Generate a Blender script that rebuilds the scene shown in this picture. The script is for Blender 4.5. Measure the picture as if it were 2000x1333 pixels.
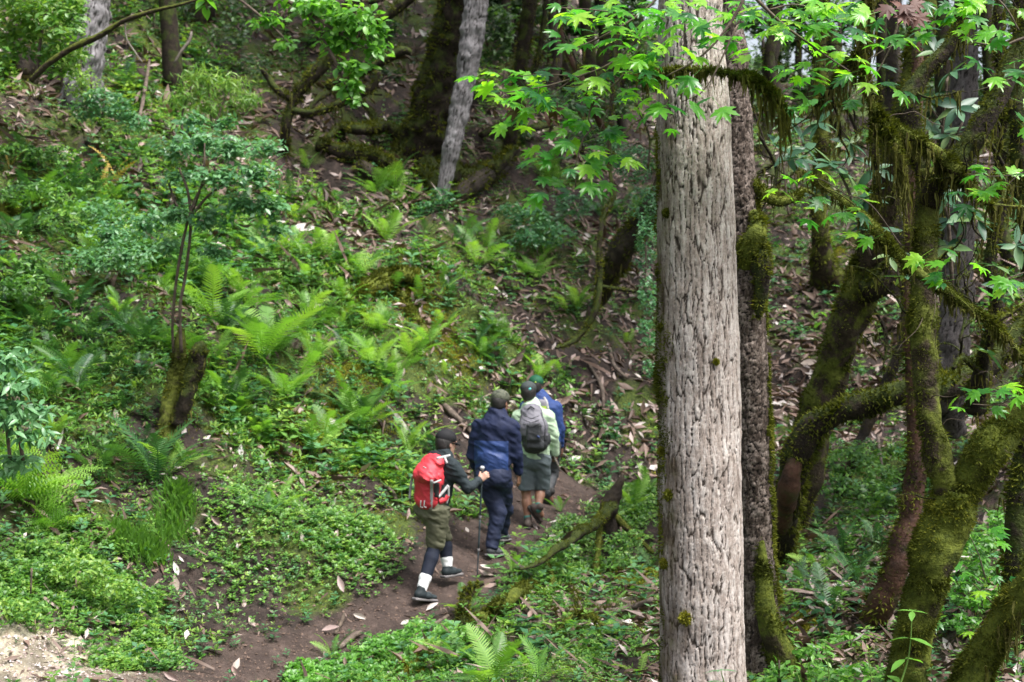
import bpy, math, random
import numpy as np
from mathutils import Vector, Matrix

for o in list(bpy.data.objects):
    bpy.data.objects.remove(o)
SC = bpy.context.scene
COL = SC.collection

# ------------------------------------------------------------------ camera, sky, sun, exposure
cam_data = bpy.data.cameras.new("camera")
cam = bpy.data.objects.new("camera", cam_data)
COL.objects.link(cam)
cam.location = (0, 0, 0)
cam.rotation_euler = (math.radians(90), 0, 0)
cam_data.lens = 50
cam_data.sensor_width = 36
cam_data.clip_start = 0.1
cam_data.clip_end = 500
cam_data.dof.use_dof = True
cam_data.dof.focus_distance = 8.2
cam_data.dof.aperture_fstop = 3.6
SC.camera = cam

SUN_EL, SUN_AZ = 62, 128          # degrees; azimuth clockwise from +Y
world = bpy.data.worlds.new("World")
SC.world = world
world.use_nodes = True
wn, wl = world.node_tree.nodes, world.node_tree.links
bg = wn["Background"]
sky = wn.new("ShaderNodeTexSky")
sky.sky_type = 'NISHITA'
sky.sun_disc = False
sky.sun_elevation = math.radians(SUN_EL)
sky.sun_rotation = math.radians(SUN_AZ)
sky.air_density = 1.0
sky.dust_density = 6.0
sky.ozone_density = 0.6
hsv = wn.new("ShaderNodeHueSaturation")      # overcast: the cloud layer takes most of the blue out
hsv.inputs["Saturation"].default_value = 0.5
wl.new(sky.outputs[0], hsv.inputs["Color"])
wl.new(hsv.outputs[0], bg.inputs[0])
bg.inputs[1].default_value = 0.13

sun_d = bpy.data.lights.new("sun", 'SUN')
sun_d.energy = 2.4
sun_d.angle = math.radians(16)
sun_d.color = (1.0, 0.985, 0.96)
sun = bpy.data.objects.new("sun", sun_d)
COL.objects.link(sun)
a, e = math.radians(SUN_AZ), math.radians(SUN_EL)
sdir = Vector((math.sin(a) * math.cos(e), math.cos(a) * math.cos(e), math.sin(e)))
sun.rotation_euler = (-sdir).to_track_quat('-Z', 'Y').to_euler()

SC.view_settings.view_transform = 'Standard'
SC.view_settings.look = 'None'
SC.view_settings.exposure = 1.32
SC.view_settings.gamma = 1.0
SC.view_settings.use_curve_mapping = False
SC.render.engine = 'CYCLES'
SC.cycles.max_bounces = 6
SC.cycles.diffuse_bounces = 3
SC.cycles.glossy_bounces = 2
SC.cycles.transmission_bounces = 3
SC.cycles.use_denoising = True

# ------------------------------------------------------------------ helpers
K = 0.00036          # metres per photo pixel at one metre (50 mm lens, 2000 px wide)
rng = np.random.default_rng(7)
random.seed(7)


def P(px, py, Y):
    return np.array([(px - 1000) * K * Y, Y, (666.5 - py) * K * Y])


def tag(o, label=None, cat=None, group=None, kind=None):
    if label: o['label'] = label
    if cat: o['category'] = cat
    if group: o['group'] = group
    if kind: o['kind'] = kind
    return o


def mesh_np(name, V, F, mats=(), tint=None, smooth=False, midx=None):
    """mesh from arrays: V (n,3); F (m,k) or a list of such arrays"""
    V = np.asarray(V, dtype=np.float32)
    Fs = F if isinstance(F, list) else [F]
    Fs = [np.asarray(f, dtype=np.int32) for f in Fs if len(f)]
    me = bpy.data.meshes.new(name)
    me.vertices.add(len(V))
    me.vertices.foreach_set("co", V.ravel())
    loops = np.concatenate([f.ravel() for f in Fs])
    tot = np.concatenate([np.full(len(f), f.shape[1], dtype=np.int32) for f in Fs])
    start = np.concatenate([[0], np.cumsum(tot)[:-1]]).astype(np.int32)
    me.loops.add(len(loops))
    me.loops.foreach_set("vertex_index", loops)
    me.polygons.add(len(tot))
    me.polygons.foreach_set("loop_start", start)
    for m in mats: me.materials.append(m)
    if midx is not None: me.polygons.foreach_set("material_index", np.asarray(midx, dtype=np.int32))
    if smooth: me.polygons.foreach_set("use_smooth", np.ones(len(tot), dtype=bool))
    me.update(calc_edges=True)
    if tint is not None:
        t = np.asarray(tint, dtype=np.float32)
        if t.ndim == 1: t = np.stack([t, t, t], 1)
        c = np.ones((len(V), 4), dtype=np.float32)
        c[:, :t.shape[1]] = t
        at = me.color_attributes.new("tint", 'FLOAT_COLOR', 'POINT')
        at.data.foreach_set("color", c.ravel())
    return me


def link(name, me, parent=None, loc=None, rot=None, scale=None, M=None):
    o = bpy.data.objects.new(name, me)
    COL.objects.link(o)
    if parent is not None: o.parent = parent
    if M is not None: o.matrix_local = M
    else:
        if loc is not None: o.location = loc
        if rot is not None: o.rotation_euler = rot
        if scale is not None: o.scale = scale
    return o


def empty(name, loc=(0, 0, 0), rot=(0, 0, 0), scale=(1, 1, 1)):
    o = bpy.data.objects.new(name, None)
    o.empty_display_size = 0.1
    COL.objects.link(o)
    o.location = loc; o.rotation_euler = rot; o.scale = scale
    return o


def _hash(ix, iy, iz, seed):
    h = (ix.astype(np.int64) * 374761393 + iy.astype(np.int64) * 668265263 + iz.astype(np.int64) * 2147483647 + seed * 1274126177) & 0xffffffff
    h = ((h ^ (h >> 13)) * 1274126177) & 0xffffffff
    h = ((h ^ (h >> 16)) * 2246822519) & 0xffffffff
    return ((h ^ (h >> 15)) & 0xffffff) / float(0xffffff)


def noise3(x, y, z, seed=0):
    x, y, z = np.broadcast_arrays(np.asarray(x, float), np.asarray(y, float), np.asarray(z, float))
    ix, iy, iz = np.floor(x), np.floor(y), np.floor(z)
    fx, fy, fz = x - ix, y - iy, z - iz
    fx, fy, fz = fx * fx * (3 - 2 * fx), fy * fy * (3 - 2 * fy), fz * fz * (3 - 2 * fz)
    r = 0
    for dx in (0, 1):
        for dy in (0, 1):
            for dz in (0, 1):
                w = (fx if dx else 1 - fx) * (fy if dy else 1 - fy) * (fz if dz else 1 - fz)
                r = r + w * _hash(ix + dx, iy + dy, iz + dz, seed)
    return r * 2 - 1


def fbm(x, y, z=0, seed=0, oct=3):
    s, a, f = 0, 1.0, 1.0
    for i in range(oct):
        s = s + a * noise3(np.asarray(x) * f, np.asarray(y) * f, np.asarray(z) * f, seed + i * 17)
        a *= 0.5; f *= 2.03
    return s


def voronoi2(u, v, seed=0, period=None):
    """F1, F2 and a cell id for 2-D points"""
    iu, iv = np.floor(u), np.floor(v)
    f1 = np.full(u.shape, 9.0); f2 = np.full(u.shape, 9.0); cid = np.zeros(u.shape)
    for du in (-1, 0, 1):
        for dv in (-1, 0, 1):
            cu, cv = iu + du, iv + dv
            hu = np.mod(cu, period) if period else cu
            jx = _hash(hu, cv, cu * 0, seed); jy = _hash(hu, cv, cu * 0, seed + 5)
            d = np.hypot(cu + 0.15 + 0.7 * jx - u, cv + jy - v)
            near = d < f1
            f2 = np.where(near, f1, np.minimum(f2, d))
            cid = np.where(near, _hash(hu, cv, cu * 0, seed + 9), cid)
            f1 = np.where(near, d, f1)
    return f1, f2, cid


# ------------------------------------------------------------------ materials
def mat(name):
    m = bpy.data.materials.new(name)
    m.use_nodes = True
    nt = m.node_tree
    return m, nt.nodes, nt.links, nt.nodes["Principled BSDF"]


def _ramp(n, stops):
    r = n.new("ShaderNodeValToRGB")
    cr = r.color_ramp
    while len(cr.elements) > 1: cr.elements.remove(cr.elements[-1])
    cr.elements[0].position = stops[0][0]; cr.elements[0].color = (*stops[0][1], 1)
    for p, c in stops[1:]:
        el = cr.elements.new(p); el.color = (*c, 1)
    return r


def _noise(n, l, scale, detail=4, coord=None, vec='Object', rough=0.55):
    tx = n.new("ShaderNodeTexNoise")
    tx.inputs["Scale"].default_value = scale
    tx.inputs["Detail"].default_value = detail
    tx.inputs["Roughness"].default_value = rough
    if coord is None:
        coord = n.new("ShaderNodeTexCoord").outputs[vec]
    l.new(coord, tx.inputs["Vector"])
    return tx


def leaf_mat(name, stops, rough=0.45, transl=0.35, by='tint', spec=0.5, tr_boost=1.6):
    m, n, l, b = mat(name)
    if by == 'tint':
        at = n.new("ShaderNodeAttribute"); at.attribute_name = "tint"
        fac = at.outputs["Fac"]
    else:
        oi = n.new("ShaderNodeObjectInfo"); fac = oi.outputs["Random"]
    nz = _noise(n, l, 6.0, 2)
    ma = n.new("ShaderNodeMath"); ma.operation = 'MULTIPLY_ADD'
    l.new(nz.outputs["Fac"], ma.inputs[0]); ma.inputs[1].default_value = 0.35
    sub = n.new("ShaderNodeMath"); sub.operation = 'SUBTRACT'
    l.new(fac, sub.inputs[0]); sub.inputs[1].default_value = 0.175
    l.new(sub.outputs[0], ma.inputs[2])
    r = _ramp(n, stops)
    l.new(ma.outputs[0], r.inputs[0])
    l.new(r.outputs[0], b.inputs["Base Color"])
    b.inputs["Roughness"].default_value = rough
    b.inputs["Specular IOR Level"].default_value = spec
    if transl > 0:
        t = n.new("ShaderNodeBsdfTranslucent")
        hs = n.new("ShaderNodeMix"); hs.data_type = 'RGBA'; hs.blend_type = 'MULTIPLY'
        hs.inputs[0].default_value = 1
        l.new(r.outputs[0], hs.inputs[6]); hs.inputs[7].default_value = (tr_boost * 1.15, tr_boost * 1.2, tr_boost * 0.5, 1)
        l.new(hs.outputs[2], t.inputs["Color"])
        mx = n.new("ShaderNodeMixShader"); mx.inputs[0].default_value = transl
        l.new(b.outputs[0], mx.inputs[1]); l.new(t.outputs[0], mx.inputs[2])
        l.new(mx.outputs[0], n["Material Output"].inputs[0])
    return m


def rough_mat(name, stops, scale=8, rough=0.85, bump=0.4, bscale=40, spec=0.3, by_attr=None, detail=5):
    m, n, l, b = mat(name)
    tc = n.new("ShaderNodeTexCoord").outputs["Object"]
    nz = _noise(n, l, scale, detail, tc)
    r = _ramp(n, stops)
    if by_attr:
        at = n.new("ShaderNodeAttribute"); at.attribute_name = "tint"
        mm = n.new("ShaderNodeMath"); mm.operation = 'MULTIPLY_ADD'
        l.new(nz.outputs["Fac"], mm.inputs[0]); mm.inputs[1].default_value = by_attr
        s2 = n.new("ShaderNodeMath"); s2.operation = 'SUBTRACT'
        l.new(at.outputs["Fac"], s2.inputs[0]); s2.inputs[1].default_value = by_attr * 0.5
        l.new(s2.outputs[0], mm.inputs[2])
        l.new(mm.outputs[0], r.inputs[0])
    else:
        l.new(nz.outputs["Fac"], r.inputs[0])
    l.new(r.outputs[0], b.inputs["Base Color"])
    b.inputs["Roughness"].default_value = rough
    b.inputs["Specular IOR Level"].default_value = spec
    if bump:
        n2 = _noise(n, l, bscale, 5, tc)
        bp = n.new("ShaderNodeBump"); bp.inputs["Strength"].default_value = bump
        bp.inputs["Distance"].default_value = 0.02
        l.new(n2.outputs["Fac"], bp.inputs["Height"])
        l.new(bp.outputs[0], b.inputs["Normal"])
    return m


def cloth_mat(name, c, rough=0.8, var=0.25, spec=0.3, bump=0.25, bscale=30):
    d = tuple(x * (1 - var) for x in c); u = tuple(min(1, x * (1 + var)) for x in c)
    return rough_mat(name, [(0.3, d), (0.5, c), (0.7, u)], 9, rough, bump, bscale, spec)


G_ = {}
G_['cover'] = leaf_mat('ground_cover_leaf', [(0, (.018, .06, .016)), (.35, (.05, .14, .026)), (.65, (.10, .235, .036)), (1, (.20, .32, .05))], .45, .3)
G_['bluegreen'] = leaf_mat('blue_green_leaf', [(0, (.02, .07, .03)), (.5, (.055, .17, .07)), (1, (.13, .28, .12))], .38, .3)
G_['bright'] = leaf_mat('bright_green_leaf', [(0, (.035, .11, .02)), (.5, (.09, .25, .035)), (1, (.18, .38, .06))], .4, .4)
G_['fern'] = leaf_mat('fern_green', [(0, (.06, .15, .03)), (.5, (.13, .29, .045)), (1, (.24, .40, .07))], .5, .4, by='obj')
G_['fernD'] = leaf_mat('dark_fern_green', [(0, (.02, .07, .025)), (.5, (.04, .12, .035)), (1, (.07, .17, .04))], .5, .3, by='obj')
G_['maple'] = leaf_mat('maple_leaf_green', [(0, (.018, .10, .03)), (.3, (.05, .20, .03)), (.65, (.12, .34, .025)), (1, (.26, .46, .04))], .3, .5, by='obj', tr_boost=1.9)
G_['rhodo'] = leaf_mat('leathery_blue_green_leaf', [(0, (.02, .07, .035)), (.6, (.05, .13, .06)), (1, (.12, .19, .06))], .42, .15, by='obj', spec=.35)
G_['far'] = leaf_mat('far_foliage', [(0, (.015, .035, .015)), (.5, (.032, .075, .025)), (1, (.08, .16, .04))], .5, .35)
G_['grass'] = leaf_mat('grass_green', [(0, (.05, .13, .02)), (1, (.12, .26, .04))], .45, .35)
G_['moss'] = leaf_mat('moss_green', [(0, (.022, .028, .006)), (.4, (.06, .072, .010)), (.75, (.12, .135, .018)), (1, (.22, .21, .025))], .9, .2, spec=.1)
G_['hang'] = leaf_mat('hanging_moss', [(0, (.045, .042, .015)), (.5, (.10, .10, .03)), (1, (.17, .17, .05))], .95, .35, spec=.1)
G_['litter'] = leaf_mat('dry_leaf_litter', [(0, (.05, .03, .022)), (.35, (.12, .08, .06)), (.6, (.19, .125, .10)), (.85, (.33, .26, .235)), (1, (.5, .45, .43))], .6, .05, spec=.4)
G_['pale'] = leaf_mat('pale_fallen_leaf', [(0, (.30, .24, .20)), (.5, (.40, .35, .31)), (1, (.55, .52, .50))], .5, .05, by='obj')
G_['dry'] = leaf_mat('brown_fallen_leaf', [(0, (.09, .055, .04)), (.4, (.20, .13, .11)), (.7, (.30, .22, .20)), (1, (.36, .29, .27))], .55, .05, by='obj')
G_['red'] = leaf_mat('rusty_dead_leaf', [(0, (.05, .014, .008)), (1, (.10, .028, .012))], .6, .2, by='obj')
G_['yellow'] = leaf_mat('yellow_dead_fern', [(0, (.24, .16, .03)), (1, (.36, .26, .05))], .6, .25, by='obj')
G_['twig'] = rough_mat('twig_bark', [(.3, (.05, .037, .028)), (.7, (.13, .10, .075))], 14)
G_['greytwig'] = rough_mat('grey_twig_bark', [(.3, (.10, .085, .07)), (.7, (.24, .21, .18))], 14)
G_['darkbark'] = rough_mat('dark_wet_bark', [(.3, (.012, .009, .007)), (.55, (.03, .022, .015)), (.75, (.055, .045, .022))], 7, .8, .8, 22)
G_['redbark'] = rough_mat('reddish_bark', [(.3, (.022, .012, .009)), (.52, (.07, .032, .020)), (.66, (.045, .04, .015))], 6, .75, .8, 22)
G_['deadwood'] = rough_mat('weathered_dead_wood', [(.3, (.05, .037, .028)), (.6, (.13, .10, .08)), (.8, (.26, .22, .19))], 12, .8, .7, 30)


def mossy_bark(name, bark, moss, amount):
    """bark with moss where the surface faces up and in patches"""
    m, n, l, b = mat(name)
    tc = n.new("ShaderNodeTexCoord").outputs["Object"]
    nz = _noise(n, l, 5, 5, tc); n2 = _noise(n, l, 18, 5, tc)
    r1 = _ramp(n, [(.3, bark[0]), (.7, bark[1])]); r2 = _ramp(n, [(.3, moss[0]), (.7, moss[1])])
    l.new(n2.outputs["Fac"], r1.inputs[0]); l.new(n2.outputs["Fac"], r2.inputs[0])
    ge = n.new("ShaderNodeNewGeometry"); sp = n.new("ShaderNodeSeparateXYZ")
    l.new(ge.outputs["Normal"], sp.inputs[0])
    a1 = n.new("ShaderNodeMath"); a1.operation = 'MULTIPLY_ADD'
    l.new(sp.outputs["Z"], a1.inputs[0]); a1.inputs[1].default_value = 0.25; l.new(nz.outputs["Fac"], a1.inputs[2])
    mr = n.new("ShaderNodeMapRange"); mr.inputs[1].default_value = .62 - amount * .4; mr.inputs[2].default_value = .72 - amount * .4
    l.new(a1.outputs[0], mr.inputs[0])
    mx = n.new("ShaderNodeMix"); mx.data_type = 'RGBA'
    l.new(mr.outputs[0], mx.inputs[0]); l.new(r1.outputs[0], mx.inputs[6]); l.new(r2.outputs[0], mx.inputs[7])
    l.new(mx.outputs[2], b.inputs["Base Color"])
    b.inputs["Roughness"].default_value = .9; b.inputs["Specular IOR Level"].default_value = .2
    bp = n.new("ShaderNodeBump"); bp.inputs["Strength"].default_value = .9; bp.inputs["Distance"].default_value = .02
    n3 = _noise(n, l, 45, 6, tc)
    l.new(n3.outputs["Fac"], bp.inputs["Height"]); l.new(bp.outputs[0], b.inputs["Normal"])
    return m


G_['mossbark'] = mossy_bark('mossy_bark', ((.018, .013, .009), (.06, .045, .03)), ((.045, .055, .010), (.12, .14, .022)), .5)
G_['mossbarkG'] = mossy_bark('deep_mossy_bark', ((.02, .016, .009), (.05, .042, .02)), ((.045, .06, .010), (.13, .155, .022)), .8)
G_['mossdark'] = mossy_bark('dark_mossy_bark', ((.010, .008, .006), (.035, .026, .018)), ((.018, .028, .007), (.05, .065, .012)), .35)


def furrow_bark(name, lo, mid, hi, groove):
    """tint.r = furrow depth 0..1 (1 plate top), tint.g = plate id, tint.b = moss amount"""
    m, n, l, b = mat(name)
    at = n.new("ShaderNodeAttribute"); at.attribute_name = "tint"
    sp = n.new("ShaderNodeSeparateColor"); l.new(at.outputs["Color"], sp.inputs[0])
    tc = n.new("ShaderNodeTexCoord").outputs["Object"]
    mp = n.new("ShaderNodeMapping"); mp.inputs["Scale"].default_value = (1, 1, .28); l.new(tc, mp.inputs[0])
    nz = _noise(n, l, 26, 7, mp.outputs[0], rough=.68)
    ad = n.new("ShaderNodeMath"); ad.operation = 'MULTIPLY_ADD'
    l.new(sp.outputs["Green"], ad.inputs[0]); ad.inputs[1].default_value = .22; l.new(nz.outputs["Fac"], ad.inputs[2])
    nz2 = _noise(n, l, 75, 5, tc, rough=.7)
    ad2 = n.new("ShaderNodeMath"); ad2.operation = 'MULTIPLY_ADD'
    l.new(nz2.outputs["Fac"], ad2.inputs[0]); ad2.inputs[1].default_value = .55; l.new(ad.outputs[0], ad2.inputs[2])
    r = _ramp(n, [(.50, lo), (.72, mid), (.95, hi)]); l.new(ad2.outputs[0], r.inputs[0])
    sc_ = n.new("ShaderNodeMath"); sc_.operation = 'SUBTRACT'; l.new(ad2.outputs[0], sc_.inputs[0]); sc_.inputs[1].default_value = .12; l.new(sc_.outputs[0], r.inputs[0])
    gr = n.new("ShaderNodeMapRange"); gr.inputs[1].default_value = .12; gr.inputs[2].default_value = .72
    l.new(sp.outputs["Red"], gr.inputs[0])
    mx = n.new("ShaderNodeMix"); mx.data_type = 'RGBA'
    l.new(gr.outputs[0], mx.inputs[0]); mx.inputs[6].default_value = (*groove, 1); l.new(r.outputs[0], mx.inputs[7])
    mo = _ramp(n, [(.3, (.035, .022, .012)), (.5, (.085, .06, .028)), (.7, (.10, .11, .02))])
    n4 = _noise(n, l, 9, 6, tc); l.new(n4.outputs["Fac"], mo.inputs[0])
    mx2 = n.new("ShaderNodeMix"); mx2.data_type = 'RGBA'
    l.new(sp.outputs["Blue"], mx2.inputs[0]); l.new(mx.outputs[2], mx2.inputs[6]); l.new(mo.outputs[0], mx2.inputs[7])
    l.new(mx2.outputs[2], b.inputs["Base Color"])
    b.inputs["Roughness"].default_value = .85; b.inputs["Specular IOR Level"].default_value = .25
    n3 = _noise(n, l, 90, 6, mp.outputs[0], rough=.7)
    bp = n.new("ShaderNodeBump"); bp.inputs["Strength"].default_value = 1; bp.inputs["Distance"].default_value = .014
    l.new(n3.outputs["Fac"], bp.inputs["Height"]); l.new(bp.outputs[0], b.inputs["Normal"])
    return m


G_['bigbark'] = furrow_bark('pale_furrowed_bark', (.19, .15, .125), (.36, .305, .27), (.56, .51, .475), (.050, .038, .030))
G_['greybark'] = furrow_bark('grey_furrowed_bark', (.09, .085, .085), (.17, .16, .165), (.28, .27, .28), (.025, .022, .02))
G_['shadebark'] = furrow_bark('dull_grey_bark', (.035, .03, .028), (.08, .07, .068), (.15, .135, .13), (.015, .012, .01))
G_['flakybark'] = furrow_bark('dark_flaky_bark', (.022, .015, .012), (.065, .047, .036), (.27, .22, .19), (.010, .007, .006))

# ------------------------------------------------------------------ ground: height of the hillside
CT = [  # photo pixel and distance of points on the bare hillside
    (-200, 1333, 10.0), (0, 1333, 9.9), (300, 1333, 10.6), (520, 1333, 11.5), (760, 1333, 11.2), (1000, 1333, 10.6), (1400, 1360, 9.6), (1700, 1333, 9.7), (1950, 1333, 8.8), (2200, 1333, 8.2),
    (0, 1210, 11.0), (200, 1230, 11.4), (420, 1200, 12.3), (620, 1265, 12.3), (740, 1225, 12.8), (825, 1181, 13.3), (884, 1133, 13.9), (962, 1090, 14.55), (985, 1054, 15.1), (1031, 1034, 15.95), (1078, 990, 17.35), (1180, 945, 19),
    (560, 1150, 13.2), (700, 1125, 13.7), (780, 1060, 14.6), (860, 1000, 15.4),
    (0, 1050, 12.1), (0, 900, 13.0), (0, 600, 15.4), (0, 300, 18.6), (0, 0, 23),
    (300, 1050, 13.1), (300, 850, 14.6), (300, 600, 17.0), (300, 350, 20.6), (300, 0, 28),
    (600, 980, 14.6), (600, 800, 16.4), (600, 600, 19.0), (560, 400, 22.5), (600, 200, 27), (600, 0, 32),
    (800, 900, 16.2), (850, 700, 18.8), (850, 500, 22.3), (850, 330, 26), (900, 150, 30), (900, -60, 36),
    (1000, 1230, 12.4), (1100, 1160, 13.6), (1200, 1080, 15.0), (1220, 980, 17.5), (1230, 1250, 11.8),
    (1150, 850, 19.4), (1100, 700, 20.5), (1150, 500, 24.5), (1150, 350, 28), (1150, 180, 33),
    (1500, 1150, 12.8), (1620, 1030, 15.2), (1560, 900, 19.0), (1600, 780, 22), (1600, 600, 25.5), (1600, 450, 29), (1550, 300, 34), (1500, 200, 39), (1700, 190, 41),
    (1800, 1150, 12.0), (1850, 1000, 15.0), (1850, 800, 19.5), (1900, 600, 24), (1900, 400, 29), (1950, 220, 35),
    (2150, 1100, 10.5), (2200, 800, 16), (2200, 500, 24),
]
cw = np.array([P(*c) for c in CT])
extra = np.array([(0, 0, -1.65), (-4, 0, -1.2), (4, 0, -1.6), (0, 4, -1.75), (-4, 5, -1.2), (3.5, 5, -1.8), (-12, 8, 1.5), (-12, 16, 5), (-14, 30, 13), (12, 10, -1.5), (14, 24, 1.5), (18, 40, 7.0),
                  (-4, 45, 15), (-14, 45, 20), (6, 55, 9.0), (-2, -8, -1.5), (8, -8, -1.5), (20, 60, 8.0), (-10, 60, 22), (12, 46, 8.3)], float)
CP = np.vstack([cw, extra])


def _tps(r2):
    return 0.5 * r2 * np.log(r2 + 1e-9)


def _fit(XY, Z, lam):
    n = len(XY)
    d2 = ((XY[:, None] - XY[None]) ** 2).sum(-1)
    A = np.zeros((n + 3, n + 3))
    A[:n, :n] = _tps(d2) + lam * np.eye(n)
    A[:n, n] = 1; A[:n, n + 1:] = XY; A[n, :n] = 1; A[n + 1:, :n] = XY.T
    return np.linalg.solve(A, np.concatenate([Z, np.zeros(3)]))


WT = _fit(CP[:, :2], CP[:, 2], 0.03)
TRAIL = np.array([P(*c)[:2] for c in [(200, 1460, 10.3), (380, 1370, 10.9), (520, 1285, 11.9), (690, 1228, 12.6), (830, 1182, 13.4), (965, 1088, 14.6), (1035, 1032, 16), (1078, 988, 17.4), (1135, 962, 18.3)]])


def seg_dist(x, y, pts):
    d = np.full(np.shape(x), 1e9)
    for p, q in zip(pts[:-1], pts[1:]):
        v = q - p; L = (v ** 2).sum()
        t = np.clip(((x - p[0]) * v[0] + (y - p[1]) * v[1]) / L, 0, 1)
        d = np.minimum(d, np.hypot(x - p[0] - t * v[0], y - p[1] - t * v[1]))
    return d


def H(x, y, fine=True):
    x = np.asarray(x, float); y = np.asarray(y, float)
    sh = np.broadcast(x, y).shape
    xf = np.broadcast_to(x, sh).ravel(); yf = np.broadcast_to(y, sh).ravel()
    z = np.full(xf.shape, WT[-3]) + WT[-2] * xf + WT[-1] * yf
    for i, c in enumerate(CP):
        z += WT[i] * _tps((xf - c[0]) ** 2 + (yf - c[1]) ** 2)
    w = 1 - 0.85 * np.exp(-(seg_dist(xf, yf, TRAIL) / 0.55) ** 2)
    far = np.clip((yf - 7) / 8, 0.25, 1.4)
    z += w * far * 0.20 * fbm(xf * .8, yf * .8, 0, 3, 2)
    if fine:
        z += w * 0.10 * fbm(xf * 2.7, yf * 2.7, 0, 8, 3) + 0.012 * fbm(xf * 11, yf * 11, 0, 21, 2)
    return z.reshape(sh)


_RY = np.concatenate([np.arange(3, 20, .04), np.arange(20, 60, .1)])


def G(px, py):
    """the point of the hillside seen at a photo pixel"""
    X = (px - 1000) * K * _RY; Z = (666.5 - py) * K * _RY
    hit = np.nonzero(Z <= H(X, _RY))[0]
    i = hit[0] if len(hit) else len(_RY) - 1
    return np.array([X[i], _RY[i], float(H(X[i], _RY[i]))])


# cover amounts over the hillside: (px, py, green, litter, moss)
COV = [(60, 1150, .7, .2, .4), (60, 1275, .05, .15, .1), (200, 1130, .9, .3, .4), (330, 1200, .5, .5, .3), (450, 1270, .5, .4, .3), (450, 1150, .3, .3, .2), (640, 1240, .0, .2, 0), (800, 1000, 0, .2, .1), (850, 1045, 0, .1, 0), (775, 950, .1, .3, .2), (895, 960, .15, .4, .2), (760, 1105, 0, .15, 0), (700, 1180, 0, .15, 0), (500, 1230, .1, .3, 0), (560, 1290, .05, .3, 0), (460, 1160, .0, .2, .1), (850, 930, .3, .3, .4), (560, 1180, .1, .2, .1), (200, 900, .9, .15, .5), (60, 700, .9, .1, .4), (350, 1050, .9, .2, .4), (600, 1050, 1, .2, .6),
       (700, 900, 1, .15, .7), (550, 700, .9, .2, .7), (750, 750, .8, .25, .7), (450, 550, .7, .2, .7), (150, 500, .6, .3, .6), (100, 300, .5, .6, .5), (350, 300, .5, .4, .5), (300, 120, .4, .5, .5),
       (600, 430, .35, .8, .4), (720, 450, .3, .9, .3), (600, 200, .15, .7, .3), (750, 250, .1, .6, .4), (950, 450, .5, .5, .4), (850, 600, .55, .4, .7), (1000, 650, .4, .7, .4), (1050, 350, .4, .5, .3), (1150, 250, .3, .6, .3),
       (1150, 550, .3, .9, .3), (1200, 750, .15, .8, .3), (1100, 850, .2, .8, .3), (1230, 880, .15, .5, .25), (900, 750, .5, .6, .5), (1180, 940, .35, .8, .3), (1240, 900, .3, .7, .3), (1150, 890, .2, .7, .3), (1250, 830, .2, .7, .3), (840, 1100, .02, .15, 0), (1040, 1030, .02, .25, 0), (1130, 1000, .4, .4, .4), (1230, 1000, .6, .3, .3),
       (1000, 1150, .4, .4, .5), (1150, 1200, .35, .5, .5), (1230, 1290, .35, .5, .3), (900, 1300, .8, .3, .5), (700, 1310, .7, .35, .3), (1050, 1300, .6, .4, .4),
       (1560, 550, .25, .9, .5), (1700, 680, .05, 1, .1), (1570, 750, .1, .8, .2), (1560, 850, .1, .9, .2), (1650, 950, .5, .3, .3), (1600, 1120, .5, .7, .3), (1600, 1250, .5, .7, .5), (1800, 1250, .5, .6, .4), (1950, 1100, .5, .5, .4), (1550, 350, .3, .6, .3), (1900, 500, .3, .6, .3)]
_cg = np.array([G(c[0], c[1])[:2] for c in COV]); _cv = np.array([c[2:] for c in COV])


def cover(x, y):
    x = np.ravel(x); y = np.ravel(y)
    s = np.zeros((len(x), 3)); W = np.zeros(len(x))
    for p, v in zip(_cg, _cv):
        w = 1 / (((x - p[0]) ** 2 + (y - p[1]) ** 2) / (1 + .15 * p[1]) ** 2 + .02) ** 1.6
        s += w[:, None] * v; W += w
    s /= W[:, None]
    n = fbm(x * .9, y * .9, 0, 40, 3) * .45
    tr = np.exp(-(seg_dist(x, y, TRAIL) / (.42 + .20 * noise3(x * 1.7, y * 1.7, 0, 5))) ** 4)
    s[:, 0] = np.clip(s[:, 0] + n * 1.0 - .04, 0, 1) * (1 - tr)
    s[:, 1] = np.clip(s[:, 1] + n * -.4, 0, 1) * (1 - .88 * tr)
    s[:, 2] = np.clip(s[:, 2] + fbm(x * 1.7, y * 1.7, 0, 60, 3) * .5, 0, 1) * (1 - tr)
    return s, tr


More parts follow.
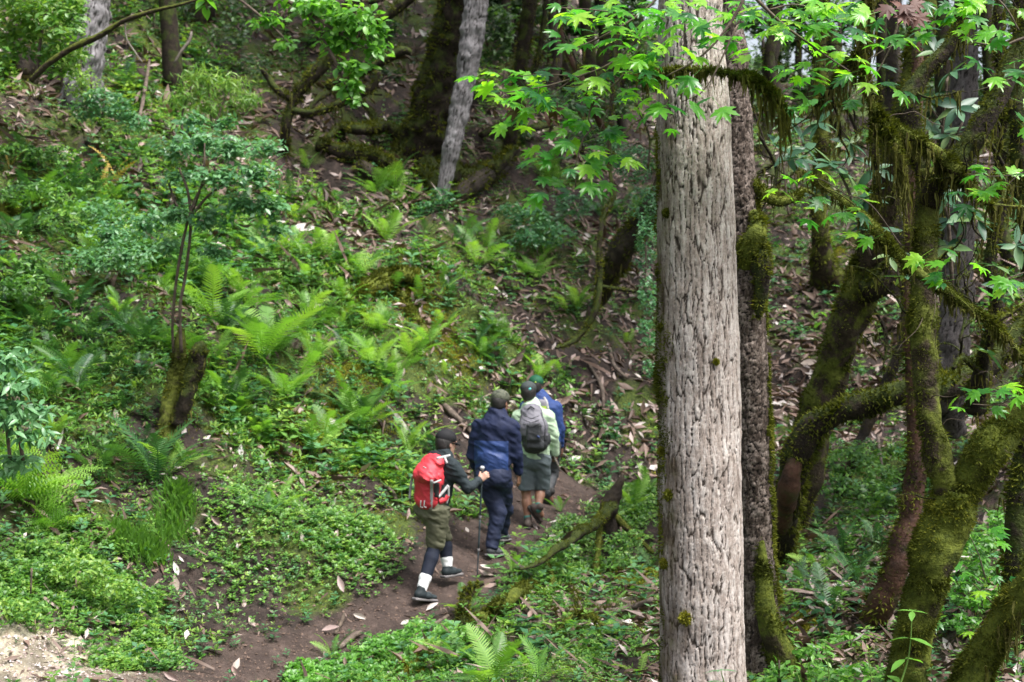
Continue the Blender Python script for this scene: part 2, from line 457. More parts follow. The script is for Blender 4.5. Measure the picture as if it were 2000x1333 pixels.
def build_ground():
    ys = [-8.0]
    while ys[-1] < 66:
        y = ys[-1]
        ys.append(y + (0.5 if y < 5 else 0.018 + 0.0033 * max(y - 5, 0) + (0.03 if y > 30 else 0)))
    ys = np.array(ys)
    ts = np.linspace(-1, 1, 470)
    ts = ts * (.55 + .45 * np.abs(ts) ** 1.5)
    T, Y = np.meshgrid(ts, ys)
    X = T * (Y + 9) * 0.85
    Z = H(X, Y)
    cv, tr = cover(X.ravel(), Y.ravel())
    V = np.stack([X.ravel(), Y.ravel(), Z.ravel()], 1)
    nr, nc = X.shape
    i = np.arange(nr * nc).reshape(nr, nc)
    F = np.stack([i[:-1, :-1], i[:-1, 1:], i[1:, 1:], i[1:, :-1]], -1).reshape(-1, 4)
    ps = G(60, 1275); pale = np.exp(-((V[:, 0] - ps[0]) ** 2 / .45 + (V[:, 1] - ps[1]) ** 2 / .35) ** 1.5)
    pale = np.clip(pale * (1 + .9 * fbm(V[:, 0] * 4, V[:, 1] * 4, 0, 90, 3)), 0, 1)
    pt = G(625, 1212); tan = .8 * np.exp(-((V[:, 0] - pt[0]) ** 2 / .12 + (V[:, 1] - pt[1]) ** 2 / .06))
    tint = np.stack([np.clip(cv[:, 2], 0, 1), tr * .999, np.clip(pale + 0, 0, 1)], 1)
    m, n, l, b = mat('forest_soil')
    at = n.new("ShaderNodeAttribute"); at.attribute_name = "tint"
    sp = n.new("ShaderNodeSeparateColor"); l.new(at.outputs["Color"], sp.inputs[0])
    tc = n.new("ShaderNodeTexCoord").outputs["Object"]
    na = _noise(n, l, 7, 8, tc, rough=.65); nb = _noise(n, l, 3, 5, tc); nd = _noise(n, l, 35, 5, tc)
    soil = _ramp(n, [(.3, (.010, .007, .006)), (.5, (.028, .019, .015)), (.7, (.07, .048, .040))]); l.new(na.outputs["Fac"], soil.inputs[0])
    trail = _ramp(n, [(.3, (.030, .020, .017)), (.5, (.056, .038, .031)), (.72, (.105, .074, .062))]); l.new(na.outputs["Fac"], trail.inputs[0])
    moss = _ramp(n, [(.3, (.02, .032, .006)), (.55, (.055, .085, .012)), (.75, (.13, .15, .02))]); l.new(nd.outputs["Fac"], moss.inputs[0])
    palec = _ramp(n, [(.3, (.20, .16, .11)), (.5, (.45, .40, .29)), (.7, (.60, .56, .45))]); l.new(na.outputs["Fac"], palec.inputs[0])
    def mix(f, a_, b_):
        x = n.new("ShaderNodeMix"); x.data_type = 'RGBA'
        l.new(f, x.inputs[0]); l.new(a_, x.inputs[6]); l.new(b_, x.inputs[7]); return x.outputs[2]
    c1 = mix(sp.outputs["Green"], soil.outputs[0], trail.outputs[0])
    mm = n.new("ShaderNodeMath"); mm.operation = 'MULTIPLY_ADD'
    l.new(nb.outputs["Fac"], mm.inputs[0]); mm.inputs[1].default_value = 1.2; l.new(sp.outputs["Red"], mm.inputs[2])
    mr = n.new("ShaderNodeMapRange"); mr.inputs[1].default_value = .95; mr.inputs[2].default_value = 1.25; l.new(mm.outputs[0], mr.inputs[0])
    mk = n.new("ShaderNodeMath"); mk.operation = 'MULTIPLY'; l.new(mr.outputs[0], mk.inputs[0])
    iv = n.new("ShaderNodeMath"); iv.operation = 'SUBTRACT'; iv.inputs[0].default_value = 1; l.new(sp.outputs["Green"], iv.inputs[1]); l.new(iv.outputs[0], mk.inputs[1])
    c2 = mix(mk.outputs[0], c1, moss.outputs[0])
    c3 = mix(sp.outputs["Blue"], c2, palec.outputs[0])
    l.new(c3, b.inputs["Base Color"])
    b.inputs["Roughness"].default_value = .85; b.inputs["Specular IOR Level"].default_value = .35
    bp = n.new("ShaderNodeBump"); bp.inputs["Strength"].default_value = .9; bp.inputs["Distance"].default_value = .04
    nf = _noise(n, l, 22, 8, tc, rough=.7)
    l.new(nf.outputs["Fac"], bp.inputs["Height"]); l.new(bp.outputs[0], b.inputs["Normal"])
    me = mesh_np('ground', V, F, [m], tint, smooth=True)
    o = link('ground', me)
    tag(o, 'steep forest hillside of dark soil and moss with a trodden dirt trail', kind='structure')


build_ground()

# ------------------------------------------------------------------ scatter tools
def frames(nrm, yaw, tilt):
    """rotation matrices: local z towards nrm, then tilted; local y is the leaf's direction"""
    nrm = nrm / np.linalg.norm(nrm, axis=1, keepdims=True)
    h = np.stack([np.cos(yaw), np.sin(yaw), np.zeros_like(yaw)], 1)
    y = h - (h * nrm).sum(1, keepdims=True) * nrm
    y /= np.linalg.norm(y, axis=1, keepdims=True) + 1e-9
    c, s = np.cos(tilt)[:, None], np.sin(tilt)[:, None]
    y2 = y * c + nrm * s; z2 = nrm * c - y * s
    x2 = np.cross(y2, z2)
    return np.stack([x2, y2, z2], 2)          # columns


def scatter(T, pos, R, sc, tint, name, m, parent=None, smooth=False):
    TV, TF = T
    n, k = len(pos), len(TV)
    V = np.einsum('nij,kj->nki', R, TV) * np.reshape(sc, (n, 1, -1)) + pos[:, None]
    F = (TF[None] + (np.arange(n) * k)[:, None, None]).reshape(-1, TF.shape[1])
    tt = np.repeat(tint, k)
    me = mesh_np(name, V.reshape(-1, 3), F, [m], tt, smooth)
    return link(name, me, parent)


def T_leaf(w=.45, n=1, fold=.12, droop=.1):
    """pointed oval leaf, length 1 along y; n inner stations"""
    ts = np.linspace(0, 1, n + 2)
    V = [(0, 0, 0)]
    for t in ts[1:-1]:
        hw = w / 2 * math.sin(math.pi * t ** .85)
        z = -droop * t * t
        V += [(-hw, t, z + fold * hw * 2), (0, t, z), (hw, t, z + fold * hw * 2)]
    V.append((0, 1, -droop))
    F = [(0, 2, 1), (0, 3, 2)]
    for i in range(n - 1):
        a0 = 1 + 3 * i; b0 = a0 + 3
        F += [(a0, a0 + 1, b0 + 1), (a0, b0 + 1, b0), (a0 + 1, a0 + 2, b0 + 2), (a0 + 1, b0 + 2, b0 + 1)]
    a0 = 1 + 3 * (n - 1); e_ = len(V) - 1
    F += [(a0, a0 + 1, e_), (a0 + 1, a0 + 2, e_)]
    return np.array(V, float), np.array(F)


def T_quad(w=.5, fold=.15):
    return np.array([(0, 0, 0), (w / 2, .45, fold * w), (0, 1, 0), (-w / 2, .45, fold * w)], float), np.array([(0, 1, 2), (0, 2, 3)])


def T_join(parts):
    Vs, Fs, o = [], [], 0
    for V, F in parts:
        Vs.append(V); Fs.append(F + o); o += len(V)
    return np.vstack(Vs), np.vstack(Fs)


def rot_z(V, a_):
    c, s = math.cos(a_), math.sin(a_)
    return V @ np.array([[c, s, 0], [-s, c, 0], [0, 0, 1]])


def T_sprig(k=4, w=.55, lift=.35):
    out = []
    for i in range(k):
        V, F = T_quad(w)
        V = V.copy(); V[:, 2] += V[:, 1] * lift
        V = rot_z(V, 2 * math.pi * i / k + .3 * i)
        V[:, 2] += .25 * (i % 2)
        out.append((V, F))
    return T_join(out)


def ground_pts(n, which, power=2.0, ymin=8, ymax=46, exp=1.0, fr=.46):
    """random points on the hillside, denser near the camera; kept by cover amount"""
    out = []
    tot = 0
    while tot < n:
        m_ = 60000
        u = rng.random(m_)
        y = ymin * (ymax / ymin) ** u if power == 2 else (ymin ** (3 - power) + u * (ymax ** (3 - power) - ymin ** (3 - power))) ** (1 / (3 - power))
        x = (rng.random(m_) * 2 - 1) * (fr * y + .6)
        cv, tr = cover(x, y)
        keep = rng.random(m_) < cv[:, which] ** exp
        x, y = x[keep], y[keep]
        out.append(np.stack([x, y], 1)); tot += len(x)
    q = np.vstack(out)[:n]
    z = H(q[:, 0], q[:, 1])
    e2 = .06
    nx = -(H(q[:, 0] + e2, q[:, 1]) - z) / e2; ny = -(H(q[:, 0], q[:, 1] + e2) - z) / e2
    N = np.stack([nx, ny, np.ones(n)], 1)
    return np.column_stack([q, z]), N / np.linalg.norm(N, axis=1, keepdims=True)


def blend_up(N, f):
    M_ = N * (1 - f) + np.array([0, 0, 1.0]) * f
    return M_ / np.linalg.norm(M_, axis=1, keepdims=True)
# ------------------------------------------------------------------ trunks, limbs, moss
def spline(pts, rad, step):
    """Catmull-Rom through points with radii, resampled at about step metres"""
    pts = np.asarray(pts, float); rad = np.asarray(rad, float)
    p = np.vstack([2 * pts[0] - pts[1], pts, 2 * pts[-1] - pts[-2]]); r = np.concatenate([[rad[0]], rad, [rad[-1]]])
    op, orr = [], []
    for i in range(1, len(p) - 2):
        L = np.linalg.norm(p[i + 1] - p[i]); n = max(2, int(L / step))
        t = np.linspace(0, 1, n, endpoint=False)[:, None]
        a0, a1, a2, a3 = p[i - 1], p[i], p[i + 1], p[i + 2]
        op.append(.5 * ((2 * a1) + (-a0 + a2) * t + (2 * a0 - 5 * a1 + 4 * a2 - a3) * t ** 2 + (-a0 + 3 * a1 - 3 * a2 + a3) * t ** 3))
        orr.append(r[i] * (1 - t[:, 0]) + r[i + 1] * t[:, 0])
    op.append(p[-2][None]); orr.append(r[-2:-1])
    return np.vstack(op), np.concatenate(orr)


def tube_arrays(pts, rad, step=.05, nseg=12, lump=.12, lscale=6, seed=1, furrow=None, caps=True):
    C, R = spline(pts, rad, step)
    T = np.gradient(C, axis=0); T /= np.linalg.norm(T, axis=1, keepdims=True) + 1e-9
    ref = np.array([0, 1.0, 0]) if abs(T[0][1]) < .8 else np.array([1.0, 0, 0])
    U = np.zeros_like(C); u = ref - T[0] * (ref @ T[0])
    for i in range(len(C)):
        u = u - T[i] * (u @ T[i]); u /= np.linalg.norm(u) + 1e-9; U[i] = u
    W = np.cross(T, U)
    th = np.linspace(0, 2 * math.pi, nseg, endpoint=False)
    c, s = np.cos(th)[None, :, None], np.sin(th)[None, :, None]
    D = U[:, None] * c + W[:, None] * s
    B = C[:, None] + D * R[:, None, None]
    tint = None
    nz = fbm(B[..., 0] * lscale, B[..., 1] * lscale, B[..., 2] * lscale, seed, 3)
    off = R[:, None] * lump * nz
    if furrow:
        cw_, ch_, dep = furrow
        arc = np.cumsum(np.concatenate([[0], np.linalg.norm(np.diff(C, axis=0), axis=1)]))
        per = max(3, round(2 * math.pi * R.mean() / cw_))
        uu = np.broadcast_to(th[None] / (2 * math.pi) * per, off.shape); vv = np.broadcast_to(arc[:, None] / ch_, off.shape)
        wu = uu + .34 * noise3(uu * .5, vv * 1.2, 0, seed + 3) + .12 * noise3(uu * 2.5, vv * 9, 0, seed + 4) + .10 * noise3(uu * 5, vv * 26, 0, seed + 5)
        f1, f2, cid = voronoi2(wu, vv + .3 * noise3(uu * 2, vv * 3, 0, seed + 6), seed, per)
        edge = np.clip((f2 - f1 - .03) / .16, 0, 1)
        g = edge ** .6
        # finer cracks inside the plates
        f1b, f2b, cidb = voronoi2(wu * 1.9 + 7, vv * 5.5, seed + 31, None)
        e2 = np.clip((f2b - f1b) / .10, 0, 1)
        off = off + dep * (g - 1) + dep * .30 * (e2 - 1) * g + dep * .30 * (cid - .5) * g + dep * .20 * (cidb - .5) * g + dep * .22 * noise3(uu * 4, vv * 14, 1, seed + 8)
        tint = np.stack([g * (.45 + .55 * e2), np.broadcast_to(.6 * cid + .4 * cidb, off.shape), off * 0], -1)
    V = B + D * off[..., None]
    nr = len(C)
    idx = np.arange(nr * nseg).reshape(nr, nseg)
    F = np.stack([idx[:-1], np.roll(idx[:-1], -1, 1), np.roll(idx[1:], -1, 1), idx[1:]], -1).reshape(-1, 4)
    VV = V.reshape(-1, 3); Fl = [F]
    if caps:
        VV = np.vstack([VV, C[:1] , C[-1:]])
        a0 = nr * nseg
        f0 = np.stack([np.full(nseg, a0), np.roll(idx[0], -1), idx[0]], 1)
        f1_ = np.stack([np.full(nseg, a0 + 1), idx[-1], np.roll(idx[-1], -1)], 1)
        Fl.append(np.vstack([f0, f1_]))
        if tint is not None: tint = np.vstack([tint.reshape(-1, 3), np.full((2, 3), .3)])
    elif tint is not None: tint = tint.reshape(-1, 3)
    return VV, Fl, tint, dict(C=C, R=R, T=T, V=V, D=D)


def tube(name, pts, rad, m, parent=None, **kw):
    V, F, t, info = tube_arrays(pts, rad, **kw)
    o = link(name, mesh_np(name, V, F, [m], t, smooth=True), parent)
    return o, info


def fuzz_arrays(info, n, ln=.025, up=.35, wid=.35, bias=None, seed=0):
    """moss tufts as small blades on a tube's surface, most on its upper and chosen side"""
    V, D = info['V'], info['D']
    nr, ns = V.shape[:2]
    w = np.linalg.norm(np.diff(info['C'], axis=0), axis=1) * info['R'][:-1]
    w = np.concatenate([w, [0]])
    r_ = np.random.default_rng(seed + 11)
    i = r_.choice(nr, n * 3, p=w / w.sum()); j = r_.integers(0, ns, n * 3)
    p = V[i, j]; d = D[i, j]
    sc = d[:, 2] * up + .5
    if bias is not None: sc = sc + d @ np.array(bias)
    sc = sc + .8 * fbm(p[:, 0] * 5, p[:, 1] * 5, p[:, 2] * 5, seed + 2, 2)
    k = np.nonzero(r_.random(n * 3) < np.clip(sc, 0, 1))[0][:n]
    p, d = p[k], d[k]
    n = len(p)
    p = p + r_.normal(0, .006, (n, 3)) - d * .004
    L = ln * (.4 + 1.1 * r_.random(n)) * (1 + .8 * np.clip(fbm(p[:, 0] * 9, p[:, 1] * 9, p[:, 2] * 9, 4, 2), -.5, 1))
    dr = d + r_.normal(0, .45, (n, 3)) + np.array([0, 0, -.15]); dr /= np.linalg.norm(dr, axis=1, keepdims=True)
    sd = np.cross(dr, r_.normal(0, 1, (n, 3))); sd /= np.linalg.norm(sd, axis=1, keepdims=True) + 1e-9
    hw = (L * wid * .5)[:, None]
    A = np.stack([p - sd * hw, p + sd * hw, p + dr * L[:, None]], 1).reshape(-1, 3)
    F = np.arange(3 * n).reshape(-1, 3)
    t = np.clip(.45 + .25 * fbm(p[:, 0] * 4, p[:, 1] * 4, p[:, 2] * 4, 9, 2) + r_.normal(0, .15, n), 0, 1)
    return A, F, np.repeat(t, 3)


def hang_arrays(anchors, lens, seed=0, wid=.008, sway=.25):
    """strands of hanging moss: chains of irregular slivers"""
    r_ = np.random.default_rng(seed)
    Vs, Fs, Ts, o = [], [], [], 0
    for a_, L in zip(anchors, lens):
        k = max(3, int(L / .022))
        z = np.linspace(0, 1, k) * L
        ph = r_.random(2) * 9
        cx = a_[0] + np.cumsum(r_.normal(0, .0042, k)) + sway * .03 * np.sin(z * 9 + ph[0])
        cy = a_[1] + np.cumsum(r_.normal(0, .0042, k)); cz = a_[2] - z
        w = wid * (1.2 - np.linspace(0, 1, k)) * (.4 + 1.2 * r_.random(k))
        for q in range(2):
            an = r_.random() * 3.14
            dx, dy = math.cos(an), math.sin(an)
            A = np.stack([cx - dx * w, cy - dy * w, cz], 1); B = np.stack([cx + dx * w, cy + dy * w, cz - .008 * r_.random(k)], 1)
            V = np.empty((2 * k, 3)); V[0::2] = A; V[1::2] = B
            i = np.arange(k - 1) * 2
            F = np.concatenate([np.stack([i, i + 1, i + 3], 1), np.stack([i, i + 3, i + 2], 1)])
            Vs.append(V); Fs.append(F + o); o += 2 * k
            Ts.append(np.full(2 * k, r_.random()))
        # side wisps
        ns = k * 4
        q = r_.integers(0, k, ns)
        p = np.stack([cx[q], cy[q], cz[q]], 1)
        dr = r_.normal(0, 1, (ns, 3)); dr[:, 2] = -abs(dr[:, 2]) * .8; dr /= np.linalg.norm(dr, axis=1, keepdims=True)
        l_ = .032 * r_.random(ns)[:, None]
        sd = np.cross(dr, [0, 0, 1.0]) * .003
        Vs.append(np.stack([p - sd, p + sd, p + dr * l_], 1).reshape(-1, 3)); Fs.append(np.arange(3 * ns).reshape(-1, 3) + o); o += 3 * ns
        Ts.append(np.full(3 * ns, r_.random()))
    return np.vstack(Vs), np.vstack(Fs), np.concatenate(Ts)


def add_fuzz(parent, infos, n, name='moss', **kw):
    A, F, T_, o = [], [], [], 0
    tot = sum((i['R'] * 1).sum() for i in infos)
    for q, inf in enumerate(infos):
        k = int(n * inf['R'].sum() / tot)
        if k < 10: continue
        a_, f, t = fuzz_arrays(inf, k, seed=q * 7 + 3, **kw)
        A.append(a_); F.append(f + o); T_.append(t); o += len(a_)
    ob = link(name, mesh_np(name, np.vstack(A), np.vstack(F), [G_['moss']], np.concatenate(T_)), parent)
    ob['kind'] = 'stuff'
    return ob


def add_hang(parent, infos, n, L=.2, clump=7, seed=1, name='hanging_moss'):
    r_ = np.random.default_rng(seed)
    anchors, lens = [], []
    w = np.array([len(i['C']) for i in infos], float); w /= w.sum()
    for _ in range(n):
        inf = infos[r_.choice(len(infos), p=w)]
        i = r_.integers(0, len(inf['C'])); c = inf['C'][i]; R = inf['R'][i]
        base = L * (.3 + 1.2 * r_.random() ** 1.5)
        for _k in range(r_.integers(2, clump)):
            anchors.append(c + np.array([r_.normal(0, R * .5 + .012), r_.normal(0, R * .5 + .012), -R * .6])); lens.append(base * (.4 + .8 * r_.random()))
    V, F, t = hang_arrays(anchors, lens, seed)
    ob = link(name, mesh_np(name, V, F, [G_['hang']], t), parent)
    ob['kind'] = 'stuff'
    return ob


def PP(lst):
    """list of (px, py, distance, radius in photo pixels) -> points and radii in metres"""
    return [P(a_, b_, d) for a_, b_, d, r in lst], [r * K * d for a_, b_, d, r in lst]


def tree(name, label, cat, group=None, at=(0, 0, 0)):
    o = empty(name)
    tag(o, label, cat, group)
    return o


def rel_tube(nm, lst, m, par, **kw):
    p, r = PP(lst)
    return tube(nm, p, r, m, par, **kw)


# --- the big pale trunk in the middle
t1 = tree('conifer_tree', 'big pale tree trunk with furrowed bark and a mossy left edge, nearest of all', 'tree')
D1 = 7.6
pts, rad = PP([(1374, 1560, D1, 96), (1373, 1450, D1, 90), (1372, 1333, D1, 84), (1370, 1100, D1, 80), (1366, 850, D1, 79), (1363, 650, D1, 78), (1360, 480, D1, 75), (1356, 300, D1, 72), (1352, 120, D1, 65), (1348, -80, D1, 61), (1340, -600, D1, 56), (1330, -1500, D1, 44)])
V, F, tn, inf1 = tube_arrays(pts, rad, step=.0065, nseg=250, lump=.05, lscale=3, seed=5, furrow=(.027, .30, .0078))
ang = V - np.array([np.interp(V[:, 2], inf1['C'][:, 2], inf1['C'][:, 0]), np.interp(V[:, 2], inf1['C'][:, 2], inf1['C'][:, 1]), V[:, 2]]).T if False else None
cxv = np.interp(V[:, 2], inf1['C'][:, 2], inf1['C'][:, 0]); cyv = np.interp(V[:, 2], inf1['C'][:, 2], inf1['C'][:, 1])
th_ = np.arctan2(V[:, 1] - cyv, V[:, 0] - cxv)          # pi = left side
lft = np.cos(th_ - math.pi * 1.02)
lowz = np.clip((1.9 - V[:, 2]) / 1.2, 0, 1)
ms = lft - .62 + .30 * fbm(V[:, 0] * 6, V[:, 1] * 6, V[:, 2] * 2.2, 66, 3) - .35 * (1 - lowz)
tn[:, 2] = np.clip(ms * 4, 0, 1) * (.35 + .5 * np.clip(fbm(V[:, 0] * 14, V[:, 1] * 14, V[:, 2] * 6, 67, 3) + .4, 0, 1))
tr1 = link('trunk', mesh_np('trunk', V, F, [G_['bigbark']], tn, smooth=True), t1)
# moss along its left edge
def side_fuzz(inf, n, cone, ln, seed, zmax, left=True, par=None, thr=.1, sx=-1):
    r_ = np.random.default_rng(seed)
    Vv, Dd = inf['V'].reshape(-1, 3), inf['D'].reshape(-1, 3)
    k = r_.integers(0, len(Vv), n * 12)
    p, d = Vv[k], Dd[k]
    s = sx * d[:, 0] - cone + .3 * fbm(p[:, 0] * 7, p[:, 1] * 7, p[:, 2] * 3, seed, 3)
    ok = (s > thr) & (p[:, 2] < zmax) & (p[:, 2] > -4)
    p, d = p[ok][:n], d[ok][:n]
    n = len(p)
    big = np.clip(fbm(p[:, 0] * 8, p[:, 1] * 8, p[:, 2] * 5, seed + 7, 2), 0, 1)
    p = p + d * (big * .018)[:, None] * r_.random((n, 1))
    L = ln * (.5 + r_.random(n)) * (1 + 1.2 * big)
    dr = d + r_.normal(0, .5, (n, 3)) + np.array([0, 0, -.2]); dr /= np.linalg.norm(dr, axis=1, keepdims=True)
    sd = np.cross(dr, r_.normal(0, 1, (n, 3))); sd /= np.linalg.norm(sd, axis=1, keepdims=True)
    hw = (L * .22)[:, None]
    A = np.stack([p - sd * hw, p + sd * hw, p + dr * L[:, None]], 1).reshape(-1, 3)
    t = np.clip(.52 + .3 * fbm(p[:, 0] * 3, p[:, 1] * 3, p[:, 2] * 3, 19, 3) + r_.normal(0, .12, n), 0, 1)
    ob = link('moss', mesh_np('moss', A, np.arange(3 * n).reshape(-1, 3), [G_['moss']], np.repeat(t, 3)), par)
    ob['kind'] = 'stuff'


side_fuzz(inf1, 12000, .86, .012, 3, 1.25, par=t1)
# a few tufts of yellow-green moss on the bark
def tuft(parent, c, r, n, seed, ln=.022, name='moss_tuft', t0=.85, squash=1.0):
    r_ = np.random.default_rng(seed)
    d = r_.normal(0, 1, (n, 3)); d[:, 1] -= .4; d /= np.linalg.norm(d, axis=1, keepdims=True)
    lum = 1 + .25 * fbm(d[:, 0] * 2, d[:, 1] * 2, d[:, 2] * 2, seed, 2)
    p = c + d * (r * lum * (.75 + .3 * r_.random(n)))[:, None] * np.array([1, .8, squash])
    dr = d + r_.normal(0, .5, (n, 3)); dr /= np.linalg.norm(dr, axis=1, keepdims=True)
    sd = np.cross(dr, r_.normal(0, 1, (n, 3))); sd /= np.linalg.norm(sd, axis=1, keepdims=True)
    L = ln * (.5 + r_.random(n)); hw = (L * .3)[:, None]
    A = np.stack([p - sd * hw, p + sd * hw, p + dr * L[:, None]], 1).reshape(-1, 3)
    t = np.clip(t0 + r_.normal(0, .12, n) + .12 * d[:, 2], 0, 1)
    return link(name, mesh_np(name, A, np.arange(3 * n).reshape(-1, 3), [G_['moss']], np.repeat(t, 3)), parent)


for q, (px, py, r, t0) in enumerate([(1331, 1194, .030, .95), (1303, 962, .025, .7), (1296, 1096, .022, .75), (1388, 706, .006, .9), (1290, 880, .016, .9), (1300, 420, .02, .4), (1292, 640, .02, .6)]):
    dx = (px - 1366) * K * D1
    dz = math.sqrt(max(0, .212 ** 2 - min(dx * dx, .04)))
    tuft(t1, np.array([dx + (1366 - 1000) * K * D1, D1 - dz, (666.5 - py) * K * D1]), r, 900, q, ln=.014, t0=t0)
r_ = np.random.default_rng(77)

# --- dark flaky trunk behind it
t2 = tree('flaky_bark_tree', 'dark flaky-barked tree close behind the big pale trunk, mossy along its right edge', 'tree')
pts, rad = PP([(1500, 1480, 10, 75), (1492, 1330, 10, 54), (1484, 1180, 10, 37), (1478, 1000, 10, 33), (1472, 800, 10, 31), (1462, 600, 10, 33), (1450, 430, 10, 34), (1438, 250, 10, 32), (1425, 0, 10, 28), (1410, -500, 10, 24)])
o_, inf2 = tube('trunk', pts, rad, G_['flakybark'], t2, step=.010, nseg=90, lump=.12, lscale=5, seed=15, furrow=(.05, .045, .010))
side_fuzz(inf2, 9000, .68, .022, 13, 1.0, par=t2, sx=1)
bl, inf2b = rel_tube('limb', [(1455, 350, 10, 15), (1480, 372, 9.95, 13), (1515, 393, 9.9, 11), (1548, 388, 9.95, 9), (1572, 372, 10.1, 6), (1590, 380, 10.1, 3)], G_['mossbarkG'], t2, step=.02, nseg=14, lump=.25, seed=8)
bl2, inf2c = rel_tube('limb', [(1458, 520, 9.95, 22), (1474, 470, 9.85, 24), (1480, 440, 9.85, 17), (1470, 415, 9.9, 9)], G_['mossbarkG'], t2, step=.02, nseg=16, lump=.3, seed=9)
bl3, inf2d = rel_tube('limb', [(1478, 620, 9.9, 9), (1488, 560, 9.86, 16), (1486, 500, 9.86, 20), (1480, 440, 9.88, 13)], G_['mossdark'], t2, step=.02, nseg=16, lump=.3, seed=10)
add_fuzz(t2, [inf2b, inf2c, inf2d], 7000, ln=.026)
bf, inf2f = rel_tube('root_flare', [(1556, 1345, 9.9, 28), (1530, 1290, 9.85, 26), (1505, 1220, 9.8, 22), (1492, 1140, 9.85, 14), (1486, 1050, 9.9, 6)], G_['mossbarkG'], t2, step=.03, nseg=18, lump=.25, seed=11)
add_fuzz(t2, [inf2f], 6000, ln=.024)

# --- leaning mossy trunk and the arched one in front of it
t3 = tree('leaning_mossy_tree', 'dark moss-covered tree leaning right, between the flaky trunk and the forked tree', 'tree')
a_, i3 = rel_tube('trunk', [(1520, 1075, 15.3, 24), (1545, 1010, 14.8, 36), (1575, 905, 14.4, 36), (1602, 800, 14.1, 35), (1630, 700, 13.9, 37), (1660, 620, 13.7, 34), (1690, 545, 13.5, 34), (1712, 470, 13.3, 31), (1730, 390, 13.1, 30), (1758, 280, 12.9, 27), (1790, 130, 12.8, 25), (1810, -50, 12.7, 23), (1830, -400, 12.6, 18)], G_['mossbark'], t3, step=.04, nseg=30, lump=.2, lscale=5, seed=21)
b_, i3b = rel_tube('limb', [(1690, 570, 13.4, 22), (1722, 552, 13.3, 27), (1735, 520, 13.3, 24), (1738, 490, 13.3, 12), (1742, 478, 13.3, 4)], G_['mossdark'], t3, step=.04, nseg=18, lump=.25, seed=22)
add_fuzz(t3, [i3, i3b], 16000, ln=.035, bias=(-.35, -.1, 0))
t4 = tree('arched_mossy_tree', 'mossy tree with a reddish foot arching over to the right like a bridge', 'tree')
a_, i4 = rel_tube('trunk', [(1512, 1120, 14.4, 30), (1530, 1030, 13.4, 26), (1545, 950, 13.0, 27), (1562, 880, 12.8, 28), (1590, 835, 12.7, 25), (1640, 806, 12.6, 23), (1700, 787, 12.5, 25), (1750, 770, 12.4, 27), (1800, 762, 12.4, 28), (1860, 752, 12.5, 26), (1920, 720, 12.6, 24), (1990, 650, 12.7, 20), (2060, 520, 12.8, 16)], G_['mossdark'], t4, step=.04, nseg=26, lump=.2, lscale=5, seed=23)
b_, i4b = rel_tube('bark_patch', [(1522, 1060, 13.6, 12), (1532, 1010, 13.16, 17), (1541, 950, 12.82, 20), (1553, 895, 12.76, 15), (1563, 866, 12.88, 11), (1574, 846, 13.0, 6)], G_['redbark'], t4, step=.04, nseg=16, lump=.2, seed=24)
add_fuzz(t4, [i4], 13000, ln=.035)
add_hang(t4, [i4], 40, L=.12, seed=5)

# --- forked mossy tree on the right, close
t5 = tree('forked_mossy_tree', 'moss-covered tree near the right edge whose trunk forks low into two limbs', 'tree')
D5 = 8.6
a_, i5 = rel_tube('trunk', [(1745, 1480, D5 + .25, 48), (1768, 1333, D5 + .15, 38), (1790, 1220, D5 + .05, 37), (1815, 1120, D5, 40), (1838, 1050, D5, 44), (1858, 1000, D5, 46), (1866, 960, D5, 42)], G_['mossbarkG'], t5, step=.02, nseg=40, lump=.16, lscale=7, seed=31)
b_, i5b = rel_tube('limb', [(1860, 985, D5, 30), (1848, 945, D5 - .02, 26), (1830, 890, D5, 27), (1818, 830, D5, 22), (1808, 770, D5 + .02, 23), (1806, 700, D5 + .05, 25), (1802, 620, D5 + .1, 26), (1806, 540, D5 + .1, 25), (1808, 460, D5 + .12, 24), (1812, 380, D5 + .15, 22), (1808, 330, D5 + .15, 18)], G_['mossbark'], t5, step=.02, nseg=30, lump=.17, lscale=8, seed=32)
c_, i5c = rel_tube('limb', [(1868, 985, D5, 34), (1892, 945, D5 - .05, 32), (1912, 905, D5 - .08, 33), (1935, 870, D5 - .1, 35), (1965, 842, D5 - .1, 30), (2000, 800, D5 - .12, 27), (2050, 700, D5 - .15, 24), (2110, 500, D5 - .2, 20)], G_['mossbarkG'], t5, step=.02, nseg=34, lump=.2, lscale=8, seed=33)
d_, i5d = rel_tube('limb', [(1812, 400, D5 + .12, 20), (1835, 350, D5 + .05, 19), (1866, 322, D5, 20), (1895, 285, D5, 22), (1920, 240, D5, 21), (1948, 190, D5 + .02, 20), (1975, 130, D5 + .05, 18), (2010, 50, D5 + .1, 16), (2060, -120, D5 + .1, 13)], G_['mossdark'], t5, step=.02, nseg=26, lump=.2, lscale=8, seed=34)
e_, i5e = rel_tube('limb', [(1860, 326, D5 - .02, 15), (1835, 305, D5 - .05, 13), (1800, 280, D5 - .08, 12), (1770, 262, D5 - .1, 11), (1730, 240, D5 - .12, 10), (1712, 222, D5 - .14, 9), (1696, 180, D5 - .16, 8), (1688, 130, D5 - .18, 8), (1690, 60, D5 - .18, 7), (1694, -20, D5 - .2, 6), (1690, -120, D5 - .2, 5)], G_['mossbarkG'], t5, step=.015, nseg=18, lump=.22, lscale=12, seed=35)
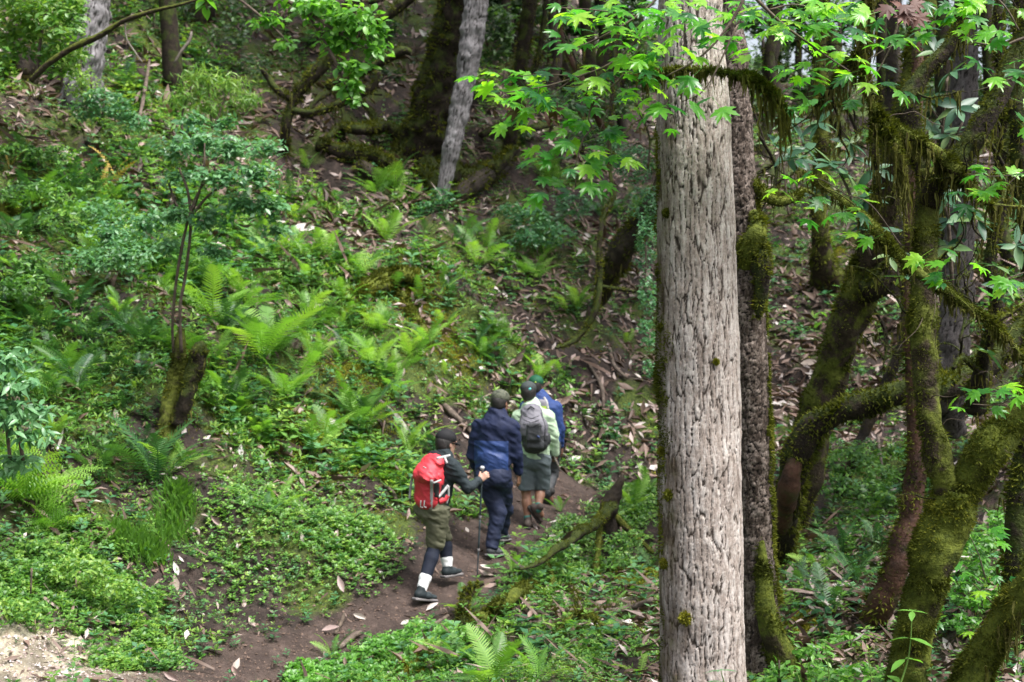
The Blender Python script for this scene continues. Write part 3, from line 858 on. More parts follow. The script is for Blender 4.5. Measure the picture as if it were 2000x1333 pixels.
f_, i5f = rel_tube('limb', [(1806, 350, D5 + .15, 16), (1790, 280, D5 + .2, 20), (1772, 220, D5 + .25, 22), (1782, 180, D5 + .25, 19), (1812, 135, D5 + .25, 15), (1842, 105, D5 + .25, 13), (1870, 60, D5 + .25, 12), (1880, 10, D5 + .25, 11), (1884, -100, D5 + .25, 9)], G_['mossdark'], t5, step=.02, nseg=24, lump=.22, lscale=9, seed=36)
g_, i5g = rel_tube('limb', [(1690, 95, D5 - .18, 8), (1668, 118, D5 - .1, 9), (1640, 150, D5 - .05, 10), (1612, 185, D5, 9), (1596, 215, D5 + .05, 5)], G_['mossdark'], t5, step=.015, nseg=16, lump=.22, lscale=12, seed=37)
h_, i5h = rel_tube('limb', [(1712, 228, D5 - .14, 7), (1708, 290, D5 - .16, 5), (1714, 350, D5 - .16, 5), (1708, 410, D5 - .16, 4)], G_['mossbark'], t5, step=.015, nseg=12, lump=.3, lscale=14, seed=38)
k_, i5k = rel_tube('limb', [(1720, 236, D5 - .14, 7), (1745, 268, D5 - .2, 5), (1757, 300, D5 - .22, 5), (1764, 340, D5 - .22, 3), (1776, 370, D5 - .22, 2)], G_['mossbark'], t5, step=.015, nseg=12, lump=.3, lscale=14, seed=39)
l_, i5l = rel_tube('limb', [(1836, 306, D5 - .05, 12), (1868, 336, D5 - .06, 13), (1895, 362, D5 - .06, 10), (1925, 395, D5 - .05, 6), (1960, 402, D5, 3), (2000, 405, D5 + .05, 2)], G_['mossbark'], t5, step=.015, nseg=14, lump=.25, lscale=12, seed=40)
add_fuzz(t5, [i5, i5c], 36000, ln=.019, up=.3, bias=(-.1, -.15, .1))
add_fuzz(t5, [i5b, i5d, i5f], 26000, ln=.016, up=.2, bias=(-.2, -.1, 0))
add_fuzz(t5, [i5e, i5g, i5h, i5k, i5l], 17000, ln=.022, up=.2)
add_hang(t5, [i5d, i5f, i5e, i5e, i5g, i5g, i5l], 170, L=.17, seed=6)
add_hang(t5, [i5h, i5k], 40, L=.22, seed=7)

def twiglets(par, infos, n, L, r0, seed, m='mossdark', region=None, fuzz=0, dup_=.3):
    """crooked side twigs growing out of limbs"""
    r_ = np.random.default_rng(seed); out = []
    for q in range(n):
        inf = infos[r_.integers(0, len(infos))]; i = r_.integers(2, len(inf['C']) - 1); p = inf['C'][i].copy()
        d = r_.normal(0, 1, 3) * np.array([1, .5, .8]); d[2] += dup_; d /= np.linalg.norm(d)
        l_ = L * r_.uniform(.4, 1.2); k = 7; P0 = [p]; 
        for s_ in range(k):
            d = d + r_.normal(0, .38, 3) + np.array([0, 0, -.05]); d /= np.linalg.norm(d); p = p + d * l_ / k; P0.append(p)
        rr = np.linspace(1, .25, k + 1) * r0 * r_.uniform(.6, 1.3)
        out.append(tube('twig', P0, rr, G_[m], par, step=.03, nseg=7, lump=.25, lscale=16, seed=int(seed + q))[1])
    if fuzz: add_fuzz(par, out, fuzz, ln=.014)
    return out


tw = twiglets(t5, [i5b, i5d, i5f, i5e, i5g, i5l], 30, .55, .009, 61, fuzz=9000)
add_hang(t5, tw, 60, L=.10, seed=66)
twiglets(t5, [i5b, i5d, i5e, i5c], 22, .45, .004, 62, 'twig', dup_=0)

# --- diagonal mossy branch crossing the forked tree
t6 = tree('mossy_branch', 'long mossy branch slanting down to the right across the forked tree', 'branch')
D6 = 8.3
a_, i6 = rel_tube('limb', [(1560, 330, D6 + .5, 3), (1620, 372, D6 + .3, 5), (1680, 420, D6 + .1, 8), (1720, 462, D6, 10), (1760, 505, D6 - .02, 10), (1800, 538, D6 - .05, 10), (1840, 562, D6 - .05, 10), (1880, 592, D6 - .05, 8), (1925, 622, D6, 6), (1962, 655, D6, 5), (2000, 700, D6, 4), (2060, 760, D6, 3)], G_['mossbarkG'], t6, step=.015, nseg=18, lump=.25, lscale=12, seed=41)
b_, i6b = rel_tube('limb', [(1935, 632, D6, 5), (1975, 612, D6, 4), (2010, 590, D6, 3)], G_['mossbark'], t6, step=.02, nseg=10, lump=.3, seed=42)
add_fuzz(t6, [i6, i6b], 15000, ln=.020, up=.2)
add_hang(t6, [i6], 70, L=.07, seed=8)
t6c = tree('mossy_branch', 'mossy drooping branch crossing the big pale trunk near its top', 'branch')
a_, i6c = rel_tube('limb', [(1215, 150, 7.3, 3), (1290, 140, 7.2, 4), (1370, 136, 7.15, 5), (1420, 143, 7.15, 6), (1470, 154, 7.2, 8), (1500, 175, 7.25, 9), (1522, 200, 7.3, 8), (1532, 225, 7.3, 4)], G_['mossbarkG'], t6c, step=.015, nseg=14, lump=.25, lscale=14, seed=43)
add_fuzz(t6c, [i6c], 7000, ln=.018, up=.2)
add_hang(t6c, [i6c, i6c], 36, L=.09, seed=9)
inf_end = dict(C=i6c['C'][-16:], R=i6c['R'][-16:] * 2)
add_hang(t6c, [inf_end], 11, L=.20, seed=12)

# --- the other trunks on the right
def plain_tree(name, label, trunk, m, fuzz=0, hang=0, seed=0, limbs=(), nseg=20, lump=.18, step=.04, furrow=None, bias=None, ln=.03, cat='tree', group=None):
    t = tree(name, label, cat, group)
    o, i0 = rel_tube('trunk', trunk, m, t, step=step, nseg=nseg, lump=lump, lscale=6, seed=seed, furrow=furrow)
    infs = [i0]
    for q, lb in enumerate(limbs):
        infs.append(rel_tube('limb', lb, m if furrow is None else G_['mossbark'], t, step=step, nseg=max(8, nseg // 2), lump=lump, lscale=9, seed=seed + q + 1)[1])
    if fuzz: add_fuzz(t, infs, fuzz, ln=ln, bias=bias)
    if hang: add_hang(t, infs, hang, L=.2, seed=seed)
    return t, infs


plain_tree('reddish_tree', 'slim dark reddish trunk with a curved mossy foot, left of the forked tree', [(1680, 1290, 11.8, 34), (1705, 1225, 11.2, 30), (1742, 1130, 11, 26), (1772, 1030, 11, 22), (1788, 930, 11, 19), (1788, 820, 11, 16), (1782, 700, 11, 15), (1778, 560, 11.1, 14), (1782, 430, 11.2, 13), (1790, 200, 11.3, 12), (1800, -200, 11.4, 10)], G_['redbark'], 6000, 0, 51, bias=(-.3, 0, -.3))
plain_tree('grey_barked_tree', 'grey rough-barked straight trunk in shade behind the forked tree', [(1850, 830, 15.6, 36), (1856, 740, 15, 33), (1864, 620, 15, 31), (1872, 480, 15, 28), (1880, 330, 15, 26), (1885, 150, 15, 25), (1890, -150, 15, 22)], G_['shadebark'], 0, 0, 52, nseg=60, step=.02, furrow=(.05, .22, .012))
plain_tree('mossy_background_tree', 'thin crooked mossy tree rising right of the forked tree limb, behind it', [(1905, 800, 11.7, 22), (1915, 730, 11.5, 15), (1925, 680, 11.3, 12), (1950, 600, 11.2, 13), (1935, 540, 11.2, 14), (1940, 470, 11.2, 12), (1960, 380, 11.2, 12), (1965, 250, 11.2, 10), (1950, 60, 11.2, 9), (1960, -160, 11.2, 8)], G_['mossdark'], 5000, 30, 53,
           limbs=[[(1916, 728, 11.4, 8), (1880, 700, 11.3, 6), (1862, 720, 11.2, 4)]])
plain_tree('mossy_foreground_tree', 'dark mossy trunk in the bottom right corner, leaning in from the frame edge', [(1880, 1420, 8.2, 40), (1905, 1310, 8.1, 33), (1945, 1225, 8, 26), (1990, 1165, 7.9, 25), (2040, 1090, 7.8, 24), (2120, 900, 7.8, 20)], G_['mossbarkG'], 16000, 25, 54, nseg=30, step=.025, ln=.024)
plain_tree('shaded_mossy_tree', 'dark mossy upright trunk at the right edge below the forked tree limb', [(2010, 1333, 9.4, 50), (1998, 1200, 9.4, 36), (1990, 1080, 9.4, 28), (1994, 960, 9.4, 25), (2010, 850, 9.4, 22), (2030, 600, 9.4, 19)], G_['mossdark'], 8000, 12, 55, nseg=26)
plain_tree('mossy_background_tree', 'thin dark mossy trunk at the far right edge with hanging moss', [(2030, 620, 10.5, 16), (2000, 420, 10.4, 15), (1988, 250, 10.3, 15), (1992, 100, 10.3, 14), (2000, -100, 10.3, 13)], G_['mossdark'], 5000, 45, 56)
plain_tree('mossy_background_tree', 'dark trunk leaning right between the arched tree and the slim reddish trunk', [(1640, 960, 16.5, 14), (1665, 900, 16, 11), (1690, 840, 16, 10), (1720, 770, 16, 10), (1770, 640, 16, 11), (1760, 500, 16, 11), (1740, 300, 16, 12), (1745, -60, 16, 11)], G_['darkbark'], 2000, 0, 57)
plain_tree('mossy_footed_tree', 'dark trunk with a yellow-green mossy foot on the far slope right of the flaky trunk', [(1618, 545, 25.6, 34), (1608, 505, 25.2, 22), (1602, 450, 25, 16), (1600, 380, 25, 14), (1606, 250, 25, 13), (1600, 60, 25, 12), (1600, -150, 25, 10)], G_['mossbark'], 6000, 6, 58, ln=.05)

# --- trunks on the upper slope
plain_tree('twin_mossy_tree', 'huge dark mossy trunk with spreading roots high on the slope, beside a slim grey one', [(812, 345, 26.4, 66), (826, 290, 26, 50), (848, 200, 25.8, 40), (868, 110, 25.7, 34), (886, 30, 25.6, 32), (900, -60, 25.6, 30), (905, -260, 25.6, 30)], G_['mossdark'], 12000, 0, 61, nseg=36, step=.07, lump=.22, ln=.07, bias=(-.3, 0, 0),
           limbs=[[(800, 300, 25.9, 26), (740, 345, 25.6, 18), (690, 330, 25.4, 15), (640, 297, 25.2, 13), (590, 288, 25.2, 8)], [(830, 330, 25.6, 28), (850, 372, 25.1, 20), (880, 398, 24.6, 12)], [(850, 310, 26, 26), (905, 350, 25.8, 22), (960, 330, 25.9, 16), (1010, 290, 26.2, 8)]])
plain_tree('slim_grey_tree', 'slim straight grey trunk tapering down beside the huge mossy one', [(862, 400, 24.4, 9), (868, 360, 24.4, 13), (882, 290, 24.4, 17), (897, 220, 24.4, 19), (912, 140, 24.4, 21), (924, 60, 24.4, 23), (932, -20, 24.4, 24), (944, -250, 24.4, 22)], G_['greybark'], 0, 0, 62, nseg=70, step=.03, furrow=(.055, .5, .016))
plain_tree('pale_trunk_tree', 'pale grey furrowed trunk standing in the top left corner', [(150, 215, 21.4, 42), (162, 160, 21.2, 34), (172, 90, 21.2, 34), (180, 20, 21.2, 34), (186, -60, 21.2, 33), (196, -300, 21.2, 30)], G_['greybark'], 0, 0, 63, nseg=90, step=.03, furrow=(.055, .5, .017))
plain_tree('dark_trunk_tree', 'short-looking dark trunk at the top edge between the pale trunk and the leafy branch', [(384, 125, 28.2, 18), (385, 90, 28, 15), (387, 30, 28, 16), (389, -60, 28, 16)], G_['mossdark'], 1500, 0, 64, ln=.06)
plain_tree('dark_stump', 'black rotten stump under the leaves in the top left corner', [(45, 185, 21.8, 26), (48, 130, 21.5, 24), (40, 90, 21.5, 18), (30, 40, 21.5, 12)], G_['darkbark'], 600, 0, 65, cat='stump')
plain_tree('mossy_scrub_tree', 'small crooked mossy tree with forked arms left of the huge mossy trunk', [(560, 320, 24.6, 8), (556, 270, 24.3, 9), (563, 225, 24.2, 10), (578, 190, 24.2, 11), (610, 150, 24.2, 13), (638, 115, 24.2, 13), (662, 60, 24.2, 14), (690, 0, 24.3, 15), (710, -80, 24.3, 15)], G_['mossdark'], 4500, 60, 66, ln=.05,
           limbs=[[(575, 195, 24.2, 8), (545, 180, 24.1, 7), (525, 155, 24.1, 6), (510, 135, 24, 4)], [(570, 215, 24.2, 8), (610, 222, 24, 7), (655, 208, 23.8, 7), (690, 190, 23.7, 8), (728, 172, 23.6, 8), (742, 140, 23.5, 4)], [(640, 170, 24.1, 8), (690, 150, 23.8, 8), (740, 125, 23.6, 8), (785, 100, 23.5, 10), (803, 104, 23.5, 5)], [(660, 100, 24.2, 8), (720, 55, 24, 9), (780, 15, 23.9, 10), (840, -40, 23.8, 10)]])
plain_tree('slender_dark_tree', 'slender dark trunk behind the first maple spray, right of the grey twin trunk', [(985, 340, 27.4, 16), (1000, 260, 27, 13), (1010, 180, 27, 13), (1022, 90, 27, 14), (1035, 0, 27, 15), (1050, -120, 27, 14)], G_['mossdark'], 2500, 20, 67, ln=.05, limbs=[[(1010, 150, 27, 8), (1045, 130, 27, 6), (1060, 60, 27, 5), (1070, -40, 27, 5)]])
plain_tree('ochre_stem_tree', 'thin ochre-brown leaning stem behind the maple leaves', [(1180, 260, 25.6, 6), (1150, 190, 25, 8), (1128, 140, 25, 7), (1105, 95, 25, 5), (1095, 50, 25, 4), (1085, -60, 25, 4)], G_['redbark'], 800, 0, 68, ln=.04)
plain_tree('rotten_leaning_trunk', 'black rotting trunk leaning left of the big pale trunk', [(1172, 590, 22.2, 12), (1190, 540, 21.8, 22), (1215, 490, 21.4, 26), (1245, 450, 21.2, 24), (1275, 400, 21, 20), (1300, 330, 21, 16), (1310, 100, 21, 14), (1315, -80, 21, 13)], G_['darkbark'], 4000, 50, 69, ln=.05)
plain_tree('mossy_bent_stem', 'thin mossy stem bent like a bow down the slope left of the big trunk', [(1085, 680, 19.6, 3), (1118, 668, 19.8, 5), (1145, 640, 19.9, 6), (1165, 600, 19.9, 6), (1172, 540, 20, 6), (1170, 480, 20, 5), (1180, 420, 20.2, 5), (1196, 385, 20.4, 5), (1190, 300, 20.6, 4), (1200, 100, 20.8, 4), (1205, -80, 20.8, 3)], G_['mossdark'], 3500, 10, 70, ln=.03, limbs=[[(1172, 560, 20, 4), (1210, 565, 19.9, 4), (1250, 572, 19.8, 2)]])
# more trunks in the gloom beyond, each placed where it shows at the top
bgt = [(1068, 9, 30, 13), (1110, 12, 32, -14), (1160, 13, 33, 15), (1215, 9, 31, -10), (1262, 15, 35, -13), (1490, 11, 33, 14), (1530, 13, 36, -16), (1585, 16, 38, 20), (1650, 13, 35, -22), (1728, 16, 36, 12), (1835, 14, 27, 14), (1975, 15, 25, -15), (965, 8, 31, 15), (745, 12, 33, 22), (490, 12, 34, 13)]
for q, (px, r, d, ln) in enumerate(bgt):
    X = (px - 1000) * K * d
    z0 = float(H(X, d)); py0 = 666.5 - z0 / (K * d)
    lst = [(px - ln * .4, py0 + 14, d, r * 1.5), (px, py0 - 25, d, r * 1.05), (px + ln * 1.6, py0 - 110, d, r * 1.1), (px + ln * .9, py0 - 200, d, r * .95), (px + ln * 2.4, py0 - 320, d, r * .9), (px + ln * 3.5, py0 - 600, d, r * .8), (px + ln * 4, py0 - 900, d, r * .7)]
    t, inf = plain_tree('forest_tree', None, lst, G_['mossdark'] if q % 3 else G_['darkbark'], 1200 if px > 900 else 0, 10 if px > 1000 else 0, 100 + q, nseg=12, step=.12, ln=.06)
    t['label'] = 'slender trunk high on the slope, ' + ('beyond the maple leaves left of the big pale trunk' if 950 < px < 1300 else 'beyond the leaves right of the big pale trunk' if px >= 1300 else 'along the top edge left of the maple')
    t['group'] = 'forest trees beyond the maple leaves' if px >= 950 else 'forest trees along the top edge'
    t['category'] = 'tree'

# --- logs, stumps, snags and sticks on the ground
def ground_log(name, label, lst, m, fuzz=0, cat='log', ln=.03, nseg=14, lump=.2, seed=0, group=None, limbs=()):
    """lst: (px, py, lift in metres, radius px); the points are laid on the hillside"""
    t = tree(name, label, cat, group)
    infs = []
    for w, L_ in enumerate([lst] + list(limbs)):
        pts, rad = [], []
        for px, py, up, r in L_:
            g = G(px, py + up * 0); pts.append(g + np.array([0, 0, up])); rad.append(r * K * g[1])
        o, i0 = tube('wood' if w == 0 else 'branch', pts, rad, m, t, step=.04, nseg=nseg, lump=lump, lscale=9, seed=seed + w)
        infs.append(i0)
    if fuzz: add_fuzz(t, infs, fuzz, ln=ln)
    return t


# mossy stump with the slim shrub stems
t7 = tree('mossy_stump', 'tall broken mossy stump on the fern slope at the foot of the bushy shrub', 'stump')
a_, i7 = rel_tube('wood', [(322, 880, 14.5, 20), (330, 810, 14.6, 18), (342, 750, 14.7, 16), (350, 700, 14.7, 13), (352, 655, 14.7, 8), (353, 640, 14.7, 4)], G_['mossbark'], t7, step=.03, nseg=24, lump=.3, lscale=9, seed=71)
b_, i7b = rel_tube('wood', [(345, 830, 14.5, 13), (364, 770, 14.5, 15), (382, 720, 14.5, 18), (392, 685, 14.5, 17), (388, 668, 14.5, 7)], G_['mossdark'], t7, step=.03, nseg=24, lump=.35, lscale=9, seed=72)
add_fuzz(t7, [i7, i7b], 6000, ln=.026)
add_hang(t7, [i7b, i7], 30, L=.12, seed=3)

t8 = tree('snag', 'broken pointed mossy snag with a long root beside the trail, right of the hikers', 'snag')
Ds = 15.4
a_, i8 = rel_tube('wood', [(1190, 1060, Ds, 20), (1188, 1010, Ds, 20), (1194, 985, Ds, 16), (1203, 960, Ds, 12), (1212, 940, Ds, 8), (1217, 926, Ds, 2)], G_['darkbark'], t8, step=.02, nseg=18, lump=.25, lscale=12, seed=81)
b_, i8b = rel_tube('root', [(1196, 992, Ds - .05, 15), (1178, 1008, Ds - .30, 11), (1156, 1030, Ds - .6, 9), (1132, 1040, Ds - .9, 9), (1112, 1060, Ds - 1.15, 7), (1086, 1072, Ds - 1.4, 7), (1066, 1092, Ds - 1.6, 6), (1040, 1106, Ds - 1.8, 4), (1015, 1112, Ds - 2.0, 2)], G_['mossdark'], t8, step=.03, nseg=20, lump=.3, lscale=12, seed=82)
c_, i8c = rel_tube('root', [(1198, 1005, Ds, 9), (1222, 1030, Ds - .1, 6), (1250, 1055, Ds - .2, 5), (1275, 1080, Ds - .4, 4)], G_['mossbark'], t8, step=.03, nseg=12, lump=.25, lscale=10, seed=83)
d_, i8d = rel_tube('root', [(1172, 1030, Ds - .2, 6), (1168, 1080, Ds - .6, 6), (1162, 1130, Ds - 1.1, 7), (1158, 1180, Ds - 1.6, 8)], G_['mossbark'], t8, step=.03, nseg=12, lump=.3, lscale=10, seed=84)
e_, i8e = rel_tube('root', [(1068, 1095, Ds - 1, 5), (1078, 1130, Ds - 1.5, 5), (1082, 1165, Ds - 1.8, 6)], G_['mossbark'], t8, step=.03, nseg=12, lump=.3, lscale=10, seed=85)
add_fuzz(t8, [i8b, i8c, i8d, i8e], 5000, ln=.018, up=.6)

ground_log('rotten_log', 'short thick mossy log end poking from the bank below the trail', [(925, 1235, .03, 13), (942, 1225, .06, 16), (962, 1214, .08, 14), (985, 1202, .08, 11)], G_['mossbarkG'], 3500, seed=91)
ground_log('rotten_log', 'dark upright rotten chunk with a fern growing on top at the trail edge', [(905, 1228, .0, 12), (905, 1215, .10, 11), (908, 1205, .18, 9), (922, 1200, .24, 7), (945, 1198, .26, 5)], G_['mossdark'], 1800, seed=92)
ground_log('rotten_log', 'mossy log just right of the short thick one, below the trail', [(985, 1205, .04, 10), (1005, 1185, .1, 12), (1030, 1168, .1, 9), (1050, 1160, .08, 5)], G_['mossbarkG'], 2200, seed=93)
ground_log('fallen_branch', 'lichen-spotted dark branch lying level left of the big trunk near the bottom', [(1085, 1215, .05, 4), (1130, 1213, .08, 5), (1180, 1217, .09, 5), (1225, 1212, .1, 6), (1275, 1200, .1, 6)], G_['deadwood'], 800, seed=94, cat='branch', limbs=[[(1135, 1205, .08, 3), (1120, 1180, .1, 3), (1108, 1160, .1, 2)]])
ground_log('fallen_branch', 'thin arching mossy branch at the bottom above the fern clump', [(1060, 1290, .02, 3), (1090, 1262, .12, 4), (1120, 1245, .17, 5), (1150, 1240, .15, 4), (1180, 1245, .08, 3)], G_['mossbark'], 900, seed=95, cat='branch')
ground_log('fallen_branch', 'grey weathered branch lying in the green bank at the lower left', [(205, 1175, .04, 5), (235, 1195, .05, 7), (270, 1210, .05, 7), (300, 1228, .04, 5)], G_['deadwood'], 0, seed=96, cat='branch')
ground_log('fallen_branch', 'pale peeling stick above the red rucksack on the slope', [(868, 800, .05, 5), (885, 822, .05, 6), (905, 838, .05, 6), (925, 858, .03, 4)], G_['deadwood'], 0, seed=97, cat='branch')
ground_log('fallen_branch', 'dark curved root on the bare bank left of the red rucksack', [(748, 958, .02, 3), (765, 968, .05, 4), (772, 985, .05, 4), (778, 1000, .02, 3)], G_['twig'], 0, seed=98, cat='root')
ground_log('rotten_log', 'mossy yellow-green hump of log in the middle of the slope', [(700, 590, .06, 12), (725, 580, .14, 18), (755, 578, .18, 20), (785, 570, .16, 17), (815, 560, .08, 10)], G_['mossbarkG'], 5000, seed=99, ln=.05)
ground_log('mossy_root', 'yellow-mossed root running down the slope above the hikers', [(785, 590, .06, 6), (800, 625, .08, 7), (825, 655, .08, 7), (845, 680, .05, 5)], G_['mossbarkG'], 1800, seed=101, cat='root', ln=.04)
ground_log('rotten_log', 'dark fallen log below the roots of the huge mossy tree', [(620, 300, .1, 12), (670, 318, .15, 16), (730, 335, .15, 15), (780, 358, .1, 11)], G_['mossdark'], 2500, seed=102, ln=.06)
ground_log('mossy_root', 'mossy root snaking down from the huge mossy tree to the left', [(790, 300, .25, 14), (750, 285, .3, 12), (700, 290, .3, 10), (665, 275, .2, 8), (640, 285, .1, 5)], G_['mossdark'], 2500, seed=141, cat='root', ln=.05, limbs=[[(740, 290, .28, 7), (725, 265, .35, 6), (700, 245, .5, 5), (690, 225, .6, 3)]])
ground_log('rotten_log', 'black rotting log across the hollow below the slim grey trunk', [(890, 405, .15, 16), (930, 385, .25, 18), (975, 362, .3, 15), (1005, 335, .3, 11)], G_['darkbark'], 1500, seed=142, ln=.05)
ground_log('rotten_log', 'dark log end in the deep hollow left of the huge mossy tree foot', [(700, 345, .1, 14), (735, 362, .15, 17), (775, 378, .1, 16)], G_['darkbark'], 600, seed=143, ln=.05)
ground_log('fallen_branch', 'forked mossy dead branch in the dark top centre hollow', [(590, 250, .1, 5), (630, 235, .4, 6), (680, 232, .6, 6), (730, 205, .8, 4)], G_['mossdark'], 900, seed=144, cat='branch', limbs=[[(650, 232, .5, 4), (670, 262, .4, 4), (672, 285, .1, 3)], [(690, 228, .6, 4), (720, 236, .5, 3), (745, 232, .4, 2)]])
ground_log('fallen_branch', 'mossy branch lying in the gloom behind the leftmost maple spray', [(940, 300, .3, 6), (985, 285, .4, 7), (1040, 290, .4, 7), (1090, 270, .3, 5)], G_['mossdark'], 900, seed=145, cat='branch', limbs=[[(1000, 286, .4, 4), (1015, 255, .7, 3), (1040, 235, .9, 2)]])
ground_log('rotten_log', 'mossy log sticking out at the left edge halfway up', [(-20, 440, .1, 9), (20, 435, .16, 10), (60, 428, .17, 11), (95, 422, .12, 8)], G_['mossbarkG'], 3000, seed=103, ln=.04)
ground_log('fallen_branch', 'brown bare stick slanting through plants at the left edge', [(35, 830, .25, 4), (55, 870, .2, 4), (75, 910, .12, 4), (92, 940, .03, 3)], G_['twig'], 0, seed=104, cat='stick')
ground_log('dead_stub', 'thin dark mossy dead stub just left of the tall broken stump', [(308, 672, .0, 7), (308, 640, .0, 6), (310, 606, .0, 6), (312, 585, .0, 9), (318, 575, 0, 4)], G_['mossdark'], 900, seed=105, cat='stump')
ground_log('fallen_branch', 'grey twisted wood beside the tall stump on its left', [(262, 722, .06, 5), (290, 727, .08, 6), (322, 733, .05, 4)], G_['deadwood'], 0, seed=106, cat='branch')
twiglets(t6, [i6], 12, .4, .005, 63, 'mossbark')
twiglets(t3, [i3], 10, .9, .012, 64)
twiglets(t2, [inf2], 5, .5, .008, 65)
for q, (px, py, dd) in enumerate([(1560, 100, 14), (1640, 250, 13), (1480, 320, 12), (1930, 330, 11), (1850, 600, 11.5), (1240, 260, 20), (1100, 120, 22), (1700, 650, 14)]):
    tt_ = tree('tangled_branch', 'tangle of thin mossy twigs ' + ['in the leaves below the sky gaps', 'behind the leathery leaves left of the dark limb', 'beside the flaky trunk near its curved limb', 'behind the moss fork at the right', 'between forked tree and dull grey trunk', 'left of the big trunk in the gloom', 'on the dark slope behind the leftmost maple spray', 'above the arched tree by the leaning trunk'][q], 'branch', 'tangled thin branches among the trees')
    c0 = P(px, py - 60, dd); c1 = P(px + 25, py + 70, dd)
    _o, ii_ = tube('limb', [c0, (c0 + c1) / 2 + np.array([.12, .1, 0]), c1], [.012, .018, .008], G_['mossdark'], tt_, step=.04, nseg=8, lump=.2, seed=q)
    w_ = twiglets(tt_, [ii_], 9, .9, .009, 70 + q, fuzz=1500)
    add_hang(tt_, w_, 14, L=.14, seed=q)
tb = tree('bare_branch', 'long bare dark branch slanting across the top left corner', 'branch')
a_, ib = rel_tube('limb', [(60, 158, 17.6, 5), (95, 125, 17.5, 6), (140, 95, 17.4, 6), (195, 70, 17.3, 6), (240, 42, 17.2, 5), (300, 22, 17.1, 4), (365, 6, 17, 3), (440, -20, 17, 3)], G_['mossbark'], tb, step=.05, nseg=10, seed=107)
rel_tube('twig', [(244, 38, 17.2, 2), (247, 75, 17.2, 2), (262, 100, 17.2, 2), (278, 122, 17.2, 1.5)], G_['greytwig'], tb, step=.04, nseg=6, seed=108)
tb2 = tree('bare_branch', 'curved pale bare twig rising from the litter right of the pale corner trunk', 'branch')
rel_tube('limb', [(340, 125, 22, 2), (355, 100, 22, 3), (370, 80, 22, 3), (374, 62, 22, 2)], G_['greytwig'], tb2, step=.05, nseg=6, seed=109)
for q, (lst, lab) in enumerate([([(1505, 505, .05, 3), (1530, 520, .1, 4), (1560, 520, .1, 3)], 'pale bent stick on the litter right of the flaky trunk'), ([(270, 260, .1, 3), (283, 215, .3, 4), (292, 180, .5, 3)], 'pale split stick standing in the shrubs below the pale corner trunk'),
                               ([(1715, 870, .1, 3), (1718, 940, .3, 3), (1724, 1010, .5, 2)], 'straight bare stick hanging below the arched tree'), ([(885, 1245, .05, 4), (870, 1262, .06, 4), (850, 1280, .04, 3)], 'pale stick lying in plants under the trail edge'), ([(655, 1245, .02, 4), (668, 1225, .05, 4), (672, 1215, .05, 3)], 'dark stick lying on the trail behind the last hiker'), ([(660, 1275, .02, 5), (690, 1255, .05, 6), (705, 1247, .04, 5)], 'weathered wood piece lying on the trail at the bottom'),
                               ([(800, 1262, .03, 4), (840, 1240, .06, 5), (875, 1215, .05, 4)], 'thin grey branch edging the trail below the last hiker'), ([(1190, 700, .1, 4), (1200, 735, .1, 4), (1225, 770, .1, 3)], 'bent dead stick on the slope left of the big trunk'), ([(1150, 730, .05, 3), (1175, 780, .08, 4), (1180, 830, .05, 3)], 'thin dead stick on the slope above the first hiker')]):
    ground_log('fallen_stick', lab, lst, G_['deadwood'] if q != 4 else G_['twig'], 0, seed=120 + q, cat='stick', nseg=8)

# ---- crowns added above the picture: the canopy that shades the upper slope
def shade_canopy(name, label, lst, n, seed):
    """lst: (x, y, z, rx, rz) in metres"""
    t = tree(name, label, 'tree', 'trees whose crowns hang over the slope')
    r_ = np.random.default_rng(seed)
    infos = []
    for q, (x, y, z, rx, rz) in enumerate(lst):
        g = float(H(x, y))
        if q == 0: tube('trunk', [V3_(x + .3, y, g - .3), V3_(x, y, (g + z) / 2), V3_(x, y, z + rz * .6)], [.17, .12, .05], G_['mossdark'], t, step=.3, nseg=10)
        else: tube('limb', [V3_(lst[0][0], lst[0][1], min(z, lst[0][2]) - lst[0][4] * .5), V3_((x + lst[0][0]) / 2, (y + lst[0][1]) / 2, z - rz * .4), V3_(x, y, z)], [.07, .05, .02], G_['mossdark'], t, step=.3, nseg=7)
    P_ = []
    for x, y, z, rx, rz in lst:
        k = n // len(lst); d = r_.normal(0, 1, (k, 3)); d /= np.linalg.norm(d, axis=1, keepdims=True)
        P_.append(V3_(x, y, z) + d * (.3 + .7 * r_.random((k, 1))) * np.array([rx, rx, rz]))
    p = np.vstack(P_); nn = fbm(p[:, 0], p[:, 1], p[:, 2], seed, 2); p = p[nn > -.15]; m_ = len(p)
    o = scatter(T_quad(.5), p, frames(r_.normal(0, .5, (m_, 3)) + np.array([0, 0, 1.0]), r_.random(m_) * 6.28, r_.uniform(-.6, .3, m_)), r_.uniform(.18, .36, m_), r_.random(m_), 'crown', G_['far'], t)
    o['kind'] = 'stuff'


def V3_(x, y, z): return np.array([x, y, z], float)


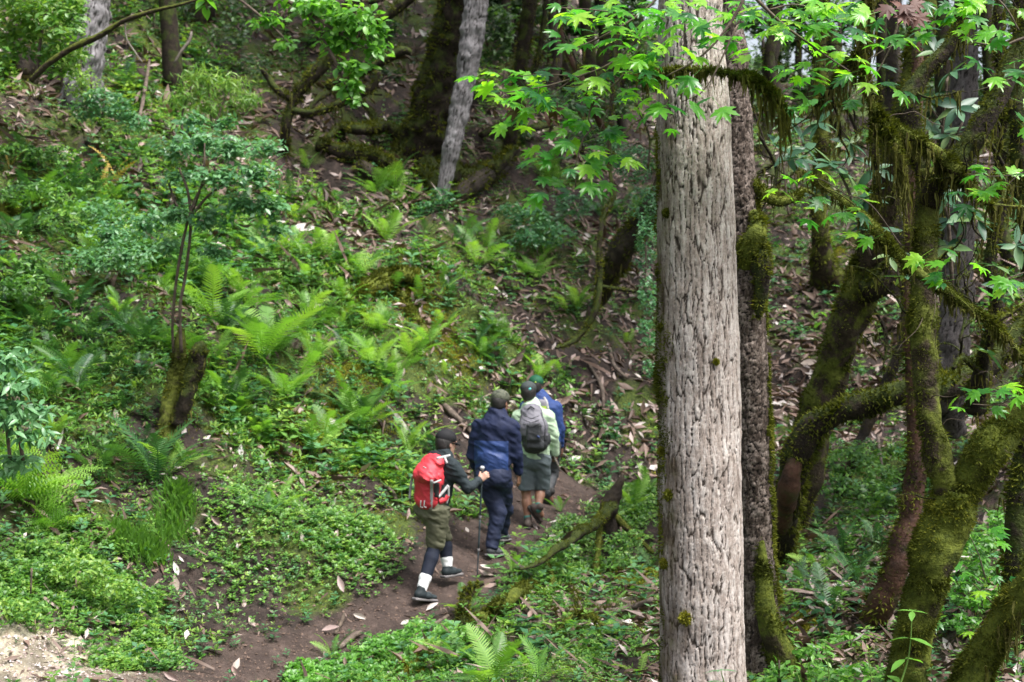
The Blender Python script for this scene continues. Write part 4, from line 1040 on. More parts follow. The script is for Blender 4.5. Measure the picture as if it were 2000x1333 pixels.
for q, (c, n) in enumerate([([(-6.5, 29, 14.5, 3.4, 1.8), (-9.5, 27, 14, 2.8, 1.6), (-4.5, 32, 15.5, 3, 1.6)], 11000), ([(1.5, 31, 13.6, 3.4, 1.8), (3.6, 29, 12.6, 2.8, 1.5), (-1, 28, 12.8, 2.6, 1.5)], 12000), ([(6.5, 25, 11, 3.0, 1.6), (4.5, 22.5, 10.2, 2.4, 1.3), (8.5, 27, 12, 2.8, 1.5)], 9000),
                           ([(6.6, 14, 6.6, 2.2, 1.2), (4.9, 13, 6.2, 1.7, 1.0), (8.2, 13, 6.6, 1.9, 1.1)], 7000), ([(-11.5, 20, 11.5, 2.4, 1.6), (-9.5, 18, 9.6, 1.8, 1.2)], 6000), ([(3.2, 24, 12.2, 2.8, 1.5), (.4, 25, 12.8, 2.6, 1.4), (-2.6, 26, 13.4, 2.6, 1.4)], 12000), ([(6.2, 20.5, 9.2, 2.2, 1.2), (8.4, 19, 8.6, 2.2, 1.2), (4.6, 19, 8.2, 1.6, .9)], 7000), ([(-6, 24, 13.5, 2.2, 1.3), (-9, 23, 13, 2.4, 1.4)], 7000)]):
    shade_canopy('canopy_tree', ['tree crown over the top left slope, mostly above the picture', 'tree crown over the gloomy top centre slope, mostly above the picture', 'tree crown over the far right slope, mostly above the picture', 'tree crown over the mossy trunks at the right, mostly above the picture', 'tree crown over the top left corner, mostly above the picture', 'tree crown over the huge mossy trunk, mostly above the picture', 'tree crown over the big pale trunk and hollow behind it, mostly above the picture', 'tree crown over the mossy scrub tree, mostly above the picture'][q], c, n, 200 + q)
# ------------------------------------------------------------------ stuff on the ground: creeping plants, litter, grass
def cover_stuff(name, n, T, which, m, smin, smax, lift=0.02, tilt=(.0, .5), up=.45, exp=1.0, ymax=46, pw=1.3, t0=.5, tv=.2, label=None, ns=5, ymin=8.0, fr=.46):
    pos, N = ground_pts(n, which, 2, ymin, ymax, exp, fr)
    yaw = rng.random(n) * 2 * math.pi
    R = frames(blend_up(N, up), yaw, rng.uniform(*tilt, n))
    pos = pos + N * (lift * rng.random(n))[:, None]
    sc = rng.uniform(smin, smax, n) * (1 + .5 * np.clip(noise3(pos[:, 0] * .7, pos[:, 1] * .7, 0, 3), -1, 1)) * np.clip(pos[:, 1] / 14, .8, 1.6)
    t = np.clip(t0 + .32 * fbm(pos[:, 0] * .8, pos[:, 1] * .8, 0, ns, 3) + rng.normal(0, tv, n), 0, 1)
    o = scatter(T, pos, R, sc, t, name, m)
    tag(o, label, kind='stuff')
    return o


cover_stuff('ground_cover', 66000, T_sprig(4, .6, .35), 0, G_['cover'], .014, .034, .07, exp=1.8, label='small-leaved creeping plants covering the slope')
cover_stuff('ground_cover', 15000, T_sprig(5, .42, .9), 0, G_['cover'], .03, .06, .07, exp=2.4, t0=.62, ns=15, label='taller bright herbs among the creeping plants')
def T_herb(tiers=3, w=.5):
    out = []
    for q in range(tiers):
        for k in range(3):
            V, F = T_quad(w); V = V * (.42 - .07 * q); V[:, 2] += V[:, 1] * .25
            V = rot_z(V, k * 2.094 + q * 1.0); V[:, 2] += .25 + .33 * q
            out.append((V, F))
    out.append((np.array([(-.012, 0, 0), (.012, 0, 0), (0, 0, 1.0)]), np.array([(0, 1, 2)])))
    return T_join(out)


cover_stuff('herbs', 6500, T_herb(3, .5), 0, G_['cover'], .10, .24, .0, tilt=(-.25, .25), up=.7, exp=1.0, t0=.6, tv=.2, ns=71, label='knee-low leafy herbs among the ferns')
cover_stuff('herbs', 3500, T_herb(2, .65), 0, G_['bluegreen'], .12, .26, .0, tilt=(-.25, .25), up=.7, exp=.7, t0=.55, tv=.25, ns=72, label='blue-green broad-leaved herbs on the slope')
cover_stuff('herbs', 2600, T_herb(2, .45), 1, G_['bluegreen'], .10, .22, .0, tilt=(-.25, .25), up=.7, exp=.5, t0=.45, tv=.25, ns=73, label='scattered seedlings in the litter')
cover_stuff('moss_carpet', 60000, T_sprig(3, .35, 1.1), 2, G_['moss'], .012, .028, .02, exp=1.4, t0=.62, ns=25, label='short yellow-green moss on the hillside')
LT = [T_leaf(.32, 1, .5, -.18), T_leaf(.42, 1, -.35, .22), T_leaf(.26, 1, .9, .0)]
for q, T in enumerate(LT):
    cover_stuff('leaf_litter', 13500, T, 1, G_['litter'], .08, .19, .05, tilt=(-.5, .6), up=.1, exp=1.5, t0=[.42, .55, .35][q], tv=.24, ns=33 + q, label='dry curled leaves littering the slope')
cover_stuff('twigs', 5200, (np.array([(-.03, 0, 0), (.03, 0, .02), (.05, .5, .06), (0, .5, -.01), (.0, 1, 0.03)]), np.array([(0, 1, 2), (0, 2, 3), (3, 2, 4)])), 1, G_['litter'], .12, .42, .06, tilt=(-.15, .35), up=.0, t0=.3, tv=.22, label='thin fallen twigs among the litter')
# small crumbs and pebbly soil on the trail
nC = 9000
u = rng.random(nC); ii = (u * (len(TRAIL) - 1.001)).astype(int); fr_ = u * (len(TRAIL) - 1.001) - ii
cp = TRAIL[ii] * (1 - fr_)[:, None] + TRAIL[ii + 1] * fr_[:, None] + rng.normal(0, .42, (nC, 2))
pz = G(60, 1275)
cp[:1800] = pz[:2] + rng.normal(0, .35, (1800, 2))
pos = np.column_stack([cp, H(cp[:, 0], cp[:, 1]) + .003])
TB = (np.array([(0, 0, .5), (.5, 0, 0), (0, .5, 0), (-.5, 0, 0), (0, -.5, 0)]), np.array([(0, 1, 2), (0, 2, 3), (0, 3, 4), (0, 4, 1)]))
sc = (rng.random((nC, 1)) ** 3 * .03 + .006) * rng.uniform(.6, 1.4, (nC, 3))
tt = rng.uniform(.0, .45, nC); tt[:1800] = rng.uniform(.75, 1, 1800)
tag(scatter(TB, pos, frames(np.tile([0, 0, 1.0], (nC, 1)) + rng.normal(0, .2, (nC, 3)), rng.random(nC) * 6, np.zeros(nC)), sc, tt, 'soil_crumbs', G_['litter']), 'loose soil crumbs and grit on the trail', kind='stuff')


def local_cover(name, lst, n, T, m, smin, smax, up, tilt, t0, tv, label, lift=.08, parent=None, ns=3):
    """thick patches: lst of (px, py, radius px)"""
    pos = []
    k = n // len(lst)
    for px, py, r in lst:
        g = G(px, py); R = r * K * g[1]
        q = rng.normal(0, .5, (k, 2)) * R * np.array([1, 1.6]) + g[:2]
        pos.append(q)
    q = np.vstack(pos)
    q = q[rng.random(len(q)) > cover(q[:, 0], q[:, 1])[1] * 1.15]
    z = H(q[:, 0], q[:, 1]); n_ = len(q)
    p = np.column_stack([q, z + rng.random(n_) * lift])
    N = np.tile([0, -.3, 1.0], (n_, 1)) + rng.normal(0, .15, (n_, 3))
    o = scatter(T, p, frames(N, rng.random(n_) * 6.28, rng.uniform(*tilt, n_)), rng.uniform(smin, smax, n_), np.clip(t0 + rng.normal(0, tv, n_), 0, 1), name, m)
    return tag(o, label, kind='stuff')


local_cover('ground_cover', [(90, 1130, 90), (180, 1160, 90), (250, 1200, 60), (30, 1190, 45), (240, 1310, 60), (120, 1100, 80), (640, 1020, 110), (700, 1080, 90), (580, 960, 130), (300, 1290, 50), (480, 1000, 120)], 11000, T_sprig(4, .7, .3), G_['cover'], .02, .045, 0, (0, .5), .62, .2, 'round-leaved creepers thick on the cut bank')
local_cover('ground_cover', [(720, 1310, 100), (790, 1285, 80), (640, 1325, 70), (900, 1320, 90), (700, 1330, 110), (850, 1260, 50), (420, 1310, 45), (600, 1320, 50), (560, 1335, 60)], 7000, T_sprig(4, .7, .35), G_['bright'], .022, .05, 0, (0, .5), .55, .2, 'fresh low herbs between trail and camera')
local_cover('ground_cover', [(1130, 960, 60), (1180, 985, 70), (1240, 985, 60), (1230, 1010, 60), (1260, 960, 40), (1120, 1040, 60), (1210, 1100, 90), (1100, 1120, 60)], 4200, T_sprig(4, .6, .5), G_['cover'], .02, .05, 0, (0, .5), .6, .2, 'low herbs round the snag')
local_cover('grass', [(345, 1010, 34), (330, 1050, 34), (270, 1075, 34), (240, 1060, 20), (300, 1090, 22), (355, 980, 20)], 1500, (np.array([(-.035, 0, 0), (.03, 0, 0), (0.02, .6, .1), (.0, 1, .0)]), np.array([(0, 1, 2), (0, 2, 3)])), G_['grass'], .10, .21, 0, (.8, 1.7), .55, .25, 'tufts of fine grass hanging on the bank', lift=.02)
local_cover('moss_carpet', [(740, 570, 40), (800, 560, 30), (700, 600, 30), (880, 690, 60), (740, 910, 60), (815, 1300, 40), (1240, 1130, 40), (1560, 1230, 30), (690, 740, 70), (600, 860, 80), (1620, 500, 30), (840, 620, 60), (680, 860, 80)], 22000, T_sprig(3, .4, 1.0), G_['moss'], .015, .03, 0, (0, .5), .88, .12, 'yellow moss cushions on the slope', lift=.05)


# ------------------------------------------------------------------ fallen leaves one can pick out
def leaf_variants(nm, T, m):
    V, F = T
    return mesh_np(nm, V, F, [m], np.full(len(V), .5), smooth=True)


FLP = [leaf_variants('fallen_leaf', T_leaf(.40, 3, .15, -.12), G_['pale']), leaf_variants('fallen_leaf', T_leaf(.34, 3, .5, .2), G_['pale']), leaf_variants('fallen_leaf', T_leaf(.46, 3, -.2, .1), G_['pale'])]
FLD = [leaf_variants('fallen_leaf', T_leaf(.36, 3, .4, -.15), G_['dry']), leaf_variants('fallen_leaf', T_leaf(.30, 3, .7, .2), G_['dry']), leaf_variants('fallen_leaf', T_leaf(.42, 3, -.3, .25), G_['dry'])]


def fallen(px, py, lenpx, ang, facing=.55, me=None, lift=.02, g=None, roll=0):
    """a leaf lying on the slope; ang = direction in the photo, degrees, 0 right, 90 up"""
    if g is None: g = G(px, py)
    e_ = .08
    z = g[2]
    N = Vector((-(float(H(g[0] + e_, g[1])) - z) / e_, -(float(H(g[0], g[1] + e_)) - z) / e_, 1)).normalized()
    N = (N * (1 - facing) + Vector((0, -1, .15)) * facing).normalized()
    a_ = math.radians(ang)
    d = Vector((math.cos(a_), 0, math.sin(a_)))
    y = (d - N * d.dot(N)).normalized(); x = y.cross(N)
    L = lenpx * K * g[1]
    M = Matrix(((x.x, y.x, N.x), (x.y, y.y, N.y), (x.z, y.z, N.z))).to_4x4() @ Matrix.Rotation(roll, 4, 'Y')
    M = Matrix.Translation(Vector(g) + N * lift - y * L * .5) @ M @ Matrix.Scale(L, 4)
    return link('fallen_leaf', me or random.choice(FLD), M=M)


HAND = [(1553, 1268, 42, 115, 'white oval leaf standing in moss at the foot of the flaky trunk', 2), (343, 1113, 26, 110, 'upper of the two white leaves hanging on the cut bank', 0), (343, 1147, 32, 100, 'lower of the two white leaves hanging on the cut bank', 0), (283, 1228, 40, 125, 'white leaf at the lower end of the grey weathered branch', 2), (803, 492, 32, 95, 'upright white leaf high on the litter slope above the hikers', 0),
        (650, 984, 22, 60, 'white leaf in the creepers left of the red rucksack', 2), (657, 1055, 26, 80, 'tan upright leaf in the creepers left of the last hiker', 1), (226, 812, 24, 95, 'round white leaf left of the tall broken stump', 2), (468, 886, 30, 80, 'grey-white leaf in the green slope right of the dark fern', 2), (594, 452, 44, 0, 'long pale leaf lying level below the bushy shrub', 0), (672, 450, 26, 10, 'pale leaf lying just right of the long level one', 2),
        (922, 292, 22, 100, 'white upright leaf beside the slim grey trunk', 0), (872, 432, 22, 110, 'white leaf below the foot of the slim grey trunk', 0), (348, 131, 24, 35, 'pale leaf high in the top left litter', 0), (828, 75, 26, 130, 'pale leaf left of the huge mossy trunk near the top', 0), (806, 135, 26, 120, 'pale leaf on the litter left of the huge mossy trunk', 1), (1078, 82, 26, 0, 'pale leaf on the dark slope near the slender trunk', 0),
        (705, 1208, 28, -20, 'pale leaf lying on the trail behind the last hiker', 1), (792, 1220, 18, 30, 'small grey leaf on the trail below the last hiker', 2), (845, 1190, 26, 40, 'pink-brown leaf beside the last hiker\'s shoe', 1), (1080, 1054, 28, 165, 'mauve-brown leaf on the mossy edge right of the trail', 2), (860, 1270, 34, 80, 'pale upright leaf left of the fern clump at the bottom', 1), (1107, 1180, 28, 120, 'cream leaf hanging below the snag roots', 0),
        (1572, 584, 32, 175, 'white leaf on the far litter slope right of the flaky trunk', 2), (1580, 718, 32, 5, 'pale leaf on the bare bank by the leaning tree', 0), (1585, 740, 30, 95, 'tan upright leaf just below another on the bare bank', 1), (1520, 820, 26, 120, 'pale folded leaf low on the bare bank', 1), (1775, 660, 30, 95, 'white leaf left of the forked tree limb on the litter', 2), (1722, 746, 28, 5, 'cream leaf lying above the arched tree', 0), (1713, 732, 16, 80, 'small white round leaf above the arched tree', 2),
        (1632, 1004, 28, 0, 'blue-white leaf lying on the forest floor right of the leaning tree', 0), (1543, 1125, 32, 75, 'grey leaf standing right of the flaky trunk foot', 0), (1625, 1075, 24, 95, 'tan curled leaf among the ferns below the arched tree', 1), (1925, 1022, 26, 90, 'grey-white leaf dangling at the right edge', 0), (1850, 1270, 40, 110, 'pale leaf behind the forked tree foot', 1), (1688, 1206, 26, 130, 'pale leaf left of the slim reddish trunk foot', 1), (1500, 1300, 30, 110, 'pale leaf in the bottom foliage right of the big trunk', 1),
        (130, 1320, 22, 80, 'white leaf at the bottom edge on the pale soil', 2), (245, 1150, 30, 10, 'grey leaf on the green bank under the grass', 2), (590, 810, 20, 90, 'pale leaf in the bright ferns on the slope', 2), (375, 567, 16, 0, 'pinkish leaf on a fern high in the left slope', 2), (1190, 590, 24, 70, 'tan leaf by the rotten leaning trunk', 1), (1045, 590, 24, 60, 'brown triangular leaf on the litter above the first hiker', 1), (980, 500, 30, 150, 'pale slim leaf right of the fern in the slope centre', 1), (680, 420, 40, 30, 'large pale crumpled leaf below the mossy roots', 1), (560, 1058, 20, 60, 'pinkish leaf at the edge of the creepers over the trail', 1), (462, 1302, 26, 70, 'rosy leaf at the bottom edge left of the trail', 2), (268, 1280, 24, 150, 'pink-grey leaf in the lower left herbs', 2)]
for px, py, L, an, lab, v in HAND:
    o = fallen(px, py, L * 1.1, an, .7, FLP[v], .04)
    tag(o, lab, 'leaf', 'fallen leaves on the slope')
ZON = [((560, 400, 1280, 900), 85, 'brown dry leaf in the litter of the middle slope between shrub and big trunk'), ((1490, 470, 1780, 900), 50, 'curled dry leaf on the far litter slope right of the flaky trunk'), ((0, 60, 560, 500), 20, 'dry leaf in the upper left slope litter'), ((480, 20, 1200, 400), 20, 'dry leaf on the dark upper slope below the top edge'), ((880, 920, 1280, 1320), 20, 'dry leaf on the ground below the trail left of the big trunk'), ((1490, 950, 1960, 1320), 30, 'dry leaf on the shaded floor right of the flaky trunk'), ((0, 980, 760, 1330), 20, 'dry leaf on the lower left bank and trail')]
for (x0, y0, x1, y1), n, lab in ZON:
    for _ in range(n):
        px, py = random.uniform(x0, x1), random.uniform(y0, y1)
        g = G(px, py)
        L = random.uniform(.09, .19)
        o = fallen(px, py, L / (K * g[1]), random.choice([random.uniform(0, 360), random.uniform(95, 150)]), random.uniform(.1, .7), random.choice(FLD + FLD + FLP[:1]), random.uniform(.01, .06), g, roll=random.uniform(-.5, .5))
        tag(o, lab, 'leaf', 'dry leaves: ' + lab)


# ------------------------------------------------------------------ ferns
def frond_mesh(nm, m, n=18, w=.17, arch=.35, kind=0, seed=0, tipdroop=.35):
    r_ = random.Random(seed)
    V, F = [], []
    def pt(t):
        return np.array([0.04 * math.sin(t * 3 + seed), t * (1 - .12 * t), arch * t * (1 - t * (1 + tipdroop)) * 1.2])
    # rachis
    k = 8
    for i in range(k + 1):
        t = i / k; p = pt(t); h = .009 * (1.15 - t)
        V += [p + [-h, 0, 0], p + [h, 0, 0]]
    for i in range(k):
        a_ = 2 * i; F += [(a_, a_ + 1, a_ + 3), (a_, a_ + 3, a_ + 2)]
    for i in range(n):
        t = .10 + .89 * i / (n - 1)
        p = pt(t)
        if kind == 0: L = w * (math.sin(math.pi * min(1, t * .93 + .08)) ** .6) * (1 if t > .2 else .75)
        else: L = w * 1.7 * (1 - t) ** .8 * min(1, t / .12)
        L = max(L, .012)
        for s in (-1, 1):
            an = math.radians(18 + 25 * t + r_.uniform(-5, 5))
            d = np.array([s * math.cos(an), math.sin(an), -.22 + r_.uniform(-.1, .1)])
            d /= np.linalg.norm(d)
            ac = np.array([-s * d[1], s * d[0], 0.0]); ac /= np.linalg.norm(ac)
            if kind == 0 or L < .05:
                hw = .5 * .9 / n * .5
                q = p + d * L
                b = len(V)
                V += [p - ac * hw, p + ac * hw, p + d * L * .6 + ac * hw * .9, q, p + d * L * .6 - ac * hw * .8]
                F += [(b, b + 1, b + 2), (b, b + 2, b + 4), (b + 4, b + 2, b + 3)]
            else:
                kk = 6
                for j in range(kk):
                    u_ = .1 + .9 * j / kk
                    c = p + d * L * u_
                    l2 = .30 * L * (1 - u_ * .8)
                    b = len(V)
                    V += [c - d * .1 * L * .45, c + d * .1 * L * .45, c + ac * l2 + d * l2 * .4 + np.array([0, 0, -.01])]
                    F += [(b, b + 1, b + 2)]
                    b = len(V)
                    V += [c - d * .1 * L * .45, c + d * .1 * L * .45, c - ac * l2 + d * l2 * .4 + np.array([0, 0, -.01])]
                    F += [(b, b + 2, b + 1)]
    V = np.array(V); return mesh_np(nm, V, np.array(F), [m])


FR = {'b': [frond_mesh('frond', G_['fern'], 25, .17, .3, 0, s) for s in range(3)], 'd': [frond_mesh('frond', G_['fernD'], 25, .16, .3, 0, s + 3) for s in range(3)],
      'l': [frond_mesh('frond', G_['fern'], 15, .24, .35, 1, s + 6) for s in range(3)], 'y': [frond_mesh('frond', G_['yellow'], 14, .10, .3, 0, 9)]}


def fern(px, py, wpx, kind, n, label, group='ferns on the slope', g=None, dist=None, up=(.45, 1.15), arc=(0, 360), name='fern'):
    """py is where the fern stands; wpx its spread in photo pixels"""
    if g is None: g = G(px, py) if dist is None else P(px, py, dist)
    L0 = wpx * K * g[1] * .95
    root = empty(name, tuple(g + np.array([0, 0, -.02])), (0, 0, random.uniform(0, 6)))
    tag(root, label, 'fern', group)
    rz = root.rotation_euler.z
    for i in range(n):
        az = math.radians(arc[0] + (arc[1] - arc[0]) * (i + random.uniform(-.3, .3)) / n) - rz
        el = random.uniform(*up)
        L = L0 * random.uniform(.75, 1.15)
        M = Matrix.Rotation(az - math.pi / 2, 4, 'Z') @ Matrix.Rotation(el, 4, 'X') @ Matrix.Rotation(random.uniform(-.35, .35), 4, 'Y') @ Matrix.Scale(L, 4)
        link('frond', random.choice(FR[kind]), root, M=M)
    return root


FH = [(520, 705, 200, 'b', 12, 'largest bright green fern, in the middle of the slope right of the tall stump'), (420, 640, 170, 'b', 9, 'bright fern just left above the largest one'), (480, 600, 110, 'b', 7, 'upright pale green fern above the largest one'), (765, 775, 100, 'b', 8, 'bright yellow-green fern above the red rucksack'), (700, 850, 130, 'b', 9, 'bright fern left of the navy-jacketed hiker'), (640, 870, 120, 'b', 8, 'light green fern in the lower slope beside the creepers'),
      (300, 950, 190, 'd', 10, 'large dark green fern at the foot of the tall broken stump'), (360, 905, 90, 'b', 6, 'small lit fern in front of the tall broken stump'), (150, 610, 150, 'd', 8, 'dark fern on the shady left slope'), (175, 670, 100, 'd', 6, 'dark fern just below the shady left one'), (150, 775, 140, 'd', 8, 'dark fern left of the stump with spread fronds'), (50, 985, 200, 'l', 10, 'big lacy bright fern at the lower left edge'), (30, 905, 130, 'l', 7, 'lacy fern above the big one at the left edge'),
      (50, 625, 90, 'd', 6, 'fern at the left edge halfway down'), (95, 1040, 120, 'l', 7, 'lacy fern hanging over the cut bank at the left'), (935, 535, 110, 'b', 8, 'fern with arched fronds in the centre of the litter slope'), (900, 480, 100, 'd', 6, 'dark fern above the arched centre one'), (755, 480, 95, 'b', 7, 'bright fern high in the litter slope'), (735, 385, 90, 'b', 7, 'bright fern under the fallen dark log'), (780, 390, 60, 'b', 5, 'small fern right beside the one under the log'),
      (1055, 745, 90, 'b', 7, 'pale fern sprouting just above the green cap'), (1098, 745, 60, 'b', 4, 'little fern right of the green cap'), (665, 650, 70, 'b', 5, 'short fern with one striped frond right of the largest one'), (680, 620, 70, 'b', 5, 'upright narrow fern by the mossy hump'), (820, 600, 70, 'b', 5, 'small fern on the right end of the mossy hump'), (870, 650, 80, 'b', 6, 'fern right of the mossy hump'), (930, 690, 90, 'd', 6, 'soft dull fern on the middle slope'), (970, 730, 80, 'd', 5, 'dull fern above the camouflage cap'),
      (250, 180, 110, 'd', 7, 'fern below the pale corner trunk'), (280, 320, 90, 'd', 5, 'two-fronded fern on the upper left slope'), (60, 335, 110, 'd', 7, 'fern low on the upper left bank'), (180, 400, 90, 'd', 5, 'fern beside the yellowed fronds'), (560, 395, 90, 'd', 5, 'fern right of the bushy shrub'), (600, 330, 60, 'b', 4, 'flat bright fern by the fallen dark log'), (500, 500, 110, 'b', 6, 'fern under the bushy shrub on its right'), (540, 480, 80, 'b', 5, 'pale fern under the bushy shrub edge'),
      (1210, 620, 70, 'd', 4, 'fern at the bent mossy stem'), (1225, 680, 60, 'b', 4, 'small fern left of the big trunk edge'), (720, 540, 80, 'b', 5, 'fern just above the mossy hump'), (600, 560, 80, 'b', 5, 'fern right above the largest group'), (830, 470, 60, 'd', 4, 'tiny dark fern in the litter slope'), (1080, 450, 90, 'd', 6, 'broad dull fern on the gloomy slope'), (445, 790, 110, 'b', 7, 'fern between the stump and the largest fern'), (560, 790, 130, 'b', 8, 'fresh fern below the largest one'),
      (870, 735, 50, 'b', 4, 'small bright fern by a pale stick'), (1240, 1000, 90, 'b', 7, 'feathery fern behind the snag'), (1265, 965, 80, 'b', 6, 'feathery fern at the left edge of the big trunk'), (1270, 1120, 90, 'b', 3, 'single-fronded fern against the mossy trunk edge'), (1095, 1000, 60, 'b', 4, 'small fern at the first hiker\'s heels'), (1195, 1190, 60, 'b', 3, 'small fern below the snag roots'),
      (912, 1196, 90, 'b', 6, 'bright fern growing on the rotten chunk at the trail edge'), (1000, 1118, 70, 'b', 5, 'flat fern on the mossy trail edge by the pole'), (820, 1150, 1, 'b', 1, 'x'), (960, 1345, 150, 'b', 11, 'biggest foreground fern with striped arching fronds at the bottom'), (890, 1300, 105, 'b', 8, 'fern left in the bottom clump'), (1050, 1335, 130, 'b', 5, 'upright ribbed fern right in the bottom clump'), (1110, 1240, 100, 'b', 4, 'fern with curved frond above the bottom clump'), (708, 1290, 55, 'b', 2, 'single small upright fern on the trail\'s lower edge'), (650, 1290, 90, 'b', 5, 'fern at the bottom beside the trail'), (1250, 1320, 80, 'b', 4, 'fern at the bottom left of the big trunk'),
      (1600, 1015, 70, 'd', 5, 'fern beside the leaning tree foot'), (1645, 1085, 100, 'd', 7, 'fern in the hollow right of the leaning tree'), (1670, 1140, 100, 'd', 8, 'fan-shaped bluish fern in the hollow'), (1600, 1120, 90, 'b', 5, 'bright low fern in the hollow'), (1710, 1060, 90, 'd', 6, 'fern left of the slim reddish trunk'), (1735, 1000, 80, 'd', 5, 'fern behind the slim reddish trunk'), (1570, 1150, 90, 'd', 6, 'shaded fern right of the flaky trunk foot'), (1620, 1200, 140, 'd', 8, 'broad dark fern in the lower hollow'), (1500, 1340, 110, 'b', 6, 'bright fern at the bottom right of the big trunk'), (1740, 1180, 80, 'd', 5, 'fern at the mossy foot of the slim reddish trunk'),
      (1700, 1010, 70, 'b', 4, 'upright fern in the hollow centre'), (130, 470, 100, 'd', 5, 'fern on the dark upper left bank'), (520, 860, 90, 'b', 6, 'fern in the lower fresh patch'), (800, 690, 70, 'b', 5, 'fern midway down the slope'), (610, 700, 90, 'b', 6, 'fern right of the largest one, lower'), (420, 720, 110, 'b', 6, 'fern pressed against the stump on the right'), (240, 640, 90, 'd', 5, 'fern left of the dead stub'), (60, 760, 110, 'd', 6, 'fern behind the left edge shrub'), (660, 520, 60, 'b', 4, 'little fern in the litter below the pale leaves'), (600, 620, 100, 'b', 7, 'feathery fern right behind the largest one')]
for f_ in FH:
    if f_[5] == 'x': continue
    fern(*f_[:5], f_[5])
for q in range(200):
    while True:
        px, py = random.uniform(0, 1270), random.uniform(330, 1010)
        g = G(px, py); cv, tr = cover(g[:1], g[1:2])
        if random.random() < cv[0, 0] ** 2 and 1.7 * (px - 750) < (1050 - py) * 2 and min(math.hypot(px - x, py - y) for x, y in ((900, 1000), (980, 950))) > 90: break
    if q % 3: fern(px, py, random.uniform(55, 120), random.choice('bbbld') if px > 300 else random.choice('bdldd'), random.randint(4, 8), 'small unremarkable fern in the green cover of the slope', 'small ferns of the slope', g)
    else: fern(px, py, random.uniform(40, 70), 'b' if random.random() < .5 else 'd', random.randint(2, 4), 'tiny fern with two to four fronds in the slope cover', 'tiny ferns of the slope', g)
for px, py, w, n in ((205, 385, 110, 3), (225, 355, 90, 2), (18, 330, 60, 2)):
    fern(px, py, w, 'y', n, {205: 'yellowed dead fern fronds standing in the upper left slope', 225: 'yellow withered fern just right above the other', 18: 'yellow withered fern at the left edge'}[px], 'withered ferns', up=(.9, 1.35))


# ------------------------------------------------------------------ shrubs: stems, and leaf clouds
def cloud(name, blobs, n, T, m, smin, smax, parent, t0=.5, tv=.2, up=.5, shell=.55, droop=(-.5, .3), seed=0, clump=.35, kind='stuff'):
    """leaves through the volume of uneven blobs: (px, py, distance, rx px, ry px) ; clumped, with gaps"""
    r_ = np.random.default_rng(seed)
    w = np.array([b[3] * b[4] for b in blobs], float); w /= w.sum()
    Ps, Ts = [], []
    for b, ww in zip(blobs, w):
        k = int(n * ww * 2.2) + 8
        c = P(b[0], b[1], b[2]); rx, rz = b[3] * K * b[2], b[4] * K * b[2]
        d = r_.normal(0, 1, (k, 3)); d /= np.linalg.norm(d, axis=1, keepdims=True)
        rr = (shell + (1 - shell) * r_.random(k)) ** .8
        lum = 1 + .3 * fbm(d[:, 0] * 2, d[:, 1] * 2, d[:, 2] * 2, seed + int(b[0]), 2)
        q = d * (rr * lum)[:, None] * np.array([rx, (rx + rz) / 2, rz])
        p = c + q
        s = max(rx, rz)
        nn = fbm(p[:, 0] / s * 3.2, p[:, 1] / s * 3.2, p[:, 2] / s * 3.2, seed + 5, 2)
        ok = nn > -clump * .2 - .05
        p = p[ok][:int(n * ww) + 1]; Ps.append(p)
        Ts.append(t0 + .25 * noise3(p[:, 0] * 2, p[:, 1] * 2, p[:, 2] * 2, seed + 9) + r_.normal(0, tv, len(p)))
    p = np.vstack(Ps); t = np.clip(np.concatenate(Ts), 0, 1); n_ = len(p)
    N = r_.normal(0, .55, (n_, 3)) + np.array([0, -.35, 1.0]) * up * 2
    R = frames(N, r_.random(n_) * 6.28, r_.uniform(*droop, n_))
    o = scatter(T, p, R, r_.uniform(smin, smax, n_), t, name, m, parent)
    if kind: o['kind'] = kind
    return o


def shrub(label, stems, blobs, n, T, m, smin, smax, cat='shrub', stem_m='twig', name='shrub', group=None, **kw):
    t = tree(name, label, cat, group)
    for q, s in enumerate(stems):
        rel_tube('stem', s, G_[stem_m], t, step=.05, nseg=7, lump=.15, seed=q)
    cloud('foliage', blobs, n, T, m, smin, smax, t, **kw)
    return t


TL1, TL2 = T_leaf(.5, 1, .12, .15), T_leaf(.38, 1, .15, .25)
shrub('bushy blue-green shrub with slim dark stems growing from the tall broken stump', [[(340, 700, 14.7, 3.5), (337, 640, 14.6, 3), (343, 560, 14.5, 3), (356, 480, 14.4, 3), (368, 430, 14.3, 2.5), (385, 380, 14.3, 2), (420, 330, 14.2, 2)], [(354, 690, 14.6, 3.5), (352, 600, 14.5, 3), (362, 540, 14.5, 3), (372, 450, 14.4, 3), (368, 380, 14.4, 3), (350, 330, 14.4, 2)], [(375, 420, 14.3, 3), (410, 380, 14.2, 2.5), (455, 350, 14.2, 2)], [(374, 440, 14.4, 3), (345, 400, 14.5, 2), (330, 360, 14.6, 2)], [(372, 430, 14.4, 2.5), (396, 350, 14.1, 2), (400, 280, 14.1, 1.5)]],
      [(395, 275, 14.2, 50, 30), (340, 290, 14.5, 40, 22), (455, 290, 14.1, 55, 28), (500, 340, 14.1, 50, 34), (425, 345, 14.0, 62, 26), (475, 400, 14.2, 58, 24), (530, 400, 14.3, 40, 30), (375, 235, 14.7, 32, 16), (515, 290, 14.3, 40, 20), (345, 345, 14.5, 35, 18), (440, 240, 14.3, 34, 14), (400, 430, 14.3, 45, 22), (345, 420, 14.4, 40, 22), (330, 480, 14.5, 34, 18), (420, 490, 14.3, 34, 16), (540, 450, 14.4, 30, 18)], 4300, TL1, G_['bluegreen'], .045, .095, t0=.84, seed=1, shell=.0)
